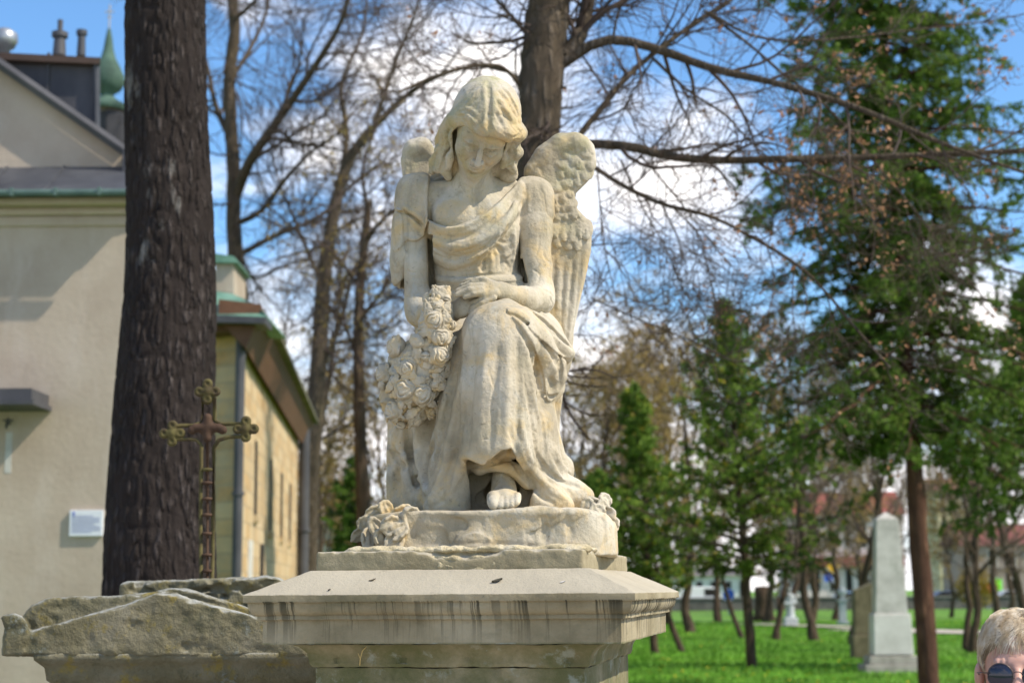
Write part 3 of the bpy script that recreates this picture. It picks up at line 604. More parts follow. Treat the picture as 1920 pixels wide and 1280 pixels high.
FOLDS = [
 # chest drape
 ([(803, 418), (840, 430), (880, 420), (925, 392), (975, 342)], .005, .0045), ([(804, 432), (845, 446), (890, 436), (935, 405), (972, 370)], .005, -.0055),
 ([(804, 446), (850, 464), (900, 452), (945, 418), (976, 385)], .007, .007), ([(808, 462), (850, 482), (900, 470), (940, 440)], .005, -.0065),
 ([(806, 474), (845, 494), (890, 486), (925, 458)], .007, .0065), ([(812, 492), (845, 508), (885, 500), (915, 470), (960, 415)], .005, -.006),
 ([(815, 448), (860, 455)], .004, -.003), ([(850, 474), (890, 464), (920, 445)], .003, -.003),
 ([(978, 340), (962, 390), (935, 440), (905, 480)], .006, .007), ([(980, 370), (968, 410), (945, 450), (918, 482)], .005, -.006),
 ([(919, 470), (922, 495), (920, 512)], .0045, .006), ([(908, 485), (903, 510)], .005, -.006), ([(932, 460), (942, 485), (938, 505)], .006, -.0075),
 ([(930, 450), (950, 455), (962, 440)], .004, -.005), ([(926, 470), (948, 480), (962, 465)], .004, .005), ([(945, 490), (955, 500), (950, 512)], .004, -.006), ([(962, 420), (964, 460), (960, 510)], .006, .005),
 ([(896, 500), (898, 515)], .004, .004), ([(978, 400), (976, 450), (974, 515)], .006, -.008), ([(800, 425), (802, 470), (806, 520)], .005, -.006),
 # belt
 ([(818, 516), (860, 519), (905, 517), (975, 514)], .0035, -.004), ([(818, 526), (860, 530), (905, 528), (975, 524)], .006, .004), ([(820, 540), (860, 546), (880, 544)], .004, -.004),
 ([(866, 532), (864, 548)], .004, .006), ([(886, 524), (886, 540)], .003, .004),
 # sleeve, picture left
 ([(803, 335), (796, 370), (800, 420)], .004, .004), ([(751, 392), (770, 403), (790, 420), (797, 432)], .004, -.007), ([(752, 385), (772, 396), (795, 412)], .004, .005),
 ([(760, 410), (775, 425), (792, 440)], .005, -.006), ([(756, 440), (775, 450), (790, 444)], .0045, .007), ([(758, 456), (776, 458), (790, 452)], .004, -.008),
 ([(760, 470), (766, 490), (778, 492)], .004, .006), ([(756, 400), (750, 450), (745, 510)], .005, .004), ([(763, 470), (756, 500), (750, 525)], .004, -.006), ([(766, 500), (778, 496)], .003, -.005),
 # sleeve, picture right
 ([(985, 345), (980, 400), (985, 470)], .005, -.006), ([(1010, 345), (1020, 380), (1024, 415)], .005, -.003), ([(990, 350), (992, 400), (1000, 440)], .006, .003),
 # knee and skirt
 ([(905, 575), (885, 600), (872, 650), (868, 740), (866, 840)], .007, .004), ([(893, 620), (887, 700), (880, 780), (876, 850)], .008, -.006), ([(915, 640), (905, 720), (900, 800), (898, 855)], .008, .0045),
 ([(935, 640), (928, 720), (922, 800), (920, 850)], .007, -.005), ([(952, 620), (952, 700), (950, 780), (946, 850)], .008, .005), ([(968, 630), (974, 700), (972, 780), (968, 850)], .007, -.006),
 ([(975, 610), (990, 680), (1000, 740), (1010, 800), (1012, 850)], .007, .006), ([(992, 640), (1004, 700), (1010, 750)], .006, -.012), ([(985, 720), (998, 790), (1010, 860), (1040, 920)], .006, -.007),
 ([(970, 760), (985, 830), (1005, 880), (1040, 925)], .006, .006), ([(955, 800), (975, 860), (1000, 905), (1025, 935)], .006, -.007), ([(1015, 770), (1028, 830), (1042, 880), (1075, 925)], .006, .006), ([(1025, 790), (1035, 850), (1060, 900)], .005, -.006),
 ([(945, 575), (985, 595), (1025, 628), (1060, 660)], .005, .007), ([(950, 585), (990, 610), (1025, 650), (1045, 690)], .0055, -.010), ([(960, 592), (990, 628), (1015, 670), (1030, 715)], .006, .008),
 ([(968, 605), (990, 645), (1003, 690), (1010, 730)], .006, -.010), ([(975, 572), (1015, 600), (1050, 635), (1072, 658)], .005, -.007), ([(990, 572), (1030, 600), (1062, 635)], .006, .006),
 ([(1035, 650), (1050, 680), (1048, 712)], .005, -.008), ([(1022, 735), (1030, 745), (1045, 738)], .005, -.010), ([(1055, 668), (1062, 690), (1062, 705)], .004, -.006),
 # cracks and chips
 ([(919, 700), (924, 720), (932, 728)], .0018, -.006), ([(836, 738), (842, 742)], .003, -.006), ([(982, 700), (986, 728)], .0016, -.006), ([(1000, 712), (1012, 742)], .0016, -.005), ([(990, 800), (1008, 812)], .0016, -.005), ([(872, 790), (876, 812)], .002, -.005), ([(905, 822), (920, 824)], .0016, -.004),
 ([(800, 940), (812, 880), (830, 800), (850, 720)], .005, -.012), ([(770, 860), (790, 900), (812, 945)], .007, .012), ([(716, 800), (740, 850), (762, 880)], .006, -.010), ([(725, 900), (745, 870), (765, 850)], .007, .010), ([(812, 950), (835, 930), (850, 880)], .005, -.008),
 ([(1010, 860), (1040, 895), (1090, 915)], .005, -.012), ([(1002, 880), (1030, 915), (1068, 940)], .006, .010), ([(990, 890), (1010, 925), (1040, 945)], .005, -.012), ([(1038, 840), (1060, 880), (1100, 905)], .006, .008), ([(820, 950), (850, 900), (866, 850)], .006, .009), ([(790, 945), (815, 900), (835, 830)], .005, -.010),
 # hem
 ([(868, 852), (890, 862), (912, 868), (935, 856), (955, 850), (975, 866)], .005, .006), ([(880, 875), (920, 872), (955, 862), (975, 885), (1000, 915)], .004, -.006), ([(900, 866), (905, 872), (925, 874), (948, 868)], .004, .005),
 ([(985, 865), (1010, 895), (1055, 925)], .006, .007), ([(1000, 870), (1030, 890), (1070, 912)], .005, -.008),
 # left panel
 ([(868, 690), (850, 790), (826, 880), (812, 940)], .008, .006), ([(856, 700), (838, 790), (815, 870), (800, 930)], .007, -.008), ([(872, 760), (858, 840), (835, 910)], .007, -.008), ([(876, 800), (868, 870), (845, 925)], .007, .006),
 ([(842, 700), (826, 780), (805, 850), (792, 930)], .007, .007), ([(815, 820), (800, 880), (795, 945)], .008, -.010), ([(800, 780), (780, 830), (790, 900)], .008, .008),
 ([(765, 790), (770, 840), (785, 920)], .009, -.016), ([(742, 780), (740, 820), (725, 870), (730, 930)], .008, .008), ([(720, 790), (728, 830), (748, 860), (742, 920)], .007, -.009), ([(752, 800), (748, 850), (760, 900), (775, 940)], .007, .007),
 ([(716, 850), (735, 880), (750, 905)], .006, -.007), ([(755, 780), (735, 800), (718, 808)], .007, -.006),
]
for pl, w_, a_ in FOLDS: st(pl, w_ * (.78 if a_ < 0 else .95), a_ * (1.55 if a_ < 0 else 1.3))
for poly, a_ in [([(985, 575), (1030, 600), (1066, 640), (1078, 662), (1060, 690), (1062, 705), (1046, 740), (1026, 752), (1018, 700), (1000, 650), (975, 610), (950, 580)], .005),
                 ([(1000, 600), (1040, 630), (1078, 662), (1062, 672), (1030, 650), (990, 612)], .004), ([(820, 516), (900, 518), (975, 514), (975, 526), (900, 530), (820, 528)], .003)]: R_.patch(poly, a_, 1.4)
for pl in [([(1004, 690), (1008, 720), (1018, 748)]), ([(1040, 668), (1050, 690), (1044, 712)]), ([(1030, 705), (1036, 722), (1030, 738)])]: st(pl, .0045, -.016)
robe = link('robe', R_.mesh('robe', .0005, .010, 21), angel, M_STONE)

# ---------- wings
def wing(outline, yc, th_, scales, quills, name='wing', edge=None):
    o = np.array(outline, float); lo_ = W(o[:, 0].min() - 12, o[:, 1].max() + 12, yc); hi_ = W(o[:, 0].max() + 12, o[:, 1].min() - 12, yc)
    V = Vol((min(lo_[0], hi_[0]) - .01, D0 + yc - th_ * 2.0, lo_[2]), (max(lo_[0], hi_[0]) + .01, D0 + yc + th_ * 2.0, hi_[2]), .0021)
    V.viewpoly(outline, D0 + yc - th_ / 2, D0 + yc + th_ / 2, .001, cut=False, r=.012)
    if edge: V.chain([W(x, y, yc - th_ * .3) for x, y in edge[0]], edge[1], .012)
    for (x, y, rx, rz, ang) in scales:
        a = math.radians(ang); Rm = rotm(rx=-math.radians(15), ry=a)
        V.ell(W(x, y, yc - th_ / 2 + .0015), (rx * S * 1.38, .0042, rz * S * 1.30), Rm, .0012)
        V.stroke([(x - math.sin(a) * rz * .6, y - rz * .6), (x, y + rz * .5)], .0016, .0014, .1)
    for (x, y, rx, rz, ang) in scales:
        a = math.radians(ang); V.stroke([(x + math.sin(a) * rz * math.cos(t) * -1 + rx * math.sin(t) * 1.05, y + rz * .95 * math.cos(t)) for t in np.linspace(-1.3, 1.3, 6)], .0022, -.0035, .1)
    for pl, w_, a_ in quills: V.stroke(pl, w_, a_)
    return link(name, V.mesh(name, .0006, .008, 31), angel, M_STONE)
rs_ = random.Random(3)
out_r = [(985, 330), (998, 300), (1020, 272), (1050, 252), (1078, 249), (1100, 256), (1114, 275), (1117, 305), (1113, 328), (1098, 345), (1080, 362), (1078, 378), (1083, 392), (1100, 410), (1110, 432), (1108, 470), (1098, 520), (1086, 570), (1076, 620), (1072, 680), (1058, 720), (1050, 780), (1048, 860), (1052, 900), (985, 900), (980, 600), (985, 420)]
sc = []
for x, y in [(1062, 285), (1080, 278), (1098, 285), (1058, 305), (1075, 300), (1092, 303), (1106, 305), (1050, 325), (1066, 322), (1082, 322), (1098, 322), (1045, 345), (1060, 343), (1074, 342), (1086, 338), (1040, 365), (1054, 363), (1068, 362), (1042, 385), (1056, 384), (1070, 383), (1044, 405), (1058, 405), (1072, 402)]:
    sc.append((x + rs_.uniform(-2, 2), y + rs_.uniform(-2, 2), rs_.uniform(7, 12), rs_.uniform(9, 16), rs_.uniform(-30, 30)))
for x, y, rz in [(1040, 430, 24), (1056, 436, 26), (1072, 436, 28), (1088, 430, 26), (1100, 436, 22), (1046, 452, 22), (1064, 456, 22), (1080, 452, 26), (1032, 400, 20), (1034, 360, 20)]:
    sc.append((x, y - 6, 9.5, rz * .85, rs_.uniform(-8, 8)))
ql = [([(1058, 480), (1052, 600), (1046, 720)], .003, -.0022), ([(1075, 475), (1066, 580), (1058, 690)], .003, -.0024), ([(1092, 465), (1082, 560), (1070, 640)], .003, -.002), ([(1040, 470), (1038, 560)], .003, -.0018),
      ([(1050, 480), (1045, 600)], .005, .002), ([(1067, 480), (1060, 600)], .005, .002), ([(1084, 470), (1075, 570)], .005, .002), ([(1048, 700), (1044, 860)], .003, -.002), ([(985, 335), (1010, 312), (1018, 330)], .004, -.005)]
wr_ = wing(out_r, .055, .05, sc, ql, edge=([(1000, 320), (1022, 292), (1050, 272), (1078, 268), (1098, 278), (1108, 300)], [.020, .021, .021, .018, .012, .008]))
out_l = [(757, 285), (766, 266), (785, 261), (802, 268), (815, 290), (830, 330), (840, 420), (840, 560), (790, 700), (775, 600), (765, 420), (757, 350), (753, 310)]
wl_ = wing(out_l, .085, .045, [], [([(790, 285), (805, 300), (812, 325)], .005, -.003), ([(768, 290), (766, 330)], .006, -.002)], edge=([(765, 300), (775, 280), (792, 276), (806, 290)], [.014, .018, .018, .014]))

# ---------- rocky base with carved leaves
BV = Vol(W(655, 1045, -.33), (W(1180, 950, 0)[0], D0 + .26, W(900, 915, -.2)[2]), .0030)
bl = [(672, 1030), (668, 985), (690, 962), (760, 955), (850, 957), (950, 953), (1080, 948), (1135, 958), (1156, 985), (1158, 1030), (1153, 1040), (676, 1040)]
zb = CAMZ + .078
for a_, (cx_, cy_, rx_, ry_) in enumerate([(-.045, 0, .255, .235), (-.16, -.04, .145, .19), (.06, -.02, .165, .22)]):
    for z_ in (0,):
        t = BV.sl((cx_ - .32, D0 - .32, zb - .02), (cx_ + .32, D0 + .3, zb + .14)); q, X, Y, Z = t
        rr = ((np.abs(X - cx_) / rx_)**2.6 + (np.abs(Y - D0 - cy_) / ry_)**2.6)**(1 / 2.6)
        d = np.maximum((rr - 1) * min(rx_, ry_), np.abs(Z - (zb + .035)) - .046) + 0 * Z
        BV.comb(q, d.astype(np.float32), .02)
BV.viewpoly([(640, 900), (640, 1060), (668, 1060), (668, 1000), (674, 970), (700, 962), (760, 956), (850, 958), (950, 954), (1080, 949), (1135, 960), (1156, 985), (1158, 1030), (1160, 1060), (1200, 1060), (1200, 900)], D0 - .4, D0 + .4, .012)
for i in range(9):
    x = rs_.uniform(690, 1150); y = rs_.uniform(960, 1030)
    h_ = BV.hit(x, y)
    if h_ is not None: BV.ell(h_ + np.array([0, -.002, 0]), (rs_.uniform(.02, .05), .003, rs_.uniform(.012, .03)), None, .014, cut=rs_.random() < .6)
for pl, w_, a_ in [([(1020, 962), (1024, 990), (1022, 1022)], .005, -.006), ([(790, 962), (778, 985), (770, 1015)], .008, -.006), ([(1128, 965), (1135, 1000), (1132, 1030)], .005, -.005), ([(900, 975), (908, 1000), (902, 1020)], .006, -.003), ([(790, 1022), (900, 1018), (1020, 1024), (1130, 1026)], .003, -.004),
                   ([(760, 960), (900, 962), (1100, 956)], .008, .004), ([(1060, 960), (1070, 1000), (1060, 1024)], .006, -.003)]: BV.stroke(pl, w_, a_)
base = link('rock_base', BV.mesh('rock_base', .0012, .02, 41, 1), angel, M_STONE)
# broad carved leaves at both corners of the base
def leafcluster(spots, name='leaf_cluster'):
    c = np.mean([W(x, y, z) for x, y, z, *_ in spots], 0)
    V = Vol(c - .085, c + .085, .0022)
    for x, y, z, rx, ry, rz, sx_, sz_ in spots:
        p = W(x, y, z); Rm = rotm(math.radians(rx), math.radians(ry), math.radians(rz))
        V.ell(p, (sx_, .006, sz_), Rm, .003)
        # curled rim and midrib of each leaf
        loc = lambda u, v, w: p + Rm @ np.array([u, w, v])
        V.chain([loc(sx_ * math.cos(t) * .88, sz_ * math.sin(t) * .88, -.006) for t in np.linspace(-.3, math.pi + .3, 7)], [.0035] * 7, .003)
        V.chain([loc(0, -sz_, .0), loc(0, 0, -.006), loc(0, sz_ * .9, -.004)], [.003, .0028, .002], .003)
        for s_ in (-1, 1):
            V.chain([loc(s_ * sx_ * .15, -sz_ * .3, -.006), loc(s_ * sx_ * .6, sz_ * .3, -.007)], [.0016, .0014], .002)
            V.chain([loc(s_ * sx_ * .4, -sz_ * .5, -.010), loc(s_ * sx_ * .45, sz_ * .1, -.012)], [.005, .004], .003, cut=True)
    return link(name, V.mesh(name, .0013, .01, 51), angel, M_STONE)
lf = []
for x, y, z in [(700, 965, -.15), (722, 955, -.16), (752, 962, -.18), (770, 968, -.20), (686, 985, -.15), (705, 990, -.19), (732, 985, -.21), (748, 998, -.215), (715, 1010, -.20), (738, 1015, -.21), (690, 1012, -.17), (676, 1000, -.14)]:
    lf.append((x, y, z - .015, rs_.uniform(-40, 25), rs_.uniform(-80, 80), rs_.uniform(-35, 35), rs_.uniform(.013, .02), rs_.uniform(.018, .026)))
leafcluster(lf)
lf = []
for x, y, z in [(1112, 945, -.10), (1128, 952, -.11), (1140, 965, -.10), (1148, 985, -.07), (1100, 950, -.12), (1133, 940, -.06), (1120, 962, -.14)]:
    lf.append((x, y, z - .015, rs_.uniform(-40, 20), rs_.uniform(-80, 80), rs_.uniform(-20, 50), rs_.uniform(.012, .018), rs_.uniform(.016, .024)))
leafcluster(lf)

# ---------- garland of roses, buds and leaves hanging from the hands
def proto(kind, seed, r=.02):
    rg = random.Random(seed); V = Vol((-.034,) * 3, (.034,) * 3, .0013)
    if kind == 'rose':
        V.ell((0, 0, 0), (r, r * .8, r), None, 0)
        q = tuple(slice(0, n) for n in V.n); X, Y, Z = np.meshgrid(*V.ax, indexing='ij'); rr = np.sqrt(X * X + Z * Z); a = np.arctan2(Z, X)
        ph = rr / r * 15 - a * 1.0 + np.sin(a * 3 + seed) * 1.6 + np.sin(a * 5 - seed) * .7
        V.F -= ((np.abs(np.sin(ph * .5))**.8 - .55) * .0040 * (1 + .5 * np.sin(a * 2 + seed * 2)) * (Y < .004) * np.clip(rr / r * 2.2, .4, 1)).astype(np.float32)
        for k in range(5):
            t = k * 1.256 + seed; V.ell((math.cos(t) * r * .82, .002, math.sin(t) * r * .82), (r * .50, .0035, r * .42), rotm(ry=-t, rz=rg.uniform(-.3, .3)), .002)
    elif kind == 'bud':
        V.ell((0, 0, 0), (r * .62, r * .62, r * .8), None, 0)
        for k in range(4):
            t = k * 1.6 + seed; V.chain([(math.cos(t) * r * .2, math.sin(t) * r * .2, r * .8), (math.cos(t + .5) * r * .62, math.sin(t + .5) * r * .62, 0), (math.cos(t + 1) * r * .3, math.sin(t + 1) * r * .3, -r * .7)], [.0012, .0022, .001], .0015, cut=(k % 2 == 0))
    else:
        for k in range(5):
            t = k / 4; V.ell((0, -.006 * math.sin(t * 3), -r + t * 2 * r), (r * .62 * math.sin(.5 + t * 2.3), .0035, r * .42), None, .003)
        V.chain([(0, -.008, -r), (0, -.012, 0), (0, -.006, r)], [.0018, .0015, .0012], .0015, cut=True)
    return V.mesh(kind, .0006, .006, seed)
gar = None
GV = Vol(W(700, 805, -.27), (W(860, 600, 0)[0], D0 + .03, W(800, 530, -.2)[2]), .0028)
GV.ell(W(762, 672, -.115), (.036, .03, .036), None, 0); GV.ell(W(745, 735, -.10), (.034, .03, .05), None, .01)
GV.chain([W(826, 552, -.155), W(818, 600, -.165), W(812, 650, -.155), W(785, 700, -.12), W(765, 755, -.10)], [.020, .030, .034, .056, .050], .02)
gar = link('flower_garland', GV.mesh('flower_garland', .005, .014, 61), angel, M_STONE)
for v_ in range(len(gar.data.vertices)): pass
pr = {'rose': [proto('rose', i, .021) for i in (1, 2, 3)], 'bud': [proto('bud', i, .02) for i in (1, 2)], 'leaf': [proto('leaf', i, .02) for i in (1, 2, 3)]}
for l_ in pr.values():
    for me in l_: me.materials.append(M_STONE)
def sub(kind, px, py, s_, ang=None, out=0.0, me=None):
    h_ = GV.hit(px, py)
    if h_ is None: h_ = W(px, py, -.12)
    o = bpy.data.objects.new(kind, me or rs_.choice(pr[kind])); COL.objects.link(o); o.parent = gar
    lp = np.array(h_) - np.array(angel.location)
    # face outward from the garland's core
    c = W(785 if py > 660 else 818, py, -.10 if py > 660 else -.13); n = h_ - c; n = n / (np.linalg.norm(n) + 1e-9)
    q = Vector(n).to_track_quat('-Y', 'Z'); r_ = Matrix.Rotation(rs_.uniform(0, 6.28) if ang is None else math.radians(ang), 4, 'Y')
    o.matrix_local = Matrix.Translation(lp + n * out) @ q.to_matrix().to_4x4() @ r_ @ Matrix.Scale(s_, 4); return o
for px, py, s_ in [(748, 652, 1.15), (826, 632, .95), (741, 770, .95), (790, 738, 1.05), (762, 730, 1.1), (725, 700, 1.0), (815, 600, .9), (822, 665, .95), (806, 770, .75), (765, 690, .8)]: sub('rose', px, py, s_, out=.004)
for px, py, s_ in [(786, 640, 1.15), (758, 758, .8), (742, 715, .8), (812, 720, .7), (803, 560, .8), (835, 560, .7), (722, 722, .7), (798, 668, .8), (833, 655, .7), (780, 790, .8), (820, 575, .75), (757, 795, .8), (846, 610, .6)]: sub('bud', px, py, s_, out=.006)
for i in range(80):
    t = rs_.random(); cx_, cy_ = (826 + (785 - 826) * t, 545 + 245 * t); w_ = 18 + 42 * min(1, max(0, (t - .25) * 2))
    sub('leaf', cx_ + rs_.uniform(-w_, w_), cy_, rs_.uniform(.55, .95), out=rs_.uniform(0, .006))
# ================================================================= pedestal under the angel
PA = .1836; PCX, PCY = -.0591, 3.42
def ped_extra(nt, co, c, h, b):
    ob = N(nt, 'ShaderNodeTexCoord').outputs['Object']; geo = N(nt, 'ShaderNodeNewGeometry')
    sn = N(nt, 'ShaderNodeSeparateXYZ'); nt.links.new(geo.outputs['Normal'], sn.inputs[0]); so = N(nt, 'ShaderNodeSeparateXYZ'); nt.links.new(ob, so.inputs[0])
    # rain streaks running down from the eave
    nx_ = mth(nt, 'ABSOLUTE', sn.outputs[0]); ny_ = mth(nt, 'ABSOLUTE', sn.outputs[1]); sel = mth(nt, 'GREATER_THAN', nx_, ny_)
    u_ = mth(nt, 'ADD', mth(nt, 'MULTIPLY', so.outputs[0], mth(nt, 'SUBTRACT', 1.0, sel)), mth(nt, 'MULTIPLY', mth(nt, 'ADD', so.outputs[1], 5.0), sel))
    cb_ = N(nt, 'ShaderNodeCombineXYZ'); nt.links.new(u_, cb_.inputs[0]); nt.links.new(mth(nt, 'MULTIPLY', so.outputs[2], .035), cb_.inputs[1])
    s1 = ramp(nt, tex(nt, cb_.outputs[0], 44, 4, .75), [(.50, (0, 0, 0)), (.55, (1, 1, 1))])
    s2 = ramp(nt, tex(nt, cb_.outputs[0], 6.5, 2, .5), [(.36, (.35, .35, .35)), (.48, (1, 1, 1))])
    zz = mth(nt, 'LESS_THAN', so.outputs[2], PZ['eb'] + .001); z2 = mth(nt, 'GREATER_THAN', so.outputs[2], PZ['cb'] - .002)
    st = mth(nt, 'MULTIPLY', mth(nt, 'MULTIPLY', mth(nt, 'MULTIPLY', s1, s2), zz), z2)
    up_ = mth(nt, 'MULTIPLY', mth(nt, 'SUBTRACT', so.outputs[2], PZ['cb'] - .01), 12, clamp=True)
    c = mixc(nt, mth(nt, 'MULTIPLY', mth(nt, 'MULTIPLY', st, up_), .92), c, (.05, .047, .032))
    # mottled dark olive below the corona's lower edge
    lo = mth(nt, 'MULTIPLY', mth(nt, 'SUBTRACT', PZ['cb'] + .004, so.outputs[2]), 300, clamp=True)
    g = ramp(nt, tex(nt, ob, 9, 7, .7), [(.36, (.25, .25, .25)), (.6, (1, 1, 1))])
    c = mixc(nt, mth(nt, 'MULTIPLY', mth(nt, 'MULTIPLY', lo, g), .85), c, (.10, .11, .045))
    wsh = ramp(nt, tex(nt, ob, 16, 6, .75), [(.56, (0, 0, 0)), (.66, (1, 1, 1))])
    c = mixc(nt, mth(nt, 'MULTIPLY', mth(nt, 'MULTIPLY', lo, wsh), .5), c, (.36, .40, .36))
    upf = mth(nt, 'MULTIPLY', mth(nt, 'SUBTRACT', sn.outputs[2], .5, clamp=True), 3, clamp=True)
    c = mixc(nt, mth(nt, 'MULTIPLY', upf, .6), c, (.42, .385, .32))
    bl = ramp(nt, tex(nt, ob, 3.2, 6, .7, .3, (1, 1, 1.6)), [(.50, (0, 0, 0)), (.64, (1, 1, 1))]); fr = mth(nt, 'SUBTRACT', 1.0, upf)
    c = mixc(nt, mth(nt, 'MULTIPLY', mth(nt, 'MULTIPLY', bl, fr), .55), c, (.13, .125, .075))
    dr = ramp(nt, tex(nt, ob, 60, 4, .7), [(.66, (0, 0, 0)), (.74, (1, 1, 1))])
    c = mixc(nt, mth(nt, 'MULTIPLY', dr, .5), c, (.12, .11, .08))
    return c, mth(nt, 'ADD', h, tex(nt, ob, 25, 6, .7))
Z0 = CAMZ
PZ = dict(st=Z0 + .076, sb=Z0 + .039, et=Z0 - .0024, eb=Z0 - .0165, cb=Z0 - .0927)
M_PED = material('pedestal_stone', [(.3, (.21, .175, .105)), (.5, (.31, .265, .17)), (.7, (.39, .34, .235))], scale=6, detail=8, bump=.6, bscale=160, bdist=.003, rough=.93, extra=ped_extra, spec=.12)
ped = empty('pedestal', (PCX, PCY, 0), 'tall square sandstone pedestal with moulded cornice and dark rain streaks under the angel', 'pedestal', rz=-PA)
def rect_sweep(prof, nx=90, ny=110, close_top=True, amp=.0012, seed=0, b=.09):
    """prof: (half width, z) from bottom to top; plan half sizes (a, a+b); noisy edges like worn stone; local coordinates of the pedestal"""
    rows = []
    for a, z in prof:
        c = []
        hx, hy = a, a + b
        xs = np.linspace(-hx, hx, nx, endpoint=False); ys = np.linspace(-hy, hy, ny, endpoint=False)
        r = np.concatenate([np.stack([xs, xs * 0 - hy], 1), np.stack([ys * 0 + hx, ys], 1), np.stack([-xs, xs * 0 + hy], 1), np.stack([ys * 0 - hx, -ys], 1)])
        rows.append(np.column_stack([r, np.full(len(r), z)]))
    V = np.vstack(rows); m = len(rows[0]); n = len(prof)
    i, j = np.meshgrid(np.arange(n - 1), np.arange(m), indexing='ij'); j2 = (j + 1) % m
    Q = np.stack([i * m + j, i * m + j2, (i + 1) * m + j2, (i + 1) * m + j], -1).reshape(-1, 4)
    d = np.stack([vnoise(V, .05, seed), vnoise(V, .05, seed + 1), vnoise(V, .05, seed + 2)], 1) * amp * 1.4 + np.stack([vnoise(V, .008, seed + 3), vnoise(V, .008, seed + 4), vnoise(V, .008, seed + 5)], 1) * amp
    chip = np.maximum(vnoise(V, .018, seed + 6) - .28, 0)[:, None] * amp * 22
    d[:, :2] -= chip * np.sign(V[:, :2]) * (np.abs(V[:, :2]) > .8 * np.abs(V[:, :2]).max(0))
    V = V + d
    caps = [np.arange(m)[::-1][None], (np.arange(m) + (n - 1) * m)[None]]
    return V, [Q] + [np.array(c) for c in caps]
def dens(prof, step=.008):
    out = []
    for (a, z), (a2, z2) in zip(prof[:-1], prof[1:]):
        L = math.hypot(a2 - a, z2 - z); n = max(1, int(L / step))
        out += [(a + (a2 - a) * t / n, z + (z2 - z) * t / n) for t in range(n)]
    return out + [prof[-1]]
def ped_part(name, prof, step=.008, amp=.0012, seed=0, mat=None, b=.09, parent=None):
    V, Q = rect_sweep(dens(prof, step), seed=seed, amp=amp, b=b)
    me = mesh_np(name, V, Q, True); me['localised'] = 1
    o = bpy.data.objects.new(name, me); COL.objects.link(o); o.parent = parent or ped; me.materials.append(mat or M_PED)
    me.set_sharp_from_angle(angle=math.radians(32)) if hasattr(me, 'set_sharp_from_angle') else None
    return o
ovolo = [(.338 + (.352 - .338) * math.sin(t * math.pi / 2), Z0 - .041 + .0215 * (1 - math.cos(t * math.pi / 2))) for t in np.linspace(0, 1, 7)]
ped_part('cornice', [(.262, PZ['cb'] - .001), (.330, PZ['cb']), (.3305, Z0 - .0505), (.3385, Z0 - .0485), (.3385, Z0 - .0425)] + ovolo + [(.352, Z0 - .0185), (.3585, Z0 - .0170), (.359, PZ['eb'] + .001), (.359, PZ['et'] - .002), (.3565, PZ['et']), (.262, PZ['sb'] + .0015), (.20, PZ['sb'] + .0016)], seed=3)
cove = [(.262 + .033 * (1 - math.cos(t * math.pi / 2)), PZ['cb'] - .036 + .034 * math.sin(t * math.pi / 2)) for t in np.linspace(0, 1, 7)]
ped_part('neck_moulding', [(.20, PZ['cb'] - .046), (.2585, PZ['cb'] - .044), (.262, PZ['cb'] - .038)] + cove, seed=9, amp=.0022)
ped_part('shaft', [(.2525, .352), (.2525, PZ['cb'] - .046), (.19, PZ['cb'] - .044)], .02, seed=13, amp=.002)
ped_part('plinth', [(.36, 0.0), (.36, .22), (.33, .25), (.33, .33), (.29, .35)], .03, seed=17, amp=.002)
# slab under the statue, broken along its upper edge, bedded in mortar
SV = Vol((-.27, -.36, PZ['sb'] - .004), (.27, .36, PZ['st'] + .012), .0030)
SV.boxr((-.254, -.344, PZ['sb'] - .002), (.254, .344, PZ['st']), .0025, 0)
for i in range(26):
    x = -.075 + .15 * (i / 25); SV.ell((x + .02, -.347 + random.uniform(-.004, .004), PZ['st'] + .004 - .010 * math.sin(math.pi * i / 25)), (.012, random.uniform(.012, .024), random.uniform(.008, .013)), None, .004, cut=True)
for i in range(16): SV.ell((.256, -.22 + i * .022, PZ['st'] + random.uniform(0, .006)), (random.uniform(.006, .016), .016, random.uniform(.006, .013)), None, .004, cut=True)
for i in range(70): 
    s_ = random.choice([0, 1, 2, 3]); p = [(random.uniform(-.25, .25), -.344), (.254, random.uniform(-.34, .34))][s_ % 2]
    SV.ell((p[0], p[1], PZ['st'] - random.uniform(-.001, .003)), (random.uniform(.003, .010), random.uniform(.003, .009), random.uniform(.001, .003)), None, .002, cut=True)
me = SV.mesh('slab', .0012, .02, 5); me['localised'] = 1; me.materials.append(M_PED); slab = bpy.data.objects.new('slab', me); COL.objects.link(slab); slab.parent = ped
M_MORT = material('mortar', [(.3, (.30, .25, .15)), (.5, (.52, .44, .28)), (.7, (.58, .52, .40))], scale=30, bump=.9, bscale=120, bdist=.006)
MV = Vol((-.27, -.36, PZ['sb'] - .005), (.28, .30, PZ['st'] + .016), .0030)
for i in range(120):
    x = random.uniform(-.2, .245); MV.ell((x, -.318 + .03 * (abs(x) / .25)**2 + random.uniform(-.006, .006), PZ['st'] + random.uniform(-.002, .004)), (random.uniform(.01, .025), random.uniform(.012, .02), random.uniform(.003, .006)), None, .004)
for i in range(30): MV.ell((random.uniform(-.06, .12), -.338 + random.uniform(-.002, .004), random.uniform(PZ['sb'] + .002, PZ['st'] - .012)), (random.uniform(.008, .02), .006, random.uniform(.003, .006)), None, .003)
for i in range(30): MV.ell((random.uniform(.225, .245), random.uniform(-.3, .1), PZ['st'] + random.uniform(-.004, .003)), (.014, random.uniform(.01, .03), .004), None, .004)
me = MV.mesh('mortar', .002, .012, 15); me['localised'] = 1; me.materials.append(M_MORT); mo = bpy.data.objects.new('mortar', me); COL.objects.link(mo); mo.parent = ped

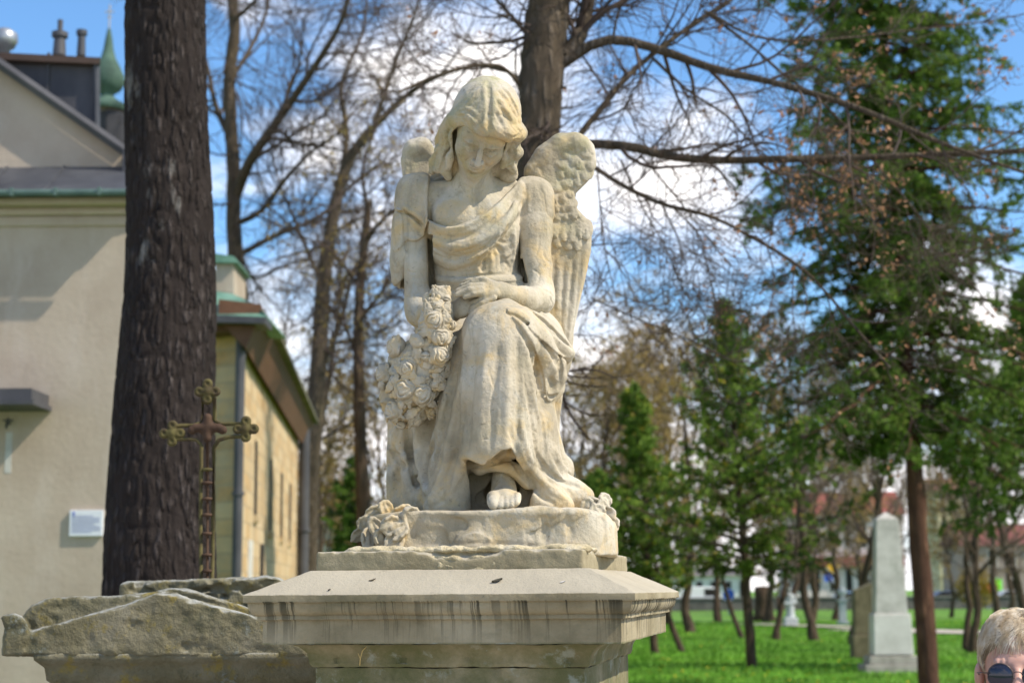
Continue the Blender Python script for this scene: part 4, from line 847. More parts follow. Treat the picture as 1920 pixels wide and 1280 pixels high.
# dead leaves and bits of litter lying on the sloping top of the cornice
def slope_pt(x, t):
    """local x, t 0 at the eave .. 1 at the slab foot -> world"""
    yl = -(.449 - .095 * t); zl_ = PZ['et'] + (PZ['sb'] - PZ['et']) * t + .0004; ca, sa = math.cos(-PA), math.sin(-PA)
    return np.array([PCX + x * ca - yl * sa, PCY + x * sa + yl * ca, zl_])
for x, t, L_, a, col, lab in [(.105, .45, .022, .5, (.05, .045, .03), 'dark curled dead leaf on the cornice slope under the foot of the angel'), (-.13, .55, .014, -.4, (.20, .17, .12), 'small brown leaf scrap on the left half of the cornice slope'), (.225, .40, .010, .2, (.55, .53, .50), 'tiny whitish fleck on the cornice slope near its right corner'), (-.20, .15, .008, 1.0, (.06, .05, .035), 'tiny dark crumb near the left front edge of the cornice')]:
    p = slope_pt(x, t); D = np.array([math.cos(a), math.sin(a) * .6, .25]); U = np.array([-math.sin(a), math.cos(a), .35]); V_ = []
    for i in range(6):
        u = i / 5 - .5; wv = math.cos(u * 3) * .42
        for j in (-1, 0, 1): V_.append(p + D * u * L_ + U * j * wv * L_ * .5 + np.array([0, 0, (abs(j) * .12 + u * u * .25 + .04) * L_]))
    V_ = np.array(V_); V_ = np.vstack([V_, V_ - [0, 0, .0006]]); Q_ = []
    for o_, f in ((0, 1), (18, -1)):
        for i in range(5):
            for j in range(2): q_ = [o_ + i * 3 + j, o_ + i * 3 + j + 1, o_ + i * 3 + j + 4, o_ + i * 3 + j + 3]; Q_.append(q_[::f])
    tag(link('dead_leaf', mesh_np('dead_leaf', V_, np.array(Q_)), None, flat('litter', col, bump=0)), lab, 'leaf')
m = MB(); ca, sa = math.cos(-PA), math.sin(-PA); yl = -.352; x0 = -.165; b0 = np.array([PCX + x0 * ca - yl * sa, PCY + x0 * sa + yl * ca, PZ['cb'] - .040])
m.tube([b0, b0 + [.002, -.012, .012], b0 + [.006, -.016, .026], b0 + [.014, -.020, .034]], [.0011, .0010, .0008, .0005], 5)
m.tube([b0 + [.002, -.012, .012], b0 + [-.002, -.016, .022]], [.0008, .0004], 5)
tag(m.build('dry_stalk', flat('straw', (.55, .42, .18), bump=0)), 'dry straw coloured stalk sprouting from the joint under the cornice', 'plant')
# ================================================================= ground
def grass_extra(nt, co, c, h, b):
    ob = N(nt, 'ShaderNodeTexCoord').outputs['Object']
    n = ramp(nt, tex(nt, ob, .22, 5, .6), [(.38, (0, 0, 0)), (.62, (1, 1, 1))])
    c = mixc(nt, mth(nt, 'MULTIPLY', n, .55), c, (.06, .16, .012))
    n = ramp(nt, tex(nt, ob, 1.3, 5, .7), [(.50, (0, 0, 0)), (.66, (1, 1, 1))])
    c = mixc(nt, mth(nt, 'MULTIPLY', n, .6), c, (.20, .36, .03))
    n = ramp(nt, tex(nt, ob, .09, 4, .6), [(.54, (0, 0, 0)), (.68, (1, 1, 1))])
    return mixc(nt, mth(nt, 'MULTIPLY', n, .5), c, (.16, .17, .05)), h
M_LAWN = material('lawn', [(.35, (.07, .18, .012)), (.55, (.12, .26, .018)), (.7, (.17, .32, .03))], scale=3, bump=.6, bscale=30, bdist=.05, extra=grass_extra)
gm = MB(); n_ = 60
xs = np.concatenate([np.linspace(-900, -60, 12), np.linspace(-55, 55, 56), np.linspace(60, 900, 12)]); ys = np.concatenate([np.linspace(-40, 130, 80), np.linspace(140, 1800, 14)])
XX, YY = np.meshgrid(xs, ys, indexing='ij'); V = np.stack([XX, YY, 0 * XX], -1).reshape(-1, 3)
V[:, 2] += vnoise(V, 9.0, 2) * .16 * np.clip((V[:, 1] - 6) / 10, 0, 1)
i, j = np.meshgrid(np.arange(len(xs) - 1), np.arange(len(ys) - 1), indexing='ij'); m_ = len(ys)
gm.add(V, np.stack([i * m_ + j, (i + 1) * m_ + j, (i + 1) * m_ + j + 1, i * m_ + j + 1], -1).reshape(-1, 4))
tag(gm.build('ground', M_LAWN, smooth=True), kind='structure')
# grass blades on the lawn in view and yellow dandelions
def leafmesh(C, D, U, L, Wd, quad=True):
    """quads centred at C with long axis D, side axis U"""
    a = C - D * L[:, None] / 2; b = C + D * L[:, None] / 2; s = U * Wd[:, None] / 2
    V = np.stack([a - s * .4, a + s * .4, b + s * .0 + (C - a) * 0 + s * .25, b - s * .25], 1) if quad else None
    n = len(C); V = np.stack([a, C + s, b, C - s], 1)
    return V.reshape(-1, 3), (np.arange(n)[:, None] * 4 + np.arange(4)[None])
def runit(n, rg=RNG):
    v = rg.normal(size=(n, 3)); return v / np.linalg.norm(v, axis=1, keepdims=True)
nb = 90000
yy = 14 * (90 / 14) ** RNG.random(nb); xx = yy * RNG.uniform(-.06, .36, nb)
C = np.stack([xx, yy, 0 * xx + .04], 1); D = runit(nb) * .5 + [0, 0, 1]; D /= np.linalg.norm(D, axis=1, keepdims=True); U = np.cross(D, [0, 1, 0]) + .2 * runit(nb)
sc_ = np.clip(yy / 30, .6, 3)
V, Q = leafmesh(C, D, U, .13 * RNG.uniform(.6, 1.4, nb), .022 * sc_)
M_BLADE = flat('grass_blade', (.12, .28, .022), var=.5, scale=.8, bump=0)
tag(link('grass', mesh_np('grass', V, Q, False), None, M_BLADE), kind='stuff')
nd = 900; yy = 26 * (90 / 26) ** RNG.random(nd); xx = yy * RNG.uniform(.08, .33, nd); k_ = vnoise(np.stack([xx, yy, 0 * xx], 1), 5, 4) > -.02
xx, yy = xx[k_], yy[k_]; nd = len(xx); C = np.stack([xx, yy, 0 * xx + .10], 1); D = runit(nd); D[:, 2] *= .25
V, Q = leafmesh(C, D, np.cross(D, [0, .3, 1.]), .09 + 0 * xx, .10 + 0 * xx)
tag(link('dandelions', mesh_np('dandelions', V, Q, False), None, flat('dandelion_yellow', (.75, .55, .03), bump=0)), kind='stuff')
# paths across the lawn, plus an added gravel strip near the camera
M_PATH = material('path_gravel', [(.35, (.36, .31, .26)), (.65, (.50, .44, .38))], scale=2, bump=.4, bscale=60)
def strip(name, pl, w, z, mat):
    pl = smooth_pl(pl, 1.0); t = np.gradient(pl, axis=0); t /= np.linalg.norm(t, axis=1, keepdims=True); nn = np.stack([-t[:, 1], t[:, 0]], 1)
    L_ = pl + nn * w / 2; R2 = pl - nn * w / 2; n = len(pl); V = np.vstack([np.column_stack([L_, np.full(n, z)]), np.column_stack([R2, np.full(n, z)])]); i = np.arange(n - 1)
    return tag(link(name, mesh_np(name, V, np.stack([i + 1, i, i + n, i + 1 + n], 1), False), None, mat), kind='structure')
strip('path', [(-14, 1.0), (-5, 1.2), (0, 1.5), (5, 1.8), (14, 2.0)], 15, .012, M_PATH)  # unseen gravel strip, added to weaken the green bounce off the lawn
strip('path', [(14.5, 70), (17.5, 63.5), (22, 60), (30, 58), (45, 57)], 3.6, .10, M_PATH)
strip('path', [(11.5, 82), (14, 76), (15.5, 71)], 1.6, .104, M_PATH)
strip('road', [(-200, 175), (0, 172), (60, 170), (300, 168)], 9, .12, material('asphalt', [(.4, (.05, .05, .052)), (.6, (.07, .07, .07))], scale=2))

# ================================================================= left plaster building
M_PLA = material('aged_plaster', [(.32, (.33, .265, .205)), (.5, (.395, .325, .255)), (.68, (.45, .38, .305))], scale=.9, detail=9, bump=.25, bscale=18, bdist=.02,
    extra=lambda nt, co, c, h, b: (mixc(nt, mth(nt, 'MULTIPLY', ramp(nt, tex(nt, co, 2.5, 6, .7, .4, (1, 1, .35)), [(.52, (0, 0, 0)), (.66, (1, 1, 1))]), .45), c, (.47, .405, .345)), h), rough=.95)
M_LEAD = material('lead_sheet', [(.35, (.045, .045, .052)), (.65, (.085, .083, .09))], scale=2.2, bump=.3, bscale=9, rough=.55, map_scale=(1, 1, .5))
M_TIN = material('dull_tin', [(.3, (.038, .040, .048)), (.7, (.075, .078, .088))], scale=3, bump=.2, rough=.5)
M_COPPER = material('copper_patina', [(.3, (.06, .12, .09)), (.5, (.12, .24, .175)), (.7, (.19, .33, .25))], scale=2.5, rough=.6, bump=.25)
BD = 15.0
def bq(mb, pts, d0, d1, sh=(0, 0, 0)):
    """polygon of photo pixels at forward distance d0 extruded back to d1"""
    F_ = np.array([P(x, y, d0) for x, y in pts]); 
    if poly_area(F_) > 0: F_ = F_[::-1]
    Bk = F_ + [0, d1 - d0, 0]; Bk[:, 0] = np.where(F_[:, 0] > F_[:, 0].mean(), Bk[:, 0] + sh[0], Bk[:, 0])
    return mb.hexa(F_, Bk)
def poly_area(F_):
    x, z = F_[:, 0], F_[:, 2]; return .5 * np.sum(x * np.roll(z, -1) - z * np.roll(x, -1))
bl_c = P(150, 700, BD); bld = empty('plaster_house', (bl_c[0], BD, 0), 'plastered house with grey metal roof and green copper gutter at the left edge', 'house')
gz = P(0, 350, BD)[2]
def R0(pts): return [(x, y) for x, y in pts]
w = MB(); wl = P(-700, 600, BD)[0]; wr = P(262, 600, BD)[0]; ztop = P(0, 392, BD)[2]
w.box((wl, BD, 0), (wr, BD + 3.2, ztop)); w.build('wall', M_PLA, bld)
w = MB(); bq(w, [(-640, 338), (229, 338), (229, 289), (-10, 124), (-200, -8), (-420, 140)], BD + .35, BD + 3.2); w.build('gable_wall', M_PLA, bld)
rf = MB()      # verge of the gable roof
for a, b in [((-200, -22), (-12, 112)), ((-12, 112), (236, 284))]:
    rf.tube([P(*a, BD + .25), P(*b, BD + .25)], .055, 6)
rf.box(P(228, 335, BD + .2), P(238, 282, BD + .2) + [0, .3, 0])
z0_, z1_ = P(-200, -8, BD + .3)[2], P(236, 287, BD + .3)[2]; x0_, x1_ = P(-200, -8, BD + .3)[0], P(236, 287, BD + .3)[0]
rf.add([[x0_, BD + .3, z0_ + .05], [x1_, BD + .3, z1_ + .05], [x1_, BD + 3.3, z1_ + .05], [x0_, BD + 3.3, z0_ + .05], [2 * x0_ - x1_, BD + .3, z1_ + .05], [2 * x0_ - x1_, BD + 3.3, z1_ + .05]], [[0, 3, 2, 1], [4, 5, 3, 0]])
roof = rf.build('roof', M_LEAD, bld)
w = MB(); bq(w, [(-600, 372), (240, 376), (240, 340), (-600, 330)], BD - .42, BD - .40)
zt, zb_ = P(0, 334, BD)[2], P(0, 373, BD)[2]
w = MB(); w.hexa([(wl, BD - .30, zb_ - .03), (wl, BD + .36, zb_ + .02), (wl, BD + .36, zt + .20), (wl, BD - .30, zb_ + .0)], [(wr, BD - .30, zb_ - .03), (wr, BD + .36, zb_ + .02), (wr, BD + .36, zt + .20), (wr, BD - .30, zb_ + .0)])
for k in range(9):
    x = P(100 - k * 110, 350, BD)[0]; w.tube([(x, BD - .31, zb_ + .002), (x, BD + .35, zt + .20)], .012, 6)
w.build('pent_roof', M_TIN, bld)
w = MB(); w.tube([(wl, BD - .34, zb_ - .02), (wr + .05, BD - .34, zb_ - .03)], .032, 10); 
for k in range(12): x = P(205 - k * 80, 350, BD)[0]; w.box((x - .015, BD - .385, zb_ - .06), (x + .015, BD - .29, zb_ + .01))
w.build('gutter', material('old_copper', [(.3, (.05, .085, .075)), (.7, (.11, .17, .15))], scale=3, rough=.5), bld)
w = MB(); w.box((wl, BD - .20, zb_ - .10), (wr - .02, BD + .002, zb_ - .03)); w.box((wl, BD - .07, zb_ - .17), (wr - .02, BD + .003, zb_ - .10)); w.box((wl, BD - .03, zb_ - .27), (wr - .02, BD + .004, zb_ - .17)); w.build('eaves_cornice', M_PLA, bld, bevel=.02)
# lead clad roof block, chimneys and ventilator
w = MB(); bq(w, [(-160, 320), (183, 250), (183, 108), (-160, 92)], BD + .7, BD + 2.6, (-.55, 0, 0))
for px in (92, -30): 
    a = P(px, 100, BD + .69); w.box((a[0] - .012, BD + .67, P(0, 230, BD)[2]), (a[0] + .012, BD + .71, a[2]))
w.build('roof_block', M_LEAD, bld)
w = MB(); bq(w, [(-170, 104), (188, 120), (188, 108), (-170, 90)], BD + .6, BD + 2.7, (-.65, 0, 0)); w.build('block_coping', flat('rusty_coping', (.07, .045, .035)), bld)
w = MB(); a = P(181, 250, BD + .66); b_ = P(181, 112, BD + .66); w.tube([a, b_], .035, 8); w.build('downpipe', M_TIN, bld)
def chim(name, px, pw, yb, ys_, yt, mat, depth):
    a = P(px, yb, depth); s1 = P(px, ys_, depth); t = P(px, yt, depth); r = pw * depth / FPX / 2
    m = MB(); m.lathe((a[0], depth, 0), [(0, a[2]), (r * 1.25, a[2]), (r * 1.05, s1[2] - .02), (r * 1.5, s1[2]), (r * 1.5, s1[2] + .05), (r * .5, s1[2] + .06), (r * .5, t[2]), (0, t[2])], 16); return m.build(name, mat, bld, smooth=False)
chim('chimney', 111, 21, 105, 70, 38, M_LEAD, BD + 2); chim('chimney', 152, 14, 105, 66, 62, M_TIN, BD + 2)
m = MB(); a = P(8, 95, BD + 1.5); r = .085; m.lathe((a[0], BD + 1.5, a[2] - .1), [(0, 0), (.06, 0), (.06, .12), (.10, .13), (.135, .20), (.13, .28), (.06, .33), (0, .335)], 18); m.build('roof_ventilator', flat('galvanised', (.35, .36, .37), metal=.7, rough=.4), bld, smooth=True)
# things on the wall
a = P(-40, 772, BD); b_ = P(92, 741, BD); m = MB(); m.box((a[0] - 3, BD - .55, a[2] + .03), (b_[0], BD + .01, b_[2])); m.box((a[0] - 3, BD - .60, a[2]), (b_[0] + .03, BD + .01, a[2] + .045)); cn = m.build('door_canopy', M_LEAD, bld)
m = MB(); a = P(18, 800, BD); m.tube([(a[0], BD + .01, a[2] + .03), (a[0], BD - .08, a[2] + .03), (a[0], BD - .10, a[2] - .02)], .012, 8); m.tube([(a[0] - .045, BD - .05, a[2] + .055), (a[0] + .045, BD - .05, a[2] + .055)], .009, 6); m.tube([(a[0], BD - .05, a[2] + .03), (a[0], BD - .05, a[2] + .08)], .008, 6); m.build('tap', M_TIN, bld)
m = MB(); m.box((a[0] - .03, BD - .004, a[2] - .42), (a[0] + .028, BD + .01, a[2] - .05)); m.build('lime_stain', flat('lime', (.45, .44, .41)), bld)
a = P(131, 1005, BD); b_ = P(195, 956, BD); sg = MB(); sg.box((a[0], BD - .035, a[2]), (b_[0], BD + .002, b_[2])); M_SIGN = flat('white_enamel', (.62, .64, .68), var=.03, bump=0, rough=.4)
sgo = tag(sg.build('notice_board', M_SIGN, bevel=.004), 'small white notice with lines of blue grey print on the plaster wall', 'sign')
M_INK = flat('blue_ink', (.16, .18, .34), bump=0); m = MB(); wdt = b_[0] - a[0]; hh = b_[2] - a[2]
for k in range(9):
    z = b_[2] - hh * (.24 + .078 * k); x = a[0] + wdt * .08; 
    while x < b_[0] - wdt * .12 - (0 if k % 4 else wdt * .2):
        L_ = random.uniform(.008, .026); m.box((x, BD - .0375, z), (x + L_, BD - .034, z + .0065)); x += L_ + .006
m.build('print', M_INK, sgo); m = MB(); m.box((a[0] + wdt * .10, BD - .0385, b_[2] - hh * .22), (a[0] + wdt * .15, BD - .033, b_[2] - hh * .06)); m.build('emblem', flat('blue_mark', (.05, .10, .45), bump=0), sgo)

# ================================================================= onion domed turret of the church beyond
CD = 42.0
tu = P(205, 300, CD); tur = empty('onion_dome_turret', (tu[0], CD, 0), 'slender turret with green copper onion dome behind the grey roof', 'turret')
m = MB(); r = 32 * CD / FPX; zb2 = P(0, 275, CD)[2]; zt2 = P(0, 208, CD)[2]
m.lathe((tu[0], CD, 0), [(0, 0), (r * 1.3, 0), (r * 1.3, zb2 - 1.0), (r * .9, zb2 - .9), (r * .9, zt2), (0, zt2)], 8); m.build('drum', material('turret_boards', [(.4, (.14, .12, .11)), (.6, (.22, .19, .17))], scale=3), tur)
for k in range(8):
    t = (k + .5) * math.pi / 4; c = (tu[0] + math.cos(t) * r * .86, CD + math.sin(t) * r * .86)
    mw = MB(); mw.box((c[0] - .03, c[1] - .16, zb2 + .05), (c[0] + .03, c[1] + .16, zt2 - .12), rz=t, c=c); mw.build('louvre', flat('dark_louvre', (.03, .03, .035)), tur)
m = MB(); z = lambda y: P(0, y, CD)[2]; q = CD / FPX
m.lathe((tu[0] - 8 * q, CD, 0), [(42 * q, z(212)), (46 * q, z(206)), (40 * q, z(200)), (22 * q, z(190)), (12 * q, z(182)), (14 * q, z(178)), (26 * q, z(170)), (33 * q, z(158)), (32 * q, z(145)), (24 * q, z(128)), (15 * q, z(112)), (10 * q, z(95)), (7 * q, z(75)), (3 * q, z(56)), (0, z(54))], 32); m.build('onion_dome', material('dark_copper_patina', [(.3, (.035, .065, .05)), (.7, (.085, .15, .115))], scale=2), tur, smooth=True)
m = MB(); xq = tu[0] - 8 * q - 16 * q; xc = tu[0] - 8 * q; m.tube([(xc, CD, z(58)), (xc, CD, z(10))], 1.6 * q, 6); m.tube([(xc - 9 * q, CD, z(24)), (xc + 9 * q, CD, z(24))], 1.4 * q, 6); m.tube([(xc - 5 * q, CD, z(34)), (xc + 5 * q, CD, z(34))], 1.2 * q, 6); m.build('cross', flat('grey_cross', (.35, .33, .30)), tur)

# ================================================================= yellow stone church with slit windows
def brick_extra(nt, co, c, h, b):
    ob = N(nt, 'ShaderNodeTexCoord').outputs['Object']; bt = N(nt, 'ShaderNodeTexBrick', i_Scale=1.0, i_Mortar_Size=.02, i_Brick_Width=.55, i_Row_Height=.26)
    sp2 = N(nt, 'ShaderNodeSeparateXYZ'); nt.links.new(ob, sp2.inputs[0]); cb = N(nt, 'ShaderNodeCombineXYZ')
    nt.links.new(mth(nt, 'ADD', sp2.outputs[0], sp2.outputs[1]), cb.inputs[0]); nt.links.new(sp2.outputs[2], cb.inputs[1]); nt.links.new(cb.outputs[0], bt.inputs['Vector'])
    bt.inputs['Color1'].default_value = (.0, .0, .0, 1); bt.inputs['Color2'].default_value = (1, 1, 1, 1); bt.inputs['Mortar'].default_value = (.6, .6, .6, 1)
    bt.inputs['Bias'].default_value = 0
    sc_ = ramp(nt, tex(nt, ob, 2.6, 4, .8, 0, (1, 1, 2.2)), [(.42, (0, 0, 0)), (.56, (1, 1, 1))]); c = mixc(nt, mth(nt, 'MULTIPLY', sc_, .6), c, (.30, .21, .11))
    c = mixc(nt, mth(nt, 'MULTIPLY', bt.outputs['Color'], .75), c, (.64, .50, .31)); n = ramp(nt, tex(nt, ob, 1.6, 5), [(.4, (0, 0, 0)), (.65, (1, 1, 1))])
    c = mixc(nt, mth(nt, 'MULTIPLY', n, .4), c, (.50, .44, .33)); c = mixc(nt, mth(nt, 'MULTIPLY', bt.outputs['Fac'], .45), c, (.30, .23, .15))
    return c, mth(nt, 'ADD', mth(nt, 'MULTIPLY', bt.outputs['Fac'], -1.2), h)
M_YST = material('yellow_sandstone', [(.3, (.40, .20, .065)), (.6, (.56, .33, .13))], scale=1.2, bump=.5, bscale=8, bdist=.02, extra=brick_extra)
d1, d2 = 25.0, 40.0; A1 = P(452, 600, d1); A2 = P(560, 800, d2); A1[2] = 6.0; A2[2] = 6.0
ztA = P(455, 606, d1)[2]; ztA2 = P(560, 800, d2)[2]; HW = (ztA + ztA2) / 2 
chu = empty('stone_church', (A1[0], d1, 0), 'yellow sandstone church with brown eaves and green copper apron behind the dark trunk', 'church')
fx = P(330, 700, d1)[0]
m = MB(); dirv = np.array([A2[0] - A1[0], d2 - d1]); 
zr1, zr2 = ztA, ztA2
m.hexa([(fx, d1 + .6, 0), (A1[0], d1, 0), (A2[0], d2, 0), (fx - 8, d2 + 3, 0), (fx - 8, d1 + 2, 0)][::1], [(fx, d1 + .6, zr1), (A1[0], d1, zr1), (A2[0], d2, zr2), (fx - 8, d2 + 3, zr2), (fx - 8, d1 + 2, zr1)]); m.build('wall', M_YST, chu)
# eaves: brown soffit and gutter edge
def chp(t, off, z): 
    x = A1[0] + dirv[0] * t; y = d1 + dirv[1] * t; nrm = np.array([dirv[1], -dirv[0]]); nrm = nrm / np.linalg.norm(nrm); return [x + nrm[0] * off, y + nrm[1] * off, z]
zz1, zz2 = P(492, 588, d1 - .2)[2], P(586, 782, d2)[2]; M_SOF = flat('brown_soffit', (.13, .062, .032)); zl = lambda t: zr1 + (zr2 - zr1) * t
m = MB(); o_ = .34; m.hexa([chp(-.03, -.3, zl(0) - .02), chp(-.03, .12, zl(0) - .45), chp(-.03, o_, zl(0) + .10), chp(-.03, o_, zl(0) + .22), chp(-.03, -.3, zl(0) + .3)], [chp(1.02, -.3, zl(1) - .02), chp(1.02, .12, zl(1) - .45), chp(1.02, o_, zl(1) + .10), chp(1.02, o_, zl(1) + .22), chp(1.02, -.3, zl(1) + .3)]); m.build('soffit', M_SOF, chu)
m = MB(); m.hexa([chp(.13, o_ + .02, zl(.13) + .12), chp(.13, o_ + .12, zl(.13) + .12), chp(.13, o_ + .10, zl(.13) + .24), chp(.13, -3.5, zl(.13) + .10), chp(.13, -3.6, zl(.13) - .1)], [chp(1.03, o_ + .02, zl(1) + .12), chp(1.03, o_ + .12, zl(1) + .12), chp(1.03, o_ + .10, zl(1) + .24), chp(1.03, -3.5, zl(1) + .10), chp(1.03, -3.6, zl(1) - .1)]); m.build('roof', material('moss_roof', [(.4, (.09, .085, .05)), (.6, (.15, .14, .09))], scale=2), chu)
# copper apron over the front end
m = MB(); fr = d1 - .5
pts = [(360, 589), (500, 594), (490, 580), (468, 562), (445, 550), (425, 540), (360, 528)]; F_ = np.array([P(x, y, fr) for x, y in pts]); F_[2:, 1] += [.05, .2, .35, .5, .6]
m.hexa(F_[::-1], (F_ + [0, 2.2, 0])[::-1]); m.build('copper_apron', M_COPPER, chu)
m = MB(); bq(m, [(360, 603), (496, 606), (498, 594), (360, 588)], d1 - .62, d1 + .1); m.build('gutter', M_LEAD, chu)
m = MB(); bq(m, [(360, 622), (470, 622), (462, 604), (360, 600)], d1 - .35, d1 + .4); m.build('fascia', M_SOF, chu)
m = MB(); bq(m, [(404, 545), (438, 550), (438, 488), (404, 484)], d1 + 1.2, d1 + 2.4); m.build('dormer', M_PLA, chu); m = MB(); bq(m, [(398, 492), (446, 492), (438, 480), (398, 474)], d1 + 1.1, d1 + 2.5); m.build('dormer_roof', M_COPPER, chu)
for px, t, w_ in ((452, None, .075), (571, None, .13)):
    d_ = d1 - .15 if px == 452 else d2 - .3
    b0 = P(px, 610 if px == 452 else 805, d_); m = MB(); x = b0[0]; m.tube([(x, d_, 0.02), (x, d_, b0[2]), (x + .0, d_ - .25, b0[2] + .25)], w_, 10); 
    for z_ in (1.5, 3.2): m.lathe((x, d_, z_), [(w_, 0), (w_ * 1.3, 0), (w_ * 1.3, .06), (w_, .06)], 12)
    m.build('downpipe', M_LEAD, chu)
M_DARKGL = flat('dark_pane', (.030, .026, .024), bump=0, rough=.75, spec=.1)
for t, z0w, z1w in [(.20, 3.05, 4.3), (.42, 2.9, 4.25), (.62, 2.9, 4.2), (.80, 2.9, 4.15)]:
    m = MB(); m.hexa([chp(t - .012, -.2, z0w), chp(t + .012, -.2, z0w), chp(t + .012, .02, z0w), chp(t - .012, .02, z0w)][::-1], [chp(t - .012, -.2, z1w), chp(t + .012, -.2, z1w), chp(t + .012, .02, z1w), chp(t - .012, .02, z1w)][::-1]); wi = m.build('window', M_DARKGL, chu)
    m = MB(); m.hexa([chp(t - .017, -.1, z0w - .12), chp(t + .017, -.1, z0w - .12), chp(t + .017, .07, z0w - .12), chp(t - .017, .07, z0w - .12)][::-1], [chp(t - .017, -.1, z0w - .005), chp(t + .017, -.1, z0w - .005), chp(t + .017, .07, z0w - .005), chp(t - .017, .07, z0w - .005)][::-1]); m.build('sill', M_YST, wi)
m = MB(); t = .30; m.hexa([chp(t - .02, -.2, 1.75), chp(t + .02, -.2, 1.75), chp(t + .02, .025, 1.75), chp(t - .02, .025, 1.75)][::-1], [chp(t - .02, -.2, 2.6), chp(t + .02, -.2, 2.6), chp(t + .02, .025, 2.6), chp(t - .02, .025, 2.6)][::-1]); m.build('window', M_DARKGL, chu)
m = MB(); t = .14; m.hexa([chp(t - .02, -.2, 1.2), chp(t + .02, -.2, 1.2), chp(t + .02, .03, 1.2), chp(t - .02, .03, 1.2)][::-1], [chp(t - .02, -.2, 2.6), chp(t + .02, -.2, 2.6), chp(t + .02, .03, 2.6), chp(t - .02, .03, 2.6)][::-1]); m.build('wall_plaque', flat('pale_plaque', (.55, .53, .50)), chu)

# ================================================================= old tomb at picture left with iron cross
def tomb_extra(nt, co, c, h):
    ob = N(nt, 'ShaderNodeTexCoord').outputs['Object']; geo = N(nt, 'ShaderNodeNewGeometry'); sn = N(nt, 'ShaderNodeSeparateXYZ'); nt.links.new(geo.outputs['Normal'], sn.inputs[0])
    m = ramp(nt, tex(nt, ob, 17, 6, .7), [(.55, (0, 0, 0)), (.66, (1, 1, 1))]); c = mixc(nt, mth(nt, 'MULTIPLY', m, .7), c, (.25, .19, .035))
    m = ramp(nt, tex(nt, ob, 10, 7, .75), [(.54, (0, 0, 0)), (.64, (1, 1, 1))]); c = mixc(nt, mth(nt, 'MULTIPLY', m, .55), c, (.05, .055, .03))
    uf = mth(nt, 'MULTIPLY', mth(nt, 'SUBTRACT', sn.outputs[2], .35, clamp=True), 2.2, clamp=True)
    m = ramp(nt, tex(nt, ob, 13, 7, .75), [(.42, (0, 0, 0)), (.58, (1, 1, 1))]); c = mixc(nt, mth(nt, 'MULTIPLY', mth(nt, 'MULTIPLY', uf, m), .75), c, (.42, .43, .41))
    m = ramp(nt, tex(nt, ob, 5, 7, .8), [(.60, (0, 0, 0)), (.68, (1, 1, 1))]); c = mixc(nt, mth(nt, 'MULTIPLY', m, .45), c, (.36, .40, .39))
    return c, mth(nt, 'ADD', h, tex(nt, ob, 20, 6, .75))
M_TOMB = material('mossy_tombstone', [(.3, (.095, .085, .045)), (.5, (.155, .14, .085)), (.7, (.22, .20, .14))], scale=7, detail=9, bump=.9, bscale=60, bdist=.008, rough=.95,
    extra=lambda nt, co, c, h, b: tomb_extra(nt, co, c, h))
TD = 4.0; tc_ = P(330, 1225, TD)
tomb = empty('tomb_monument', (tc_[0], TD + .35, 0), 'squat mossy stone tomb monument with a low gabled cap left of the pedestal', 'tomb')
TV = Vol((P(-12, 1235, TD)[0], TD - .03, P(0, 1240, TD)[2]), (P(640, 1235, TD)[0] + .02, TD + .78, P(0, 1088, TD)[2] + .03), .0045)
cap_poly = [(5, 1229), (8, 1180), (2, 1158), (8, 1152), (24, 1149), (40, 1156), (50, 1168), (55, 1184), (110, 1170), (180, 1149), (240, 1132), (290, 1114), (330, 1112), (360, 1124), (420, 1140), (480, 1156), (540, 1175), (600, 1195), (618, 1206), (620, 1229)]
TV.viewpoly(cap_poly, TD, TD + .30, .0, cut=False, r=.006)
TV.viewpoly([(46, 1215), (42, 1155), (58, 1136), (88, 1121), (140, 1119), (210, 1118), (280, 1112), (320, 1103), (350, 1104), (420, 1126), (500, 1150), (600, 1185), (600, 1215)], TD + .20, TD + .72, .006, cut=False, r=.01)
for i in range(60):
    x = random.uniform(20, 610); y = random.uniform(1105, 1228); h_ = TV.hit(x, y)
    if h_ is not None: TV.ell(h_, (random.uniform(.006, .02), random.uniform(.0015, .003), random.uniform(.004, .012)), None, .008, cut=random.random() < .7)
TV.stroke([(262, 1140), (240, 1168), (238, 1190)], .006, -.005); TV.stroke([(300, 1108), (350, 1118), (420, 1136), (500, 1160)], .006, -.010); TV.stroke([(52, 1160), (60, 1182), (54, 1215)], .008, -.010)
link('gabled_cap', TV.mesh('gabled_cap', .003, .03, 71), tomb, M_TOMB)
def tomb_block(name, prof, cx, cy, hx, hy, seed):
    rows = []
    for o, z in dens(prof, .012):
        a, b_ = hx + o, hy + o; xs = np.linspace(-a, a, 70, endpoint=False); ys = np.linspace(-b_, b_, 60, endpoint=False)
        r = np.concatenate([np.stack([xs, xs * 0 - b_], 1), np.stack([ys * 0 + a, ys], 1), np.stack([-xs, xs * 0 + b_], 1), np.stack([ys * 0 - a, -ys], 1)]); rows.append(np.column_stack([r + [cx, cy], np.full(len(r), z)]))
    V = np.vstack(rows); m = len(rows[0]); n = len(rows); i, j = np.meshgrid(np.arange(n - 1), np.arange(m), indexing='ij'); j2 = (j + 1) % m
    Q = np.stack([i * m + j, i * m + j2, (i + 1) * m + j2, (i + 1) * m + j], -1).reshape(-1, 4)
    V = V + np.stack([vnoise(V, .04, seed + k) for k in range(3)], 1) * .006
    return link(name, mesh_np(name, V, [Q, np.arange(m)[::-1][None], (np.arange(m) + (n - 1) * m)[None]], True), tomb, M_TOMB)
xl, xr_ = P(98, 1240, TD)[0], P(592, 1240, TD)[0]; zt_ = P(300, 1226, TD)[2]
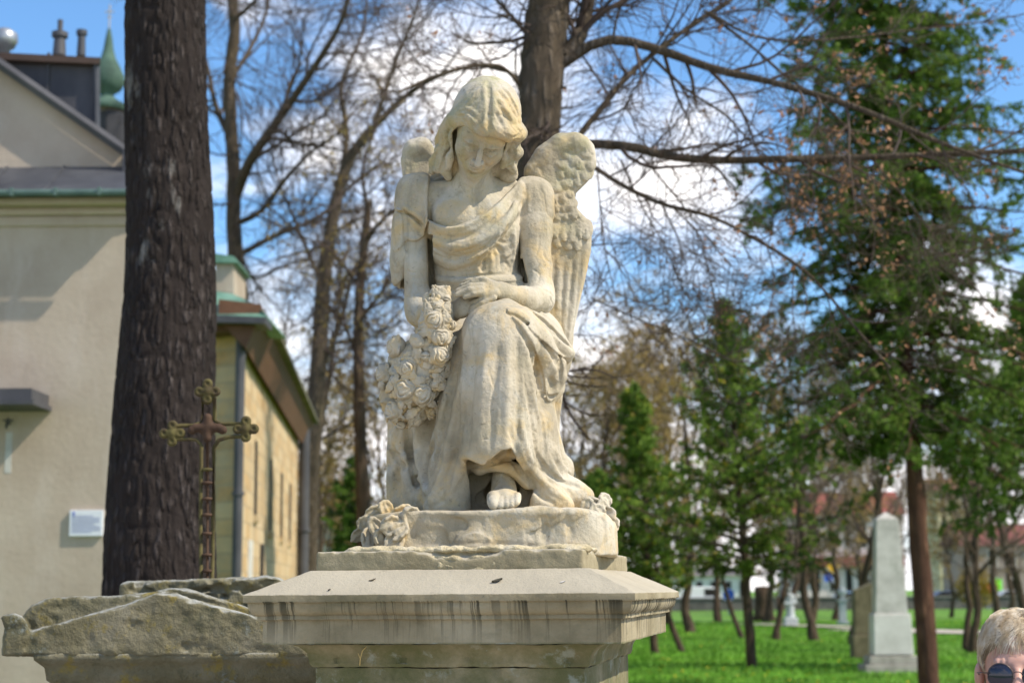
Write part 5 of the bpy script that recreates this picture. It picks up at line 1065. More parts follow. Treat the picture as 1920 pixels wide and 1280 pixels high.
tomb_block('tomb_shaft', [(-.0, .30), (-.0, zt_ - .09), (.006, zt_ - .075), (.022, zt_ - .06), (.026, zt_ - .03), (.046, zt_ - .012), (.048, zt_ + .003), (-.2, zt_ + .004)], (xl + xr_) / 2, TD + .36, (xr_ - xl) / 2, .31, 81)
tomb_block('tomb_plinth', [(.08, 0), (.08, .26), (.04, .30), (-.1, .301)], (xl + xr_) / 2, TD + .36, (xr_ - xl) / 2, .31, 91)
# stone block that carries the cross
KV = Vol(P(215, 1160, 4.75) - [0, .05, 0], P(560, 1070, 4.75) + [0, .35, .03], .005)
KV.viewpoly([(228, 1165), (225, 1094), (240, 1090), (300, 1089), (380, 1086), (430, 1084), (500, 1080), (525, 1084), (545, 1100), (545, 1165)], 4.75, 5.02, 0, cut=False, r=.012)
for i in range(50):
    h_ = KV.hit(random.uniform(230, 540), random.uniform(1084, 1125))
    if h_ is not None: KV.ell(h_, (random.uniform(.01, .03), .01, random.uniform(.005, .015)), None, .006, cut=True)
kb = KV.mesh('cross_block', .004, .03, 95)
blk = empty('grave_block', (P(380, 1100, 4.88)[0], 4.88, 0), 'rough stone block carrying the iron cross behind the gabled tomb', 'gravestone')
link('block_top', kb, blk, M_TOMB)
m = MB(); m.box((P(235, 1165, 4.78)[0], 4.78, 0), (P(538, 1165, 4.78)[0], 5.0, P(0, 1158, 4.8)[2])); m.build('block_base', M_TOMB, blk, bevel=.01)
M_IRON = material('mossy_iron', [(.35, (.045, .030, .016)), (.5, (.075, .060, .020)), (.65, (.11, .095, .030))], scale=25, bump=.6, bscale=120, bdist=.002, rough=.8, coords='Object')
M_RUST = material('rusty_iron', [(.35, (.045, .024, .014)), (.65, (.085, .048, .028))], scale=25, bump=.6, bscale=120, bdist=.002, rough=.8)
XD = 4.9; q = XD / FPX; xc = lambda x, y=800: P(x, y, XD)
cross = empty('iron_cross', xc(388, 1086), 'rusty openwork iron grave cross with trefoil ends standing on the stone block', 'cross')
br = 4.0 * q
def bar(name, pts, r=br, mat=M_IRON, k=6): 
    m = MB(); m.tube([xc(*p) for p in pts], r, k); return m.build(name, mat, cross, smooth=True)
bar('upright_bar', [(377, 1092), (376, 950), (378, 835), (368, 824), (345, 823), (322, 823)]); bar('upright_bar', [(398, 1092), (400, 950), (401, 840), (410, 825), (430, 819), (455, 818)])
bar('arm_bar', [(328, 798), (365, 797), (380, 790), (380, 745)]); bar('arm_bar', [(455, 794), (415, 795), (403, 788), (402, 745)])
bar('ladder_spine', [(389, 1092), (389, 830)], br * .75, M_RUST)
for y in (880, 905, 935, 965, 1000, 1040, 1070):
    m = MB(); m.lathe(xc(389, y) - [0, 0, .006], [(0, 0), (br * 2.4, .002), (br * 2.7, .006), (br * 2.4, .010), (0, .012)], 10); m.build('collar', M_RUST if y > 900 else M_IRON, cross, smooth=True)
def trefoil(px, py, rr, mat=M_IRON):
    V = Vol(xc(px, py) - rr * 3, xc(px, py) + rr * 3, rr / 7); c = xc(px, py)
    for t in range(4): V.ell(c + np.array([math.cos(t * math.pi / 2) * rr, 0, math.sin(t * math.pi / 2) * rr]), (rr * .68, rr * .5, rr * .68), None, rr * .1)
    for t in range(4): V.ell(c + np.array([math.cos(t * math.pi / 2) * rr, -.5 * rr, math.sin(t * math.pi / 2) * rr]), rr * .3, None, rr * .1, cut=True)
    V.ell(c, (rr * .7, rr * .6, rr * .7), None, rr * .2); link('trefoil_end', V.mesh('trefoil_end'), cross, mat)
trefoil(389, 734, 15 * q); trefoil(323, 812, 15 * q); trefoil(461, 804, 15 * q)
V = Vol(xc(389, 802) - .06, xc(389, 802) + .06, .0022); c = xc(389, 802)
V.chain([c + [-.035, 0, 0], c + [.035, 0, 0]], [.014, .014], .004); V.chain([c + [0, 0, -.03], c + [0, 0, .03]], [.014, .014], .004); V.ell(c, (.026, .014, .026), None, .004)
for sx_ in (-1, 1): V.ell(c + [sx_ * .045, 0, -.006], .014, None, .003)
link('centre_boss', V.mesh('centre_boss'), cross, M_RUST)
# ================================================================= vegetation
def bark(name, c1, c2, sc=(14, 14, 3), patch=None, bump=1.0, dist=.02, pc=(.35, .34, .31)):
    def ex(nt, co, c, h, b):
        ob = N(nt, 'ShaderNodeTexCoord').outputs['Object']; mm = N(nt, 'ShaderNodeMapping'); mm.inputs['Scale'].default_value = sc; nt.links.new(ob, mm.inputs[0])
        ds = N(nt, 'ShaderNodeTexNoise', i_Scale=1.2, i_Detail=3); nt.links.new(mm.outputs[0], ds.inputs[0])
        ad = N(nt, 'ShaderNodeVectorMath', operation='ADD'); nt.links.new(mm.outputs[0], ad.inputs[0]); nt.links.new(ds.outputs['Color'], ad.inputs[1])
        v = N(nt, 'ShaderNodeTexVoronoi', i_Scale=1.0); v.feature = 'F1'; nt.links.new(ad.outputs[0], v.inputs['Vector'])
        r = ramp(nt, v.outputs['Distance'], [(.12, (1, 1, 1)), (.55, (0, 0, 0))])
        sel = N(nt, 'ShaderNodeSeparateColor'); nt.links.new(v.outputs['Color'], sel.inputs[0])
        pk = mth(nt, 'MULTIPLY', r, mth(nt, 'MULTIPLY', sel.outputs[0], 1.0))
        c = mixc(nt, pk, c, c2)
        if patch:
            n = ramp(nt, tex(nt, ob, patch, 6, .65, 0, (1, 1, .45)), [(.62, (0, 0, 0)), (.72, (1, 1, 1))]); c = mixc(nt, mth(nt, 'MULTIPLY', n, .7), c, pc)
        return c, mth(nt, 'ADD', mth(nt, 'MULTIPLY', r, 1.5), h)
    return material(name, [(.35, tuple(x * .7 for x in c1)), (.65, c1)], scale=9, bump=bump, bscale=60, bdist=dist, map_scale=(1, 1, .3), extra=ex, rough=.95, spec=.1)
M_BARKD = bark('dark_wet_bark', (.034, .027, .024), (.095, .080, .074), (36, 36, 10), 3.2)
M_BARK2 = bark('grey_brown_bark', (.10, .078, .055), (.20, .165, .13), (26, 26, 4), 2.0, pc=(.26, .20, .12))
M_BARK3 = bark('brown_bark', (.085, .06, .042), (.16, .12, .085), (10, 10, 2), None)
M_BARKR = bark('reddish_bark', (.10, .052, .036), (.18, .095, .06), (8, 8, 2.2), 1.2, pc=(.05, .03, .025))
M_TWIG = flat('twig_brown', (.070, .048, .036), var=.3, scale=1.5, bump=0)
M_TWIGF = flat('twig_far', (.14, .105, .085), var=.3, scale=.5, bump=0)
def leafmat(name, cols, sc=1.2, trans=.25):
    m = bpy.data.materials.new(name); m.use_nodes = True; nt = m.node_tree; b = nt.nodes['Principled BSDF']
    t = N(nt, 'ShaderNodeTexCoord'); c = ramp(nt, tex(nt, t.outputs['Object'], sc, 5, .75), [(.30 + .4 * i / (len(cols) - 1), q) for i, q in enumerate(cols)])
    nt.links.new(c, b.inputs['Base Color']); b.inputs['Roughness'].default_value = .7; b.inputs['Specular IOR Level'].default_value = .15
    tr = N(nt, 'ShaderNodeBsdfTranslucent'); nt.links.new(c, tr.inputs[0]); mx = N(nt, 'ShaderNodeMixShader'); mx.inputs[0].default_value = trans
    nt.links.new(b.outputs[0], mx.inputs[1]); nt.links.new(tr.outputs[0], mx.inputs[2]); nt.links.new(mx.outputs[0], nt.nodes['Material Output'].inputs[0]); return m
M_SPR = leafmat('spruce_needles', [(.04, .075, .012), (.10, .175, .024), (.20, .28, .04)], 1.4)
M_FIR = leafmat('fir_needles', [(.05, .09, .016), (.13, .22, .03), (.27, .37, .05)], 1.6)
M_FIRB = leafmat('browning_needles', [(.05, .045, .015), (.07, .09, .02), (.16, .105, .05)], 1.6)
M_BUD = leafmat('spring_buds', [(.20, .12, .055), (.30, .21, .075), (.34, .29, .08)], .5)
M_DRY = leafmat('dry_leaves', [(.20, .10, .055), (.36, .19, .10), (.46, .30, .19)], 3)
M_YEL = leafmat('yellow_catkins', [(.35, .28, .03), (.5, .42, .05)], 2)
def grow(Pp, Rp, m, L, ang, n=6, tmin=.25, curl=.25, grav=0.0, rs=.55, rmin=.0015, rend=.35, tropo=0.0, rg=RNG, Lt=.6, planar=0.0):
    """children of a batch of branches"""
    B, Nn, _ = Pp.shape; t = tmin + (1 - tmin) * (np.arange(m)[None] + rg.random((B, m))) / m; t = np.clip(t, 0, .995)
    f = t * (Nn - 1); i = np.floor(f).astype(int); fr_ = (f - i)[..., None]; bi = np.arange(B)[:, None]
    p0 = Pp[bi, i] * (1 - fr_) + Pp[bi, i + 1] * fr_; T = Pp[bi, i + 1] - Pp[bi, i]; T /= np.linalg.norm(T, axis=2, keepdims=True) + 1e-9
    r0 = (Rp[bi, i] * (1 - fr_[..., 0]) + Rp[bi, i + 1] * fr_[..., 0])
    rnd = rg.normal(size=T.shape); 
    if planar: rnd[..., 2] *= (1 - planar)
    rnd -= T * (rnd * T).sum(-1, keepdims=True); rnd /= np.linalg.norm(rnd, axis=2, keepdims=True) + 1e-9
    a = ang * rg.uniform(.7, 1.3, t.shape)[..., None]; D = T * np.cos(a) + rnd * np.sin(a); D = D.reshape(-1, 3); p0 = p0.reshape(-1, 3); r0 = r0.reshape(-1)
    L_ = (np.asarray(L) * np.ones((B, 1)) * (1 - (1 - Lt) * t)).reshape(-1) * rg.uniform(.55, 1.25, len(D))
    st = (L_ / (n - 1))[:, None]; pts = [p0]; d = D; w = rg.normal(size=D.shape) * curl * .5
    for k in range(n - 1):
        w = w * .6 + rg.normal(size=d.shape) * curl * .45; d = d + w + np.array([0, 0, tropo - grav * k / n]); d = d / np.linalg.norm(d, axis=1, keepdims=True); pts.append(pts[-1] + d * st)
    Pc = np.stack(pts, 1); ra = np.maximum(np.minimum(r0 * rs, L_ * .02 + rmin), rmin)
    R = ra[:, None] * np.linspace(1, rend, n)[None]; return Pc, np.maximum(R, rmin * .6)
def merge(parts):
    V, Q, n = [], [], 0
    for v, q in parts: V.append(v); Q.append(q + n); n += len(v)
    return np.vstack(V), np.vstack(Q)
def leaves_on(Pc, per, size, rg=RNG, asp=.5, down=0.0, spread=.02, tmin=.2):
    B, n, _ = Pc.shape; t = (tmin + (1 - tmin) * rg.random((B, per))) * (n - 1); i = np.minimum(t.astype(int), n - 2); f = (t - i)[..., None]; bi = np.arange(B)[:, None]
    C = (Pc[bi, i] * (1 - f) + Pc[bi, i + 1] * f).reshape(-1, 3); T = (Pc[bi, i + 1] - Pc[bi, i]).reshape(-1, 3); T /= np.linalg.norm(T, axis=1, keepdims=True) + 1e-9
    D = T * .6 + runit(len(C), rg) * .8 + [0, 0, -down]; D /= np.linalg.norm(D, axis=1, keepdims=True); U = np.cross(D, runit(len(C), rg)); U /= np.linalg.norm(U, axis=1, keepdims=True) + 1e-9
    C = C + rg.normal(size=C.shape) * spread; L_ = size * rg.uniform(.6, 1.4, len(C)); return leafmesh(C, D, U, L_, L_ * asp)
def pxline(pts, d0, d1=None, seed=0):
    d1 = d0 if d1 is None else d1; pl = smooth_pl(pts, 14); n = len(pl); rg = np.random.default_rng(seed); w = np.cumsum(rg.normal(size=n)) * .012
    return np.array([P(x, y, d0 + (d1 - d0) * i / max(1, n - 1) + w[i]) for i, (x, y) in enumerate(pl)])
# ---------------------------------------------------------------- foreground dark trunk
td = 7.5; t1 = empty('dark_tree', (P(310, 1200, td)[0], td, 0), 'thick dark wet barked trunk crossing the plaster house, nearest tree at left', 'tree')
rows = [(-260, 236, 384), (-120, 234, 386), (0, 233, 388), (200, 235, 391), (400, 238, 400), (520, 236, 403), (600, 229, 404), (700, 220, 402), (800, 212, 401), (900, 206, 401), (1000, 200, 402), (1110, 194, 404), (1300, 180, 412), (1500, 172, 430), (1700, 158, 450), (1840, 130, 490)]
rr = np.array(rows, float); ysf = np.linspace(-260, 1830, 520); cxs = np.interp(ysf, rr[:, 0], (rr[:, 1] + rr[:, 2]) / 2); hw = np.interp(ysf, rr[:, 0], (rr[:, 2] - rr[:, 1]) / 2)
k_ = np.ones(25) / 25; pad = lambda a: np.convolve(np.pad(a, 12, 'edge'), k_, 'valid'); cxs, hw = pad(cxs), pad(hw)
ctr = np.array([P(x, y, td) for x, y in zip(cxs, ysf)]); V, Q = tubes(ctr[None], (hw * td / FPX)[None], 200)
cn_ = np.repeat(ctr, 200, axis=0); nr = (V - cn_); R0_ = np.linalg.norm(nr, axis=1, keepdims=True); nr /= R0_; ang = np.arctan2(nr[:, 1], nr[:, 0])
q3 = np.column_stack([ang * .19 / .020 * .9, V[:, 2] / .075, 0 * ang]); plates = np.abs(vnoise(q3, 1.0, 1)) * 2; lump = vnoise(np.column_stack([np.cos(ang) * 1.4, np.sin(ang) * 1.4, V[:, 2] * 1.3]), .6, 5)
V = V + nr * ((np.minimum(plates, .35) / .35 * .009 - .005)[:, None] + lump[:, None] * .016)
link('trunk', mesh_np('trunk', V, Q), t1, M_BARKD)
br_ = [pxline([(300, -240), (200, -420), (60, -640)], td, td + 1.0, 1), pxline([(330, -240), (420, -480), (560, -800)], td, td - .6, 2)]
m = MB(); 
for b_ in br_: m.tube(b_, np.linspace(.10, .03, len(b_)), 10)
m.build('limb', M_BARKD, t1, smooth=True)
# ---------------------------------------------------------------- big bare tree right behind the statue
def fit(pl, n):
    s = np.concatenate([[0], np.cumsum(np.linalg.norm(np.diff(pl, axis=0), axis=1))]); u = np.linspace(0, s[-1], n); return np.stack([np.interp(u, s, pl[:, k]) for k in range(3)], 1)
def explicit_tree(name, label, trunk, tr, limbs, d, mat_b, mat_t, sub, sides=20, leaves=None, seed=5, group=None, twig_r=.0016):
    """trunk: pixel polyline; tr: px half widths; limbs: list of (pixels, w0, w1, d_end)"""
    rg = np.random.default_rng(seed); S_ = d / FPX; pt = pxline(trunk, d, d, seed); root = empty(name, (pt[-1][0], pt[-1][1], 0), label, 'tree', group)
    if pt[-1][2] > 0: pt = np.vstack([pt, [pt[-1][0], pt[-1][1], -.05]])
    rt_ = np.interp(np.linspace(0, 1, len(pt)), np.linspace(0, 1, len(tr)), tr) * S_; pt = fit(pt, 90); rt_ = np.interp(np.linspace(0, 1, 90), np.linspace(0, 1, len(rt_)), rt_)
    V, Q = tubes(pt[None], rt_[None], sides * 2); V = V + np.stack([vnoise(V, .05, k) for k in range(3)], 1) * rt_.mean() * .22; trm = [(V, Q)]; LP, LR = [], []
    for i, (pl, w0, w1, de) in enumerate(limbs):
        q = fit(pxline(pl, d, de, seed + i + 10), 26); r = np.linspace(w0, w1, 26) / 2 * S_; LP.append(q); LR.append(r)
    Pl = np.array(LP); Rl = np.array(LR); V, Q = tubes(Pl, Rl, 10); V = V + np.stack([vnoise(V, .03, k) for k in range(3)], 1) * .006; trm.append((V, Q))
    tl = fit(pt[:45], 26); Pl2 = np.concatenate([Pl, tl[None]]); Rl2 = np.concatenate([Rl, np.interp(np.linspace(0, 1, 26), np.linspace(0, 1, 45), rt_[:45])[None] * .4])
    link('trunk', mesh_np('trunk', *merge(trm)), root, mat_b)
    n1, L1, n2, L2, n3, L3 = sub
    a1, r1 = grow(Pl2, Rl2, n1, L1, .85, 9, .12, .22, 0.02, .5, twig_r * 2.2, .3, .03, rg); a2, r2 = grow(a1, r1, n2, L2, .8, 7, .15, .25, .0, .6, twig_r * 1.3, .4, .02, rg); a3, r3 = grow(a2, r2, n3, L3, .7, 5, .2, .25, 0, .7, twig_r, .5, .02, rg)
    V, Q = merge([tubes(a1, r1, 5), tubes(a2, r2, 4), tubes(a3, r3, 3)]); link('crown', mesh_np('crown', V, Q), root, mat_t)
    if leaves:
        per, size, sel, mt = leaves; k = sel(a3[:, 2]) if sel else np.ones(len(a3), bool)
        if k.sum(): V, Q = leaves_on(a3[k], per, size, rg); link('leaves', mesh_np('leaves', V, Q, False), root, mt)
    return root
def selpx(x0, x1, p):
    def f(q):
        px, py = proj(q[:, 0], q[:, 1], q[:, 2]); w = np.clip((px - x0) / (x1 - x0), 0, 1); return (RNG.random(len(q)) < p * 1.6 * (.12 + w)) & (vnoise(q, .28, 6) > .02)
    return f
explicit_tree('bare_tree', 'large bare tree with grey brown trunk right behind the angel, low branches reaching right', [(1045, -120), (1035, -40), (1026, 40), (1018, 120), (1012, 200), (1006, 300), (1000, 500), (996, 800), (990, 1300), (985, 1680)], [40, 42, 44, 47, 46, 46, 47, 50, 56, 80],
  [([(1040, 130), (1070, 110), (1095, 92), (1150, 74), (1240, 95), (1340, 130), (1450, 155), (1560, 187), (1640, 215), (1740, 258), (1850, 300), (1990, 345)], 21.6, 4.0, 8.6),
   ([(1062, 300), (1090, 250), (1130, 200), (1180, 140), (1240, 90), (1300, 45), (1370, 0), (1450, -60)], 13.0, 8.8, 10.2),
   ([(1010, 290), (1060, 275), (1110, 270), (1180, 275), (1250, 292), (1330, 300), (1450, 299), (1600, 296), (1750, 290), (1990, 280)], 20.2, 8.0, 9.2),
   ([(1040, 300), (1090, 300), (1120, 318), (1180, 355), (1250, 385), (1330, 405), (1420, 450), (1500, 500), (1560, 560), (1600, 610), (1670, 690)], 10.1, 4.0, 8.8),
   ([(1225, 110), (1290, 170), (1360, 215), (1400, 260), (1450, 305), (1520, 380)], 6.5, 2.4, 9.8),
   ([(1320, 20), (1400, 80), (1470, 140), (1560, 210), (1660, 330), (1720, 400), (1780, 480), (1845, 560)], 6.5, 3.2, 10.4),
   ([(1330, 25), (1420, 70), (1540, 75), (1680, 60), (1850, 40), (1950, 20)], 5.8, 2.4, 10.6),
   ([(1060, 110), (1080, 80), (1095, 40), (1115, -60)], 32, 26, 9.9),
   ([(1120, 316), (1126, 400), (1135, 470), (1155, 560)], 3.6, 1.6, 9.2), ([(1165, 300), (1200, 380), (1240, 450), (1290, 560)], 4.3, 1.6, 9.6), ([(1200, 290), (1260, 360), (1330, 450), (1400, 530)], 4.3, 1.6, 9.9),
   ([(980, 170), (945, 128), (885, 124), (810, 145), (745, 175)], 8.6, 4.0, 8.9), ([(985, 60), (940, 10), (890, -40)], 8.6, 4.8, 9.6), ([(1150, 72), (1160, 20), (1185, -40)], 5.8, 3.2, 9.6), ([(1225, 110), (1185, 175), (1160, 230)], 4.3, 2.4, 9.7),
   ([(1260, 388), (1310, 440), (1330, 520), (1350, 600)], 3.6, 1.6, 9.4), ([(1240, 95), (1290, 60), (1330, -30)], 4.3, 2.4, 9), ([(1110, 560), (1200, 600), (1300, 640), (1400, 690), (1480, 700)], 3.6, 1.6, 9.6), ([(1720, 400), (1740, 470), (1790, 520)], 2.9, 1.6, 10)],
  9.5, M_BARK2, M_TWIG, (15, .85, 6, .40, 4, .2), leaves=(5, .034, selpx(1200, 1600, .17), M_DRY))
explicit_tree('bare_tree', 'forked bare tree with pale trunk rising beside the dark trunk', [(432, -100), (436, 0), (440, 60), (430, 140), (432, 220), (438, 320), (438, 420), (446, 520), (450, 620), (455, 1300)], [9, 11, 12, 13, 15, 19, 21, 21, 22, 26],
  [([(440, 372), (470, 300), (520, 228), (560, 170), (600, 110), (640, 40), (660, -40)], 22, 7, 40), ([(432, 260), (405, 200), (390, 130), (370, 60)], 14, 5, 46), ([(442, 420), (490, 395), (540, 330), (590, 280), (650, 240)], 12, 4, 42), ([(448, 478), (520, 440), (600, 405), (680, 330), (745, 300)], 12, 4, 46), ([(436, 40), (480, 0), (520, -60)], 10, 4, 42), ([(432, 150), (470, 90), (500, 20), (510, -60)], 10, 5, 48), ([(520, 228), (560, 120), (570, 30)], 8, 3, 42), ([(448, 500), (480, 520), (560, 490), (640, 500)], 6, 3, 44)],
  44.0, M_BARK2, M_TWIG, (13, 3.2, 7, 1.6, 4, .8), seed=15, twig_r=.0065)
explicit_tree('bare_tree', 'leaning dark bare tree just right of the church wall', [(700, 240), (660, 290), (640, 340), (620, 430), (606, 540), (600, 640), (595, 720), (585, 820), (578, 950), (575, 1150), (570, 1200)], [9, 11, 12, 14, 15, 16, 18, 19, 20, 21, 24],
  [([(690, 250), (750, 190), (810, 148), (880, 126), (940, 130), (1000, 160)], 14, 5, 35), ([(600, 700), (640, 600), (660, 520), (710, 420), (760, 380)], 12, 4, 42), ([(640, 340), (650, 250), (640, 160), (680, 60), (690, -30)], 13, 5, 47), ([(606, 540), (560, 430), (520, 330), (500, 230)], 9, 3, 47), ([(575, 930), (600, 800), (622, 680), (632, 600), (650, 520), (700, 470)], 13, 5, 44), ([(700, 240), (740, 120), (780, 20), (800, -60)], 11, 5, 42), ([(620, 440), (700, 400), (780, 400)], 7, 3, 40), ([(600, 640), (660, 640), (720, 620)], 6, 3, 42)],
  42.0, M_BARK2, M_TWIG, (13, 3.0, 7, 1.5, 4, .75), seed=25, twig_r=.006)
explicit_tree('bare_tree', 'straight bare tree with budding crown between the leaning tree and the angel', [(690, 380), (684, 450), (675, 540), (672, 640), (675, 800), (682, 960), (686, 1180)], [7, 9, 10, 12, 14, 15, 17],
  [([(684, 450), (730, 400), (790, 350)], 9, 3, 29), ([(675, 540), (620, 470), (560, 440)], 9, 3, 31), ([(673, 600), (720, 540), (750, 470)], 9, 3, 30), ([(672, 680), (640, 600), (600, 560)], 7, 3, 30), ([(690, 400), (680, 320), (700, 250)], 9, 4, 30), ([(675, 560), (700, 620), (760, 600)], 6, 3, 30)],
  30.0, M_BARK3, M_TWIG, (12, 1.8, 6, .8, 4, .42), seed=35, leaves=(3, .07, lambda q: RNG.random(len(q)) < .5, M_BUD), twig_r=.004)
# ---------------------------------------------------------------- generic bare trees farther back (meshes shared by copies)
def bare_proto(seed, h=11.0, forks=11, buds=0.0, tr=.16, lean=.03, low=.18):
    rg = np.random.default_rng(seed); n = 24; z = np.linspace(-.1, h * .85, n); w = np.cumsum(rg.normal(size=(n, 2)) * .05, 0); pt = np.column_stack([w[:, 0] + lean * z * 3, w[:, 1], z])[None]
    R = (tr * np.linspace(1, .18, n))[None]; R[0, :2] *= 1.25
    a0, r0 = grow(pt, R, forks, h * .42, .62, 12, low, .13, -.02, .55, .012, .25, .05, rg, .55); a1, r1 = grow(a0, r0, 8, h * .17, .7, 8, .2, .2, 0, .5, .006, .35, .04, rg); a2, r2 = grow(a1, r1, 7, h * .08, .7, 5, .15, .22, 0, .6, .004, .5, .03, rg); a3, r3 = grow(a2, r2, 3, h * .04, .7, 4, .2, .2, 0, .7, .0035, .6, .02, rg)
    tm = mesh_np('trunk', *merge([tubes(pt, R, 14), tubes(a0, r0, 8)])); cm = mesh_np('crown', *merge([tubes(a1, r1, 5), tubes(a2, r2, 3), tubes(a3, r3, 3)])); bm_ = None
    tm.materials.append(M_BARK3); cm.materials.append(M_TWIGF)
    if buds: V, Q = leaves_on(a3[rg.random(len(a3)) < buds], 4, .12, rg); bm_ = mesh_np('leaves', V, Q, False); bm_.materials.append(M_BUD)
    return tm, cm, bm_
PROT = [bare_proto(101), bare_proto(102, 12, 13, .0, .14, -.04, .3), bare_proto(103, 9, 12, .45, .13, .02, .15), bare_proto(104, 10, 10, 0, .2, .05, .12), bare_proto(105, 8, 14, .8, .1, 0, .1)]
def far_tree(px, py, i, s, rz, label, name='bare_tree', grp='bare trees beyond the lawn', d=None, flip=0):
    g = G(px, py) if d is None else np.array([P(px, 700, d)[0], d, 0]); r = empty(name, g, label, 'tree', grp, rz); r.scale = (s, s, s)
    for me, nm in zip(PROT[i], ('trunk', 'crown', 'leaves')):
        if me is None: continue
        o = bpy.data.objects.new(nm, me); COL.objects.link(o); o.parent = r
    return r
for k, (px, d, i, s, lab) in enumerate([
    (1120, 62, 2, 1.15, 'ochre budding tree just right of the angel wing, low in the picture'), (1205, 75, 4, 1.5, 'rounded ochre budding tree above the small left fir'), (1290, 68, 2, 1.45, 'ochre budding tree between the two firs'),
    (1330, 90, 1, 1.35, 'tall thin bare tree left of the middle fir top'), (1440, 58, 3, .62, 'bare tree with thick dark stem behind the middle fir'), (1505, 56, 0, .95, 'bare tree at the right shoulder of the middle fir'), (1465, 80, 1, 1.3, 'slender bare tree above the middle fir'),
    (1580, 52, 3, .80, 'leaning dark bare tree left of the grey obelisk'), (1545, 95, 2, 1.4, 'budding tree in front of the red roofed house'), (1650, 85, 0, 1.3, 'bare tree behind the grey obelisk'),
    (1785, 46, 1, .72, 'bare tree with twin thin stems right of the reddish spruce trunk'), (1800, 45, 0, .75, 'bare grey tree beside the gravel path'), (1850, 80, 1, 1.2, 'bare tree behind the blond head'), (1905, 70, 3, 1.0, 'bare tree at the right edge of the picture'), (1760, 100, 4, 1.2, 'budding bush like tree near the road'),
    (1080, 72, 2, 1.3, 'ochre budding tree low behind the wing edge'), (1160, 64, 4, 1.35, 'bushy ochre tree just above the left fir tip'), (1250, 84, 2, 1.7, 'broad ochre budding tree high between the firs'), (1420, 88, 4, 1.9, 'tall ochre budding tree behind the middle fir top'), (1500, 92, 2, 1.6, 'ochre budding tree right of the middle fir top'), (1640, 110, 2, 1.6, 'budding tree before the red roof by the obelisk'), (1600, 130, 4, 1.8, 'wide budding tree before the white house'), (1870, 120, 2, 1.5, 'budding tree above the street signs'), (600, 66, 4, 1.3, 'ochre budding tree right of the church end'), (720, 85, 2, 1.5, 'ochre budding tree behind the garland'),
    (640, 70, 4, .9, 'budding bushy tree left of the angel garland'), (745, 60, 2, 1.1, 'budding tree half hidden by the angel garland'), (530, 60, 1, 1.2, 'tall bare tree above the church eaves'), (1020, 80, 1, 1.2, 'bare tree hidden behind the angel'), (1390, 120, 2, 1.6, 'distant bare tree behind the middle fir'), (1240, 110, 0, 1.4, 'distant bare tree above the left fir'), (600, 95, 0, 1.4, 'distant bare tree right of the church')]):
    far_tree(px, 0, i, s, k * 1.7, lab, d=d)
for px, d, lab in [(1268, 47, 'thin leaning young stem right of the pedestal corner'), (1378, 60, 'short slanting stem left of the middle fir trunk')]:
    g = np.array([P(px, 700, d)[0], d, 0]); r = empty('sapling', g, lab, 'tree'); m = MB(); m.tube([g, g + [-.30, 0, .8], g + [-.6, 0, 1.9], g + [-.8, 0, 3.2]], [.10, .085, .07, .03], 8); m.build('trunk', M_BARK3, r, smooth=True)
    q = np.array([[g + [-.6, 0, 1.9], g + [-.7, 0, 2.5], g + [-.8, 0, 3.2]]]); a, rr_ = grow(q, np.array([[.06, .05, .03]]), 14, 1.1, .8, 6, .1, .2, 0, .5, .006); m2 = tubes(a, rr_, 4); link('crown', mesh_np('crown', *m2), r, M_TWIG)
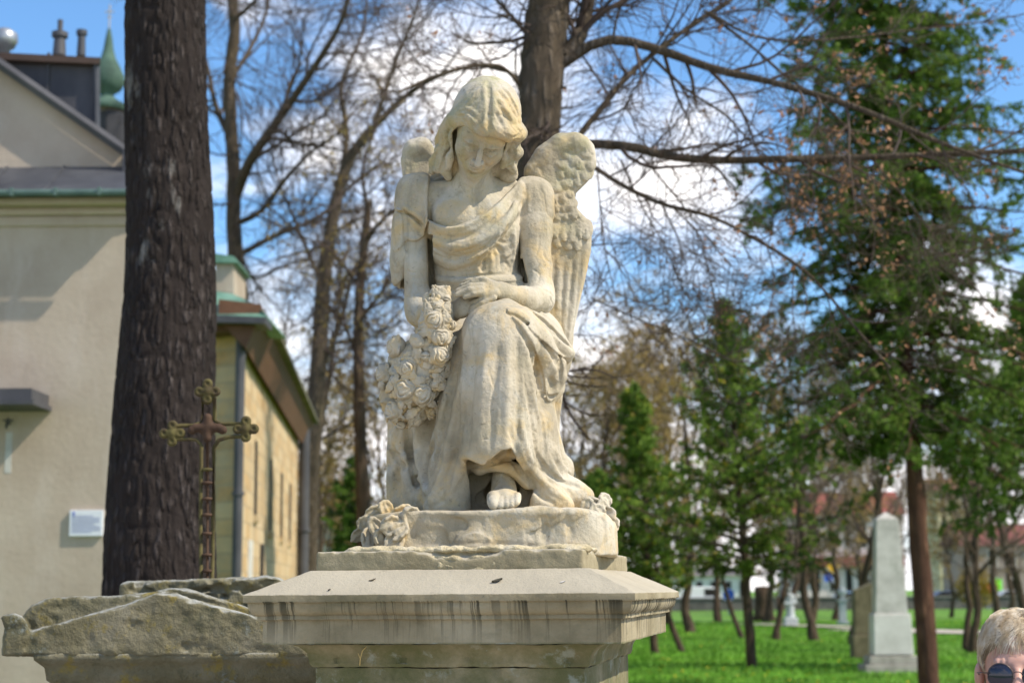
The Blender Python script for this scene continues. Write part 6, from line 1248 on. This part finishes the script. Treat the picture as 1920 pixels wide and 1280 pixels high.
# ---------------------------------------------------------------- conifers
def conifer(name, label, base, top_z, crown_z, wid, seed, mats, nb=110, droop=.25, rise=.15, tr=.16, lean=(0, 0), needle=.11, per=22, n2=14, mat_t=None, prof=.8, l2=.42, yellow=0, gap=.0, hang=.15):
    rg = np.random.default_rng(seed); x, y = base; root = empty(name, (x, y, 0), label, 'tree'); n = 40; z = np.linspace(-.1, top_z, n); w = np.cumsum(rg.normal(size=(n, 2)) * .012, 0)
    pt = np.column_stack([x + w[:, 0] + lean[0] * z / top_z, y + w[:, 1] + lean[1] * z / top_z, z])[None]; R = (tr * np.linspace(1, .08, n)**.9)[None]
    V, Q = tubes(pt, R, 18); V = V + np.stack([vnoise(V, .08, k) for k in range(3)], 1) * tr * .2
    hs = crown_z + (top_z - crown_z) * (np.arange(nb) + rg.random(nb)) / nb; u = (hs - crown_z) / (top_z - crown_z); L = wid * ((1 - u)**prof) * rg.uniform(.55, 1.15, nb) * np.clip(.62 + u * 4, 0, 1) + .12
    L[rg.random(nb) < gap] *= .45
    az = np.arange(nb) * 2.399 + rg.uniform(-.3, .3, nb); p = np.stack([np.interp(hs, z, pt[0, :, 0]), np.interp(hs, z, pt[0, :, 1]), hs], 1); m_ = 9; s = np.linspace(0, 1, m_); ap = rise * (.4 + u)
    dz = ap[:, None] * s[None] - (droop * (1 - u * .7))[:, None] * s[None]**1.6 + .10 * np.maximum(s[None] - .7, 0); wob = np.cumsum(rg.normal(size=(nb, m_, 2)) * .025, 1)
    Bp = p[:, None, :] + np.stack([(np.cos(az)[:, None] + wob[..., 0]) * s[None] * L[:, None], (np.sin(az)[:, None] + wob[..., 1]) * s[None] * L[:, None], dz * L[:, None]], -1)
    Br = (.012 + .012 * L)[:, None] * np.linspace(1, .25, m_)[None]
    link('trunk', mesh_np('trunk', *merge([(V, Q), tubes(Bp, Br, 6)])), root, mat_t or M_BARK3)
    b2, r2 = grow(Bp, Br, n2, (L * l2)[:, None], .95, 6, .12, .10, hang, .4, .003, .5, 0, rg, .45, planar=.75); b3, r3 = grow(b2, r2, 4, .22, .7, 4, .2, .12, hang * .8, .6, .0025, .6, 0, rg)
    tw = merge([tubes(b2, r2, 3), tubes(b3, r3, 3)]); link('twigs', mesh_np('twigs', *tw), root, M_TWIG)
    parts = [leaves_on(b2, per // 2, needle, rg, .28, .1, .02, .05), leaves_on(b3, max(3, per // 3), needle * .9, rg, .30, .15, .02, .05)]
    sel = rg.random(len(Bp)) < 2
    V, Q = merge(parts); link('crown', mesh_np('crown', V, Q, False), root, mats[0])
    if len(mats) > 1:
        k = (b3[:, 0, 2] < crown_z + (top_z - crown_z) * .38) & (rg.random(len(b3)) < .45); V, Q = leaves_on(b3[k], 4, needle, rg, .35, .3, .03); link('brown_sprays', mesh_np('brown_sprays', V, Q, False), root, mats[1])
    if yellow:
        k = rg.random(len(b3)) < yellow; V, Q = leaves_on(b3[k], 6, .10, rg, .45, 0, .04); link('catkins', mesh_np('catkins', V, Q, False), root, M_YEL)
    return root
g = np.array([P(1745, 900, 27.5)[0], 27.5]); c0 = P(1700, 880, 27.5)[2]
conifer('spruce', 'tall drooping spruce with reddish trunk filling the right of the picture', (P(1742, 1290, 27.5)[0], 27.5), 16.0, c0 + .5, 3.1, 201, [M_SPR, M_FIRB], nb=230, droop=.50, rise=.22, tr=.18, lean=(-.45, 0), needle=.12, per=24, n2=17, mat_t=M_BARKR, prof=.5, l2=.36, gap=.25, hang=.28)
g = G(1410, 1253); conifer('fir', 'mid sized dark fir with slim trunk between the angel and the obelisk', (g[0], g[1]), 8.3, 2.0, 3.1, 202, [M_FIR, M_FIRB], nb=95, droop=.05, rise=.50, tr=.125, lean=(-.42, 0), needle=.14, per=15, n2=12, prof=1.05, l2=.34, yellow=.035, gap=.38, hang=.05)
g = G(1228, 1226); conifer('fir', 'smaller yellow flecked fir close to the right side of the angel', (g[0], g[1]), 7.4, 1.7, 2.6, 203, [M_FIR, M_FIRB], nb=80, droop=.05, rise=.48, tr=.12, lean=(-.5, 0), needle=.15, per=15, n2=12, prof=1.0, l2=.36, yellow=.05, gap=.35, hang=.05)
g = np.array([P(1120, 1000, 58)[0], 58]); conifer('fir', 'green fir whose crown touches the robe edge at the right of the angel base', g, 5.8, .5, 2.2, 204, [M_FIR], nb=80, droop=.1, rise=.35, needle=.18, per=20, n2=12, yellow=.04)
g = np.array([P(668, 1000, 60)[0], 60]); conifer('fir', 'small dark fir between the church and the left of the pedestal', g, 6.6, .3, 1.7, 205, [M_SPR], nb=80, droop=.1, rise=.35, needle=.18, per=20, n2=11)
g = np.array([P(1960, 1000, 36)[0], 36]); conifer('spruce', 'drooping spruce cut off by the right edge of the picture', g, 8.6, 3.8, 2.3, 206, [M_SPR], nb=80, droop=.7, rise=.2, tr=.16, needle=.15, per=20, n2=12, hang=.3)
# ================================================================= monuments on the lawn
M_OBE = material('grey_marble', [(.3, (.34, .33, .30)), (.5, (.50, .48, .45)), (.7, (.62, .60, .57))], scale=2.2, detail=8, bump=.3, bscale=30, bdist=.01, rough=.8,
    extra=lambda nt, co, c, h, b: (mixc(nt, mth(nt, 'MULTIPLY', ramp(nt, tex(nt, co, 5, 5, .7, 0, (1, 1, .3)), [(.54, (0, 0, 0)), (.68, (1, 1, 1))]), .5), c, (.22, .23, .18)), h))
g = G(1682, 1264); d = g[1]; q = d / FPX; z = lambda y: P(1680, y, d)[2]; x = g[0]
ob = empty('obelisk', (x, d + .45, 0), 'tall tapering grey stone obelisk on a stepped base beside the reddish trunk', 'obelisk')
def tblock(m, w0, w1, z0, z1, cx=x, cy=d + .45, dp=.6):
    B_ = [(cx - w0, cy - w0 * dp, z0), (cx + w0, cy - w0 * dp, z0), (cx + w0, cy + w0 * dp, z0), (cx - w0, cy + w0 * dp, z0)]; T_ = [(cx - w1, cy - w1 * dp, z1), (cx + w1, cy - w1 * dp, z1), (cx + w1, cy + w1 * dp, z1), (cx - w1, cy + w1 * dp, z1)]; return m.hexa(B_, T_)
m = MB(); tblock(m, 30 * q, 21 * q, z(1150), z(972)); tblock(m, 22 * q, 2 * q, z(972), z(958)); m.build('needle', M_OBE, ob, bevel=.02)
m = MB(); tblock(m, 37 * q, 35 * q, z(1228), z(1154)); tblock(m, 35.5 * q, 34 * q, z(1154), z(1150)); m.build('die', material('pale_marble', [(.35, (.52, .50, .47)), (.65, (.68, .66, .63))], scale=2), ob, bevel=.02)
m = MB(); tblock(m, 48 * q, 46 * q, z(1246), z(1230)); tblock(m, 58 * q, 56 * q, 0, z(1246)); m.build('steps', material('pale_step', [(.4, (.24, .23, .20)), (.6, (.36, .34, .30))], scale=4), ob, bevel=.02)
d2_ = G(1620, 1236)[1]; xg = G(1622, 1236)[0]; q = d2_ / FPX; st_ = empty('headstone', (xg, d2_, 0), 'narrow brown headstone with a slanted broken top left of the obelisk', 'gravestone')
M_BRST = material('brown_stone', [(.4, (.11, .095, .055)), (.6, (.18, .155, .095))], scale=3, bump=.5)
zz = lambda y: P(1620, y, d2_)[2]; m = MB(); F_ = np.array([(xg - 17 * q, d2_, zz(1190)), (xg + 18 * q, d2_, zz(1190)), (xg + 18 * q, d2_, zz(1092)), (xg - 15 * q, d2_, zz(1106))]); m.hexa(F_[::-1], (F_ + [0, .35, 0])[::-1]); m.build('slab', M_BRST, st_, bevel=.02)
m = MB(); m.box((xg - 21 * q, d2_ - .06, 0), (xg + 20 * q, d2_ + .45, zz(1190))); m.build('foot_block', M_BRST, st_, bevel=.02)
# far grave figures and posts
M_PALE = flat('pale_grave_stone', (.40, .43, .43))
for px, d, hgt, lab in [(1474, 78, 1.75, 'pale grey grave statue of a standing figure right of the middle fir'), ]:
    g = np.array([P(px, 900, d)[0], d, 0.0]); e = empty('grave_statue', g, lab, 'statue'); V = Vol(g + [-.6, -.5, -.05], g + [.6, .5, 2.0], .02)
    V.boxr(g + [-.3, -.3, 0], g + [.3, .3, .45], .03, .02); V.chain([g + [0, 0, .45], g + [0, 0, .9], g + [-.03, 0, 1.45]], [.22, .17, .17], .06); V.ell(g + [-.04, -.03, 1.75], .11, None, .04); V.chain([g + [-.2, 0, 1.45], g + [-.28, -.1, 1.1], g + [0, -.2, 1.05]], [.07, .06, .05], .04); V.chain([g + [.16, 0, 1.45], g + [.25, -.1, 1.15], g + [.05, -.2, 1.1]], [.07, .06, .05], .04)
    link('figure', V.mesh('figure'), e, M_PALE)
g = np.array([P(1571, 900, 82)[0], 82, 0.0]); e = empty('grave_urn', g, 'slim pale stone pillar topped by an urn left of the brown headstone', 'gravestone'); m = MB(); m.box(g + [-.25, -.25, 0], g + [.25, .25, .2]); m.box(g + [-.16, -.16, .2], g + [.16, .16, 1.15]); m.box(g + [-.24, -.24, 1.15], g + [.24, .24, 1.25]); m.build('pillar', M_PALE, e); m = MB(); m.lathe(g + [0, 0, 1.25], [(0, 0), (.12, 0), (.07, .08), (.22, .3), (.24, .42), (.12, .5), (.14, .56), (0, .6)], 16); m.build('urn', M_PALE, e, smooth=True)
g = np.array([P(1425, 900, 92)[0], 92, 0.0]); e = empty('tree_stump', g, 'broad brown tree stump behind the middle fir trunk', 'tree stump'); m = MB(); m.lathe(g, [(0, 0), (.75, 0), (.55, .4), (.48, 1.2), (.50, 1.9), (0, 1.95)], 14); m.build('stump', M_BARK3, e, smooth=True)
# churchyard wall far across the lawn
M_FW = material('grey_render', [(.4, (.085, .08, .075)), (.6, (.14, .13, .12))], scale=1.5)
fw_ = empty('churchyard_wall', (25, 140, 0), 'long low dark grey wall at the far edge of the lawn', 'wall')
m = MB(); m.box((8, 139.8, 0), (120, 140.2, 1.0)); m.build('wall', M_FW, fw_); m = MB(); m.box((8, 139.7, 1.0), (120, 140.3, 1.12)); m.build('coping', flat('pale_coping', (.20, .19, .18)), fw_)
# houses beyond the road
def house(name, label, px0, px1, ytop, yridge, d, wallc, roofc, rows=2, cols=6, dep=10, grp=None, band=None):
    x0, x1 = P(px0, 900, d)[0], P(px1, 900, d)[0]; ze = P(0, ytop, d)[2]; zr = P(0, yridge, d)[2]; e = empty(name, ((x0 + x1) / 2, d, 0), label, 'house', grp)
    m = MB(); m.box((x0, d, 0), (x1, d + dep, ze)); m.build('wall', flat(name + '_wall', wallc, scale=.4), e)
    m = MB(); m.hexa([(x0 - .4, d - .5, ze), (x0 - .4, d + dep + .5, ze), (x0 - .4, d + dep / 2, zr)], [(x1 + .4, d - .5, ze), (x1 + .4, d + dep + .5, ze), (x1 + .4, d + dep / 2, zr)]); rf = m.build('roof', flat(name + '_roof', roofc, scale=1), e)
    m = MB(); xm = x0 * .7 + x1 * .3; m.box((xm - .4, d + dep / 2 - .4, zr - .8), (xm + .4, d + dep / 2 + .4, zr + 1.0)); m.build('chimney', flat('chimney_brick', (.22, .10, .07)), rf)
    for r in range(rows):
        for c in range(cols):
            xc_ = x0 + (x1 - x0) * (c + .5) / cols; zc = ze * (r + .55) / rows; ww = (x1 - x0) / cols * .20; hh_ = ze / rows * .27; m = MB(); m.box((xc_ - ww - .1, d - .05, zc - hh_ - .1), (xc_ + ww + .1, d + .02, zc + hh_ + .1)); f = m.build('window', flat('window_frame', (.6, .58, .55)) if 'window_frame' not in bpy.data.materials else bpy.data.materials['window_frame'], e)
            m = MB(); m.box((xc_ - ww, d - .07, zc - hh_), (xc_ + ww, d - .04, zc + hh_)); m.build('pane', M_DARKGL, f)
    if band: m = MB(); m.box((x0 + .2, d - .9, band[0]), (x1 - .2, d - .01, band[1])); m.build('awning', flat('red_awning', (.26, .08, .06)), e)
house('white_house', 'white house with red roof and red awning left of the obelisk', 1480, 1690, 975, 928, 190, (.60, .52, .50), (.26, .075, .055), 2, 7, band=(4.3, 5.4))
house('grey_house', 'grey brown house with dark red roof above the blond head', 1800, 2050, 1035, 992, 200, (.30, .24, .21), (.20, .065, .055), 2, 7)
house('pale_yellow_house', 'pale yellow tall house glimpsed high behind the reddish trunk', 1755, 1840, 930, 905, 230, (.55, .48, .30), (.25, .10, .07), 4, 4)
house('cream_house', 'cream house with grey brown roof between the church and the pedestal', 560, 700, 985, 968, 85, (.62, .57, .46), (.14, .10, .09), 1, 3)
house('low_white_house', 'low white house seen between the tree stems behind the left fir', 1240, 1400, 1088, 1070, 150, (.70, .70, .68), (.16, .14, .13), 1, 6)
# street signs, cars, people across the road
M_POLE = flat('grey_pole', (.30, .31, .32)); M_YELS = flat('sign_yellow', (.75, .42, .03), bump=0); M_BLUS = flat('sign_blue', (.03, .10, .50), bump=0); M_GRNS = flat('sign_green', (.25, .75, .06), bump=0); M_REDS = flat('sign_red', (.60, .06, .09), bump=0); M_WHS = flat('sign_white', (.75, .75, .75), bump=0)
def sign(px, py, d, r, kind, mat, label, hgt=None):
    c = P(px, py, d); e = empty('street_sign', (c[0], d, 0), label, 'sign', 'street signs across the road'); m = MB(); m.tube([(c[0], d + .05, 0), (c[0], d + .05, c[2] + r)], .05, 8); m.build('pole', M_POLE, e)
    m = MB(); k = 4 if kind in ('diamond', 'square') else 24; a0 = 0 if kind == 'diamond' else (math.pi / 4 if kind == 'square' else 0); s = 1.3 if kind == 'square' else 1
    F_ = [(c[0] + math.cos(a0 + t * 2 * math.pi / k) * r * s, d, c[2] + math.sin(a0 + t * 2 * math.pi / k) * r * s) for t in range(k)]; B_ = [(a, b + .03, z_) for a, b, z_ in F_]; m.hexa(B_, F_); pl = m.build('plate', mat, e)
    F2 = [(c[0] + math.cos(a0 + t * 2 * math.pi / k) * r * s * 1.1, d + .008, c[2] + math.sin(a0 + t * 2 * math.pi / k) * r * s * 1.1) for t in range(k)]; m = MB(); m.hexa([(a, b + .02, z_) for a, b, z_ in F2], F2); m.build('rim', M_WHS, pl)
sign(1562, 1062, 150, .62, 'diamond', M_YELS, 'yellow diamond road sign left of the brown headstone'); sign(1553, 1082, 149, .40, 'square', M_BLUS, 'blue square road sign below the yellow diamond'); sign(1366, 1114, 120, .42, 'round', M_BLUS, 'round blue road sign left of the middle fir trunk'); sign(1852, 1101, 130, .45, 'round', M_REDS, 'round red road sign left of the blond head'); sign(1868, 1095, 130, .50, 'square', M_GRNS, 'bright green road sign above the blond head')
g = np.array([P(1822, 900, 100)[0], 100, 0]); e = empty('shrub', g, 'round ochre shrub beyond the lawn left of the blond head', 'shrub'); m = MB(); m.tube([g, g + [0, 0, .8]], .06, 6); m.build('trunk', M_BARK3, e); C = g + [0, 0, 1.7] + runit(1600) * RNG.random((1600, 1))**.4 * [1.35, 1.2, 1.1]; V_, Q_ = leafmesh(C, runit(1600), runit(1600), np.full(1600, .22), np.full(1600, .12)); link('crown', mesh_np('crown', V_, Q_, False), e, leafmat('ochre_leaves', [(.14, .11, .02), (.30, .22, .03), (.36, .27, .05)], 1))
def car(px, d, col, label, L_=4.3, van=False):
    x = P(px, 900, d)[0]; e = empty('parked_car', (x, d, 0), label, 'car', 'cars along the far road'); pr_ = [(-L_ / 2, .35), (L_ / 2, .35), (L_ / 2, .75), (L_ / 2 - .2, .92), (L_ / 2 - 1.0, 1.0), (L_ / 2 - 1.7, 1.48), (-L_ / 2 + 1.1, 1.50), (-L_ / 2 + .3, 1.0), (-L_ / 2, .85)] if not van else [(-L_ / 2, .35), (L_ / 2, .35), (L_ / 2, 1.0), (L_ / 2 - .6, 1.2), (L_ / 2 - 1.1, 2.0), (-L_ / 2, 2.05)]
    m = MB(); A_ = [(x + a, d, z_) for a, z_ in pr_]; m.hexa([(a, b + 1.75, z_) for a, b, z_ in A_], A_); m.build('body', flat('car_paint', col, rough=.3, bump=0, var=.02, spec=.5), e, bevel=.08)
    m = MB(); w_ = [(-L_ / 2 + .6, 1.02), (L_ / 2 - 1.1, 1.02), (L_ / 2 - 1.75, 1.40), (-L_ / 2 + 1.15, 1.42)] if not van else [(L_ / 2 - 1.9, 1.25), (L_ / 2 - .75, 1.25), (L_ / 2 - 1.15, 1.85), (L_ / 2 - 1.9, 1.85)]
    A_ = [(x + a, d - .012, z_) for a, z_ in w_]; m.hexa([(a, b + 1.774, z_) for a, b, z_ in A_], A_); m.build('window', M_DARKGL, e)
    for sx_ in (-1, 1):
        for yy_ in (d - .02, d + 1.57):
            c_ = (x + sx_ * L_ * .31, yy_, .33); m = MB(); V_ = [[c_[0] + math.cos(t * math.pi / 9) * .32, y_, c_[2] + math.sin(t * math.pi / 9) * .32] for y_ in (yy_, yy_ + .2) for t in range(18)]; m.hexa(V_[18:], V_[:18]); w2 = m.build('wheel', flat('tyre', (.02, .02, .02)) if 'tyre' not in bpy.data.materials else bpy.data.materials['tyre'], e)
car(1592, 160, (.25, .40, .60), 'pale blue car parked left of the brown headstone'); car(1775, 165, (.06, .09, .16), 'dark blue car between the reddish trunk and the grey tree'); car(1835, 163, (.20, .24, .26), 'grey car left of the blond head'); car(1895, 166, (.50, .52, .55), 'silver car above the blond head'); car(1300, 140, (.72, .72, .72), 'white van between the stems behind the left fir', 5.2, True)
# ================================================================= person at the lower right corner
PD = 3.42; pc = P(1936, 1262, PD); ex_, ey_, ez_ = pc          # point between the eyes
M_SKIN = material('skin', [(.3, (.50, .27, .21)), (.5, (.55, .31, .24)), (.7, (.58, .35, .28))], scale=14, detail=6, bump=.25, bscale=220, bdist=.0012, rough=.5, spec=.4)
M_SKIN.node_tree.nodes['Principled BSDF'].inputs['Subsurface Weight'].default_value = .15; M_SKIN.node_tree.nodes['Principled BSDF'].inputs['Subsurface Radius'].default_value = (.01, .004, .002)
pers = empty('person', (ex_, PD + .1, 0), 'person with short tousled blond grey hair and round dark sunglasses in the lower right corner', 'person')
O = np.array([ex_, PD + .09, ez_]); at = lambda x, y, z: O + np.array([x, y, z])      # x right, y back, z up; head centre
PV = Vol(at(-.36, -.26, -ez_ - .0), at(.36, .20, .16), .0050)
def person_sdf(V, head_only=False):
    V.ell(at(0, .012, .032), (.067, .088, .083), None, 0); V.ell(at(0, -.018, -.035), (.062, .070, .080), None, .03); V.ell(at(0, -.065, -.098), (.026, .022, .020), None, .025)
    V.cap(at(-.036, -.074, .020), at(.036, -.074, .020), .009, k=.022)
    V.cap(at(0, -.088, .004), at(0, -.112, -.036), .009, .014, k=.012)
    for s in (-1, 1):
        V.ell(at(s * .031, -.092, -.002), (.016, .010, .011), None, .012, cut=True); V.ell(at(s * .031, -.072, -.002), (.013, .013, .012), None, .003); V.ell(at(s * .038, -.062, -.035), (.022, .020, .020), None, .02)
        V.ell(at(s * .078, .005, -.012), (.010, .020, .030), None, .006)
        V.ell(at(s * .011, -.100, -.040), (.008, .009, .007), None, .005)
    V.ell(at(0, -.087, -.066), (.025, .012, .007), None, .005); V.ell(at(0, -.085, -.077), (.021, .012, .008), None, .005); V.cap(at(-.024, -.098, -.0715), at(.024, -.098, -.0715), .0018, k=.003, cut=True)
    if head_only: return
    V.chain([at(0, .02, -.09), at(0, .03, -.17)], [.052, .056], .02); V.cap(at(-.15, .03, -.21), at(.15, .03, -.21), .055, k=.05)
    V.ell(at(0, .03, -.34), (.155, .10, .17), None, .05); V.ell(at(0, .03, -.60), (.14, .10, .16), None, .05); V.ell(at(0, .03, -.76), (.165, .115, .13), None, .05)
    for s in (-1, 1):
        V.chain([at(s * .175, .03, -.22), at(s * .215, .04, -.48), at(s * .20, -.02, -.70)], [.050, .040, .026], .02)
        V.ell(at(s * .198, -.03, -.755), (.016, .036, .045), None, .015)
        for k_, (yo, L_) in enumerate([(-.058, .062), (-.040, .074), (-.021, .070), (-.003, .054)]): V.chain([at(s * .198, yo, -.785), at(s * .197, yo - .003, -.785 - L_ * .55), at(s * .190, yo - .006, -.785 - L_)], [.0085, .0080, .0068], .003)
        V.chain([at(s * .192, -.060, -.74), at(s * .182, -.085, -.77), at(s * .178, -.090, -.80)], [.0110, .0095, .0078], .006)
        V.chain([at(s * .085, .03, -.82), at(s * .095, .02, -1.14), at(s * .10, .05, -1.49)], [.085, .055, .036], .03); V.chain([at(s * .10, .05, -1.50), at(s * .11, -.10, -ez_ + .045)], [.036, .030], .02)
person_sdf(PV); HVp = Vol(at(-.10, -.14, -.125), at(.10, .12, .135), .0024)
# the visible head is carved finer, then the rest of the body carries on below the same neck
person_sdf(HVp, True); HVp.chain([at(0, .02, -.09), at(0, .03, -.17)], [.052, .056], .02)
for pl in ([(1893, 1222), (1905, 1219), (1919, 1222)], [(1888, 1210), (1905, 1206), (1920, 1209)], [(1884, 1232), (1896, 1229)], [(1903, 1228), (1901, 1240), (1905, 1250)], [(1911, 1228), (1913, 1238), (1911, 1250)]): HVp.stroke(pl, .003, -.0022)
ys0 = PV.ax[2]; cutz = at(0, 0, -.118)[2]
V1, Q1 = surface_nets(HVp.F, HVp.lo, HVp.h); V1 = relax(V1, Q1, 1); k = (V1[Q1][:, :, 2].min(1) > cutz) & True; V2, Q2 = surface_nets(PV.F, PV.lo, PV.h); V2 = relax(V2, Q2, 1); k2 = V2[Q2][:, :, 2].max(1) < cutz + .008
Vb, Qb = merge([(V1, Q1[k]), (V2, Q2[k2])]); link('body', mesh_np('body', Vb, Qb), pers, M_SKIN)
# clothing
CV = Vol(at(-.34, -.20, -1.02), at(.34, .24, -.13), .006)
CV.chain([at(-.16, .03, -.215), at(.16, .03, -.215)], [.068, .068], .0); CV.ell(at(0, .03, -.36), (.175, .125, .19), None, .05); CV.ell(at(0, .03, -.62), (.165, .125, .18), None, .05); CV.ell(at(0, .03, -.80), (.185, .135, .17), None, .05)
for s in (-1, 1): CV.chain([at(s * .178, .03, -.23), at(s * .222, .04, -.48), at(s * .206, -.015, -.70)], [.064, .055, .042], .02)
CV.ell(at(0, .02, -.13), (.07, .075, .06), None, .01, cut=True); CV.cap(at(0, -.14, -.2), at(0, -.14, -.95), .004, k=.01, cut=True)
link('jacket', CV.mesh('jacket', .004, .06, 5), pers, flat('navy_jacket', (.035, .045, .08), scale=20, bump=.4))
TVp = Vol(at(-.25, -.16, -ez_ + .03), at(.25, .22, -.78), .007)
TVp.ell(at(0, .03, -.84), (.172, .122, .13), None, 0)
for s in (-1, 1): TVp.chain([at(s * .085, .03, -.88), at(s * .097, .02, -1.14), at(s * .10, .05, -1.52)], [.095, .070, .062], .03)
link('trousers', TVp.mesh('trousers', .004, .06, 7), pers, flat('dark_trousers', (.04, .04, .045), scale=20))
for s in (-1, 1):
    SV_ = Vol(at(s * .11, -.08, -ez_ + .05) - [.09, .19, .06], at(s * .11, -.08, -ez_ + .05) + [.09, .19, .09], .006); SV_.chain([at(s * .10, .06, -ez_ + .05), at(s * .108, -.06, -ez_ + .045), at(s * .112, -.15, -ez_ + .036)], [.050, .046, .036], .02); SV_.boxr(at(s * .108, -.05, -ez_) - [.05, .15, -.0], at(s * .108, -.05, -ez_) + [.05, .13, .02], .006, .004); link('shoe', SV_.mesh('shoe'), pers, flat('black_leather', (.03, .025, .025), rough=.4))
# round sunglasses
M_LENS = flat('dark_lens', (.010, .011, .028), var=.05, bump=0, rough=.12, spec=.6); M_WIRE = flat('dark_wire', (.10, .08, .08), rough=.35, metal=.6, bump=0)
gl = empty('sunglasses', at(0, -.10, 0), 'round black sunglasses worn by the blond person', 'sunglasses')
for s in (-1, 1):
    c = at(s * .0335, -.110, -.004); m = MB(); th_ = np.linspace(0, 2 * math.pi, 40, endpoint=False); rows = []
    for rr_, yo in ((.0245, 0), (.020, -.0022), (.012, -.0042), (.004, -.005)): rows.append([(c[0] + math.cos(t) * rr_, c[1] + yo, c[2] + math.sin(t) * rr_) for t in th_])
    Vv = np.array(rows).reshape(-1, 3); i, j = np.meshgrid(np.arange(3), np.arange(40), indexing='ij'); j2 = (j + 1) % 40; m.add(Vv, np.stack([i * 40 + j, i * 40 + j2, (i + 1) * 40 + j2, (i + 1) * 40 + j], -1).reshape(-1, 4)); m.F.setdefault(40, []).append(np.array([np.arange(40) + 120])); bk = Vv[:40] + [0, .002, 0]; m.add(bk, [list(range(40))[::-1]]); m.build('lens', M_LENS, gl, smooth=True)
    m = MB(); m.tube([(c[0] + math.cos(t) * .025, c[1], c[2] + math.sin(t) * .025) for t in np.linspace(0, 2 * math.pi, 41)], .0011, 8, caps=False); m.build('rim', M_WIRE, gl, smooth=True)
    m = MB(); m.tube([c + [s * .025, 0, .006], c + [s * .034, .004, .006], c + [s * .046, .03, .005], c + [s * .044, .10, -.002]], .0012, 6); m.build('temple', M_WIRE, gl, smooth=True)
m = MB(); c = at(0, -.112, .001); m.tube([c + [-.0095, .001, .0], c + [-.004, -.003, .0035], c + [.004, -.003, .0035], c + [.0095, .001, .0]], .0012, 6); m.build('bridge', M_WIRE, gl, smooth=True)
m = MB(); m.tube([c + [-.0095, .002, -.004], c + [-.006, .006, -.012]], .001, 6); m.build('nose_pad', M_WIRE, gl)
# hair: a cap under many loose strands
HC_ = at(0, .012, .040); M_HAIRC = flat('hair_base', (.20, .15, .10), scale=60, bump=.3)
HV2 = Vol(at(-.13, -.14, -.11), at(.13, .16, .18), .004); HV2.ell(at(0, .020, .040), (.073, .092, .083), None, 0); HV2.ell(at(0, .05, -.01), (.072, .075, .085), None, .02)
HV2.ell(at(0, -.085, -.01), (.062, .070, .075), None, .01, cut=True); HV2.boxr(at(-.2, -.2, -.2), at(.2, -.035, .032), .01, .01, cut=True)
cap_ = link('hair', HV2.mesh('hair'), pers, M_HAIRC)
rg = np.random.default_rng(77); n = 9500; d = runit(n, rg); d = d[(d[:, 2] > -.45) & ~((d[:, 1] < -.45) & (d[:, 2] < .28))]; n = len(d)
root_ = at(0, .018, .038) + d * [.070, .089, .083]
part = np.array([.02, -.02, .13]); flow = np.stack([d[:, 0] * 1.2 - .55 + .25 * np.sin(d[:, 0] * 9), -.55 - .2 * d[:, 1] + 0 * d[:, 0], -.45 + 0 * d[:, 0]], 1); flow[d[:, 1] > .2] = [0, .2, -1]; side = np.abs(d[:, 0]) > .6; flow[side, 2] -= .9
clump = np.stack([vnoise(root_, .022, s) for s in (1, 2, 3)], 1) * 1.6; pts = [root_]; dirn = d * .75 + flow * .5; L_ = rg.uniform(.035, .070, n)
for k in range(9):
    dirn = dirn * .72 + flow * .30 + clump * .42 + rg.normal(size=(n, 3)) * .05 + [0, 0, -.05 * k * .3]; dn = dirn / np.linalg.norm(dirn, axis=1, keepdims=True); nx = pts[-1] + dn * (L_ / 8)[:, None]
    rel = (nx - at(0, .018, .040)) / [.0715, .090, .084]; rl = np.linalg.norm(rel, axis=1, keepdims=True); nx = np.where(rl < 1.02, at(0, .018, .040) + rel / rl * 1.02 * [.0715, .090, .084], nx); rel = (nx - at(0, .018, .040)) / [.0715, .090, .084]; rl = np.linalg.norm(rel, axis=1, keepdims=True); mx = 1.10 + .10 * vnoise(root_, .03, 8)[:, None] + .03 * (rg.random((n, 1)) > .93); nx = np.where(rl > mx, at(0, .018, .040) + rel / rl * mx * [.0715, .090, .084], nx); pts.append(nx)
Ph = np.stack(pts, 1); Rh_ = np.full(Ph.shape[:2], .00042) * np.linspace(1, .4, Ph.shape[1])[None]
M_HAIR = material('blond_grey_hair', [(.3, (.46, .33, .19)), (.5, (.70, .58, .42)), (.7, (.85, .80, .72))], scale=60, detail=4, bump=0, rough=.42, spec=.5, map_scale=(1, 1, .25))
sel = np.arange(n) % 8
V_, Q_ = tubes(Ph, Rh_, 3); link('hair_strands', mesh_np('hair_strands', V_, Q_), cap_, M_HAIR)
th_ = -math.radians(17); pers.rotation_euler.z = th_; dv_ = gl.location - pers.location
gl.location = pers.location + Vector((dv_.x * math.cos(th_) - dv_.y * math.sin(th_), dv_.x * math.sin(th_) + dv_.y * math.cos(th_), dv_.z)); gl.rotation_euler.z = th_
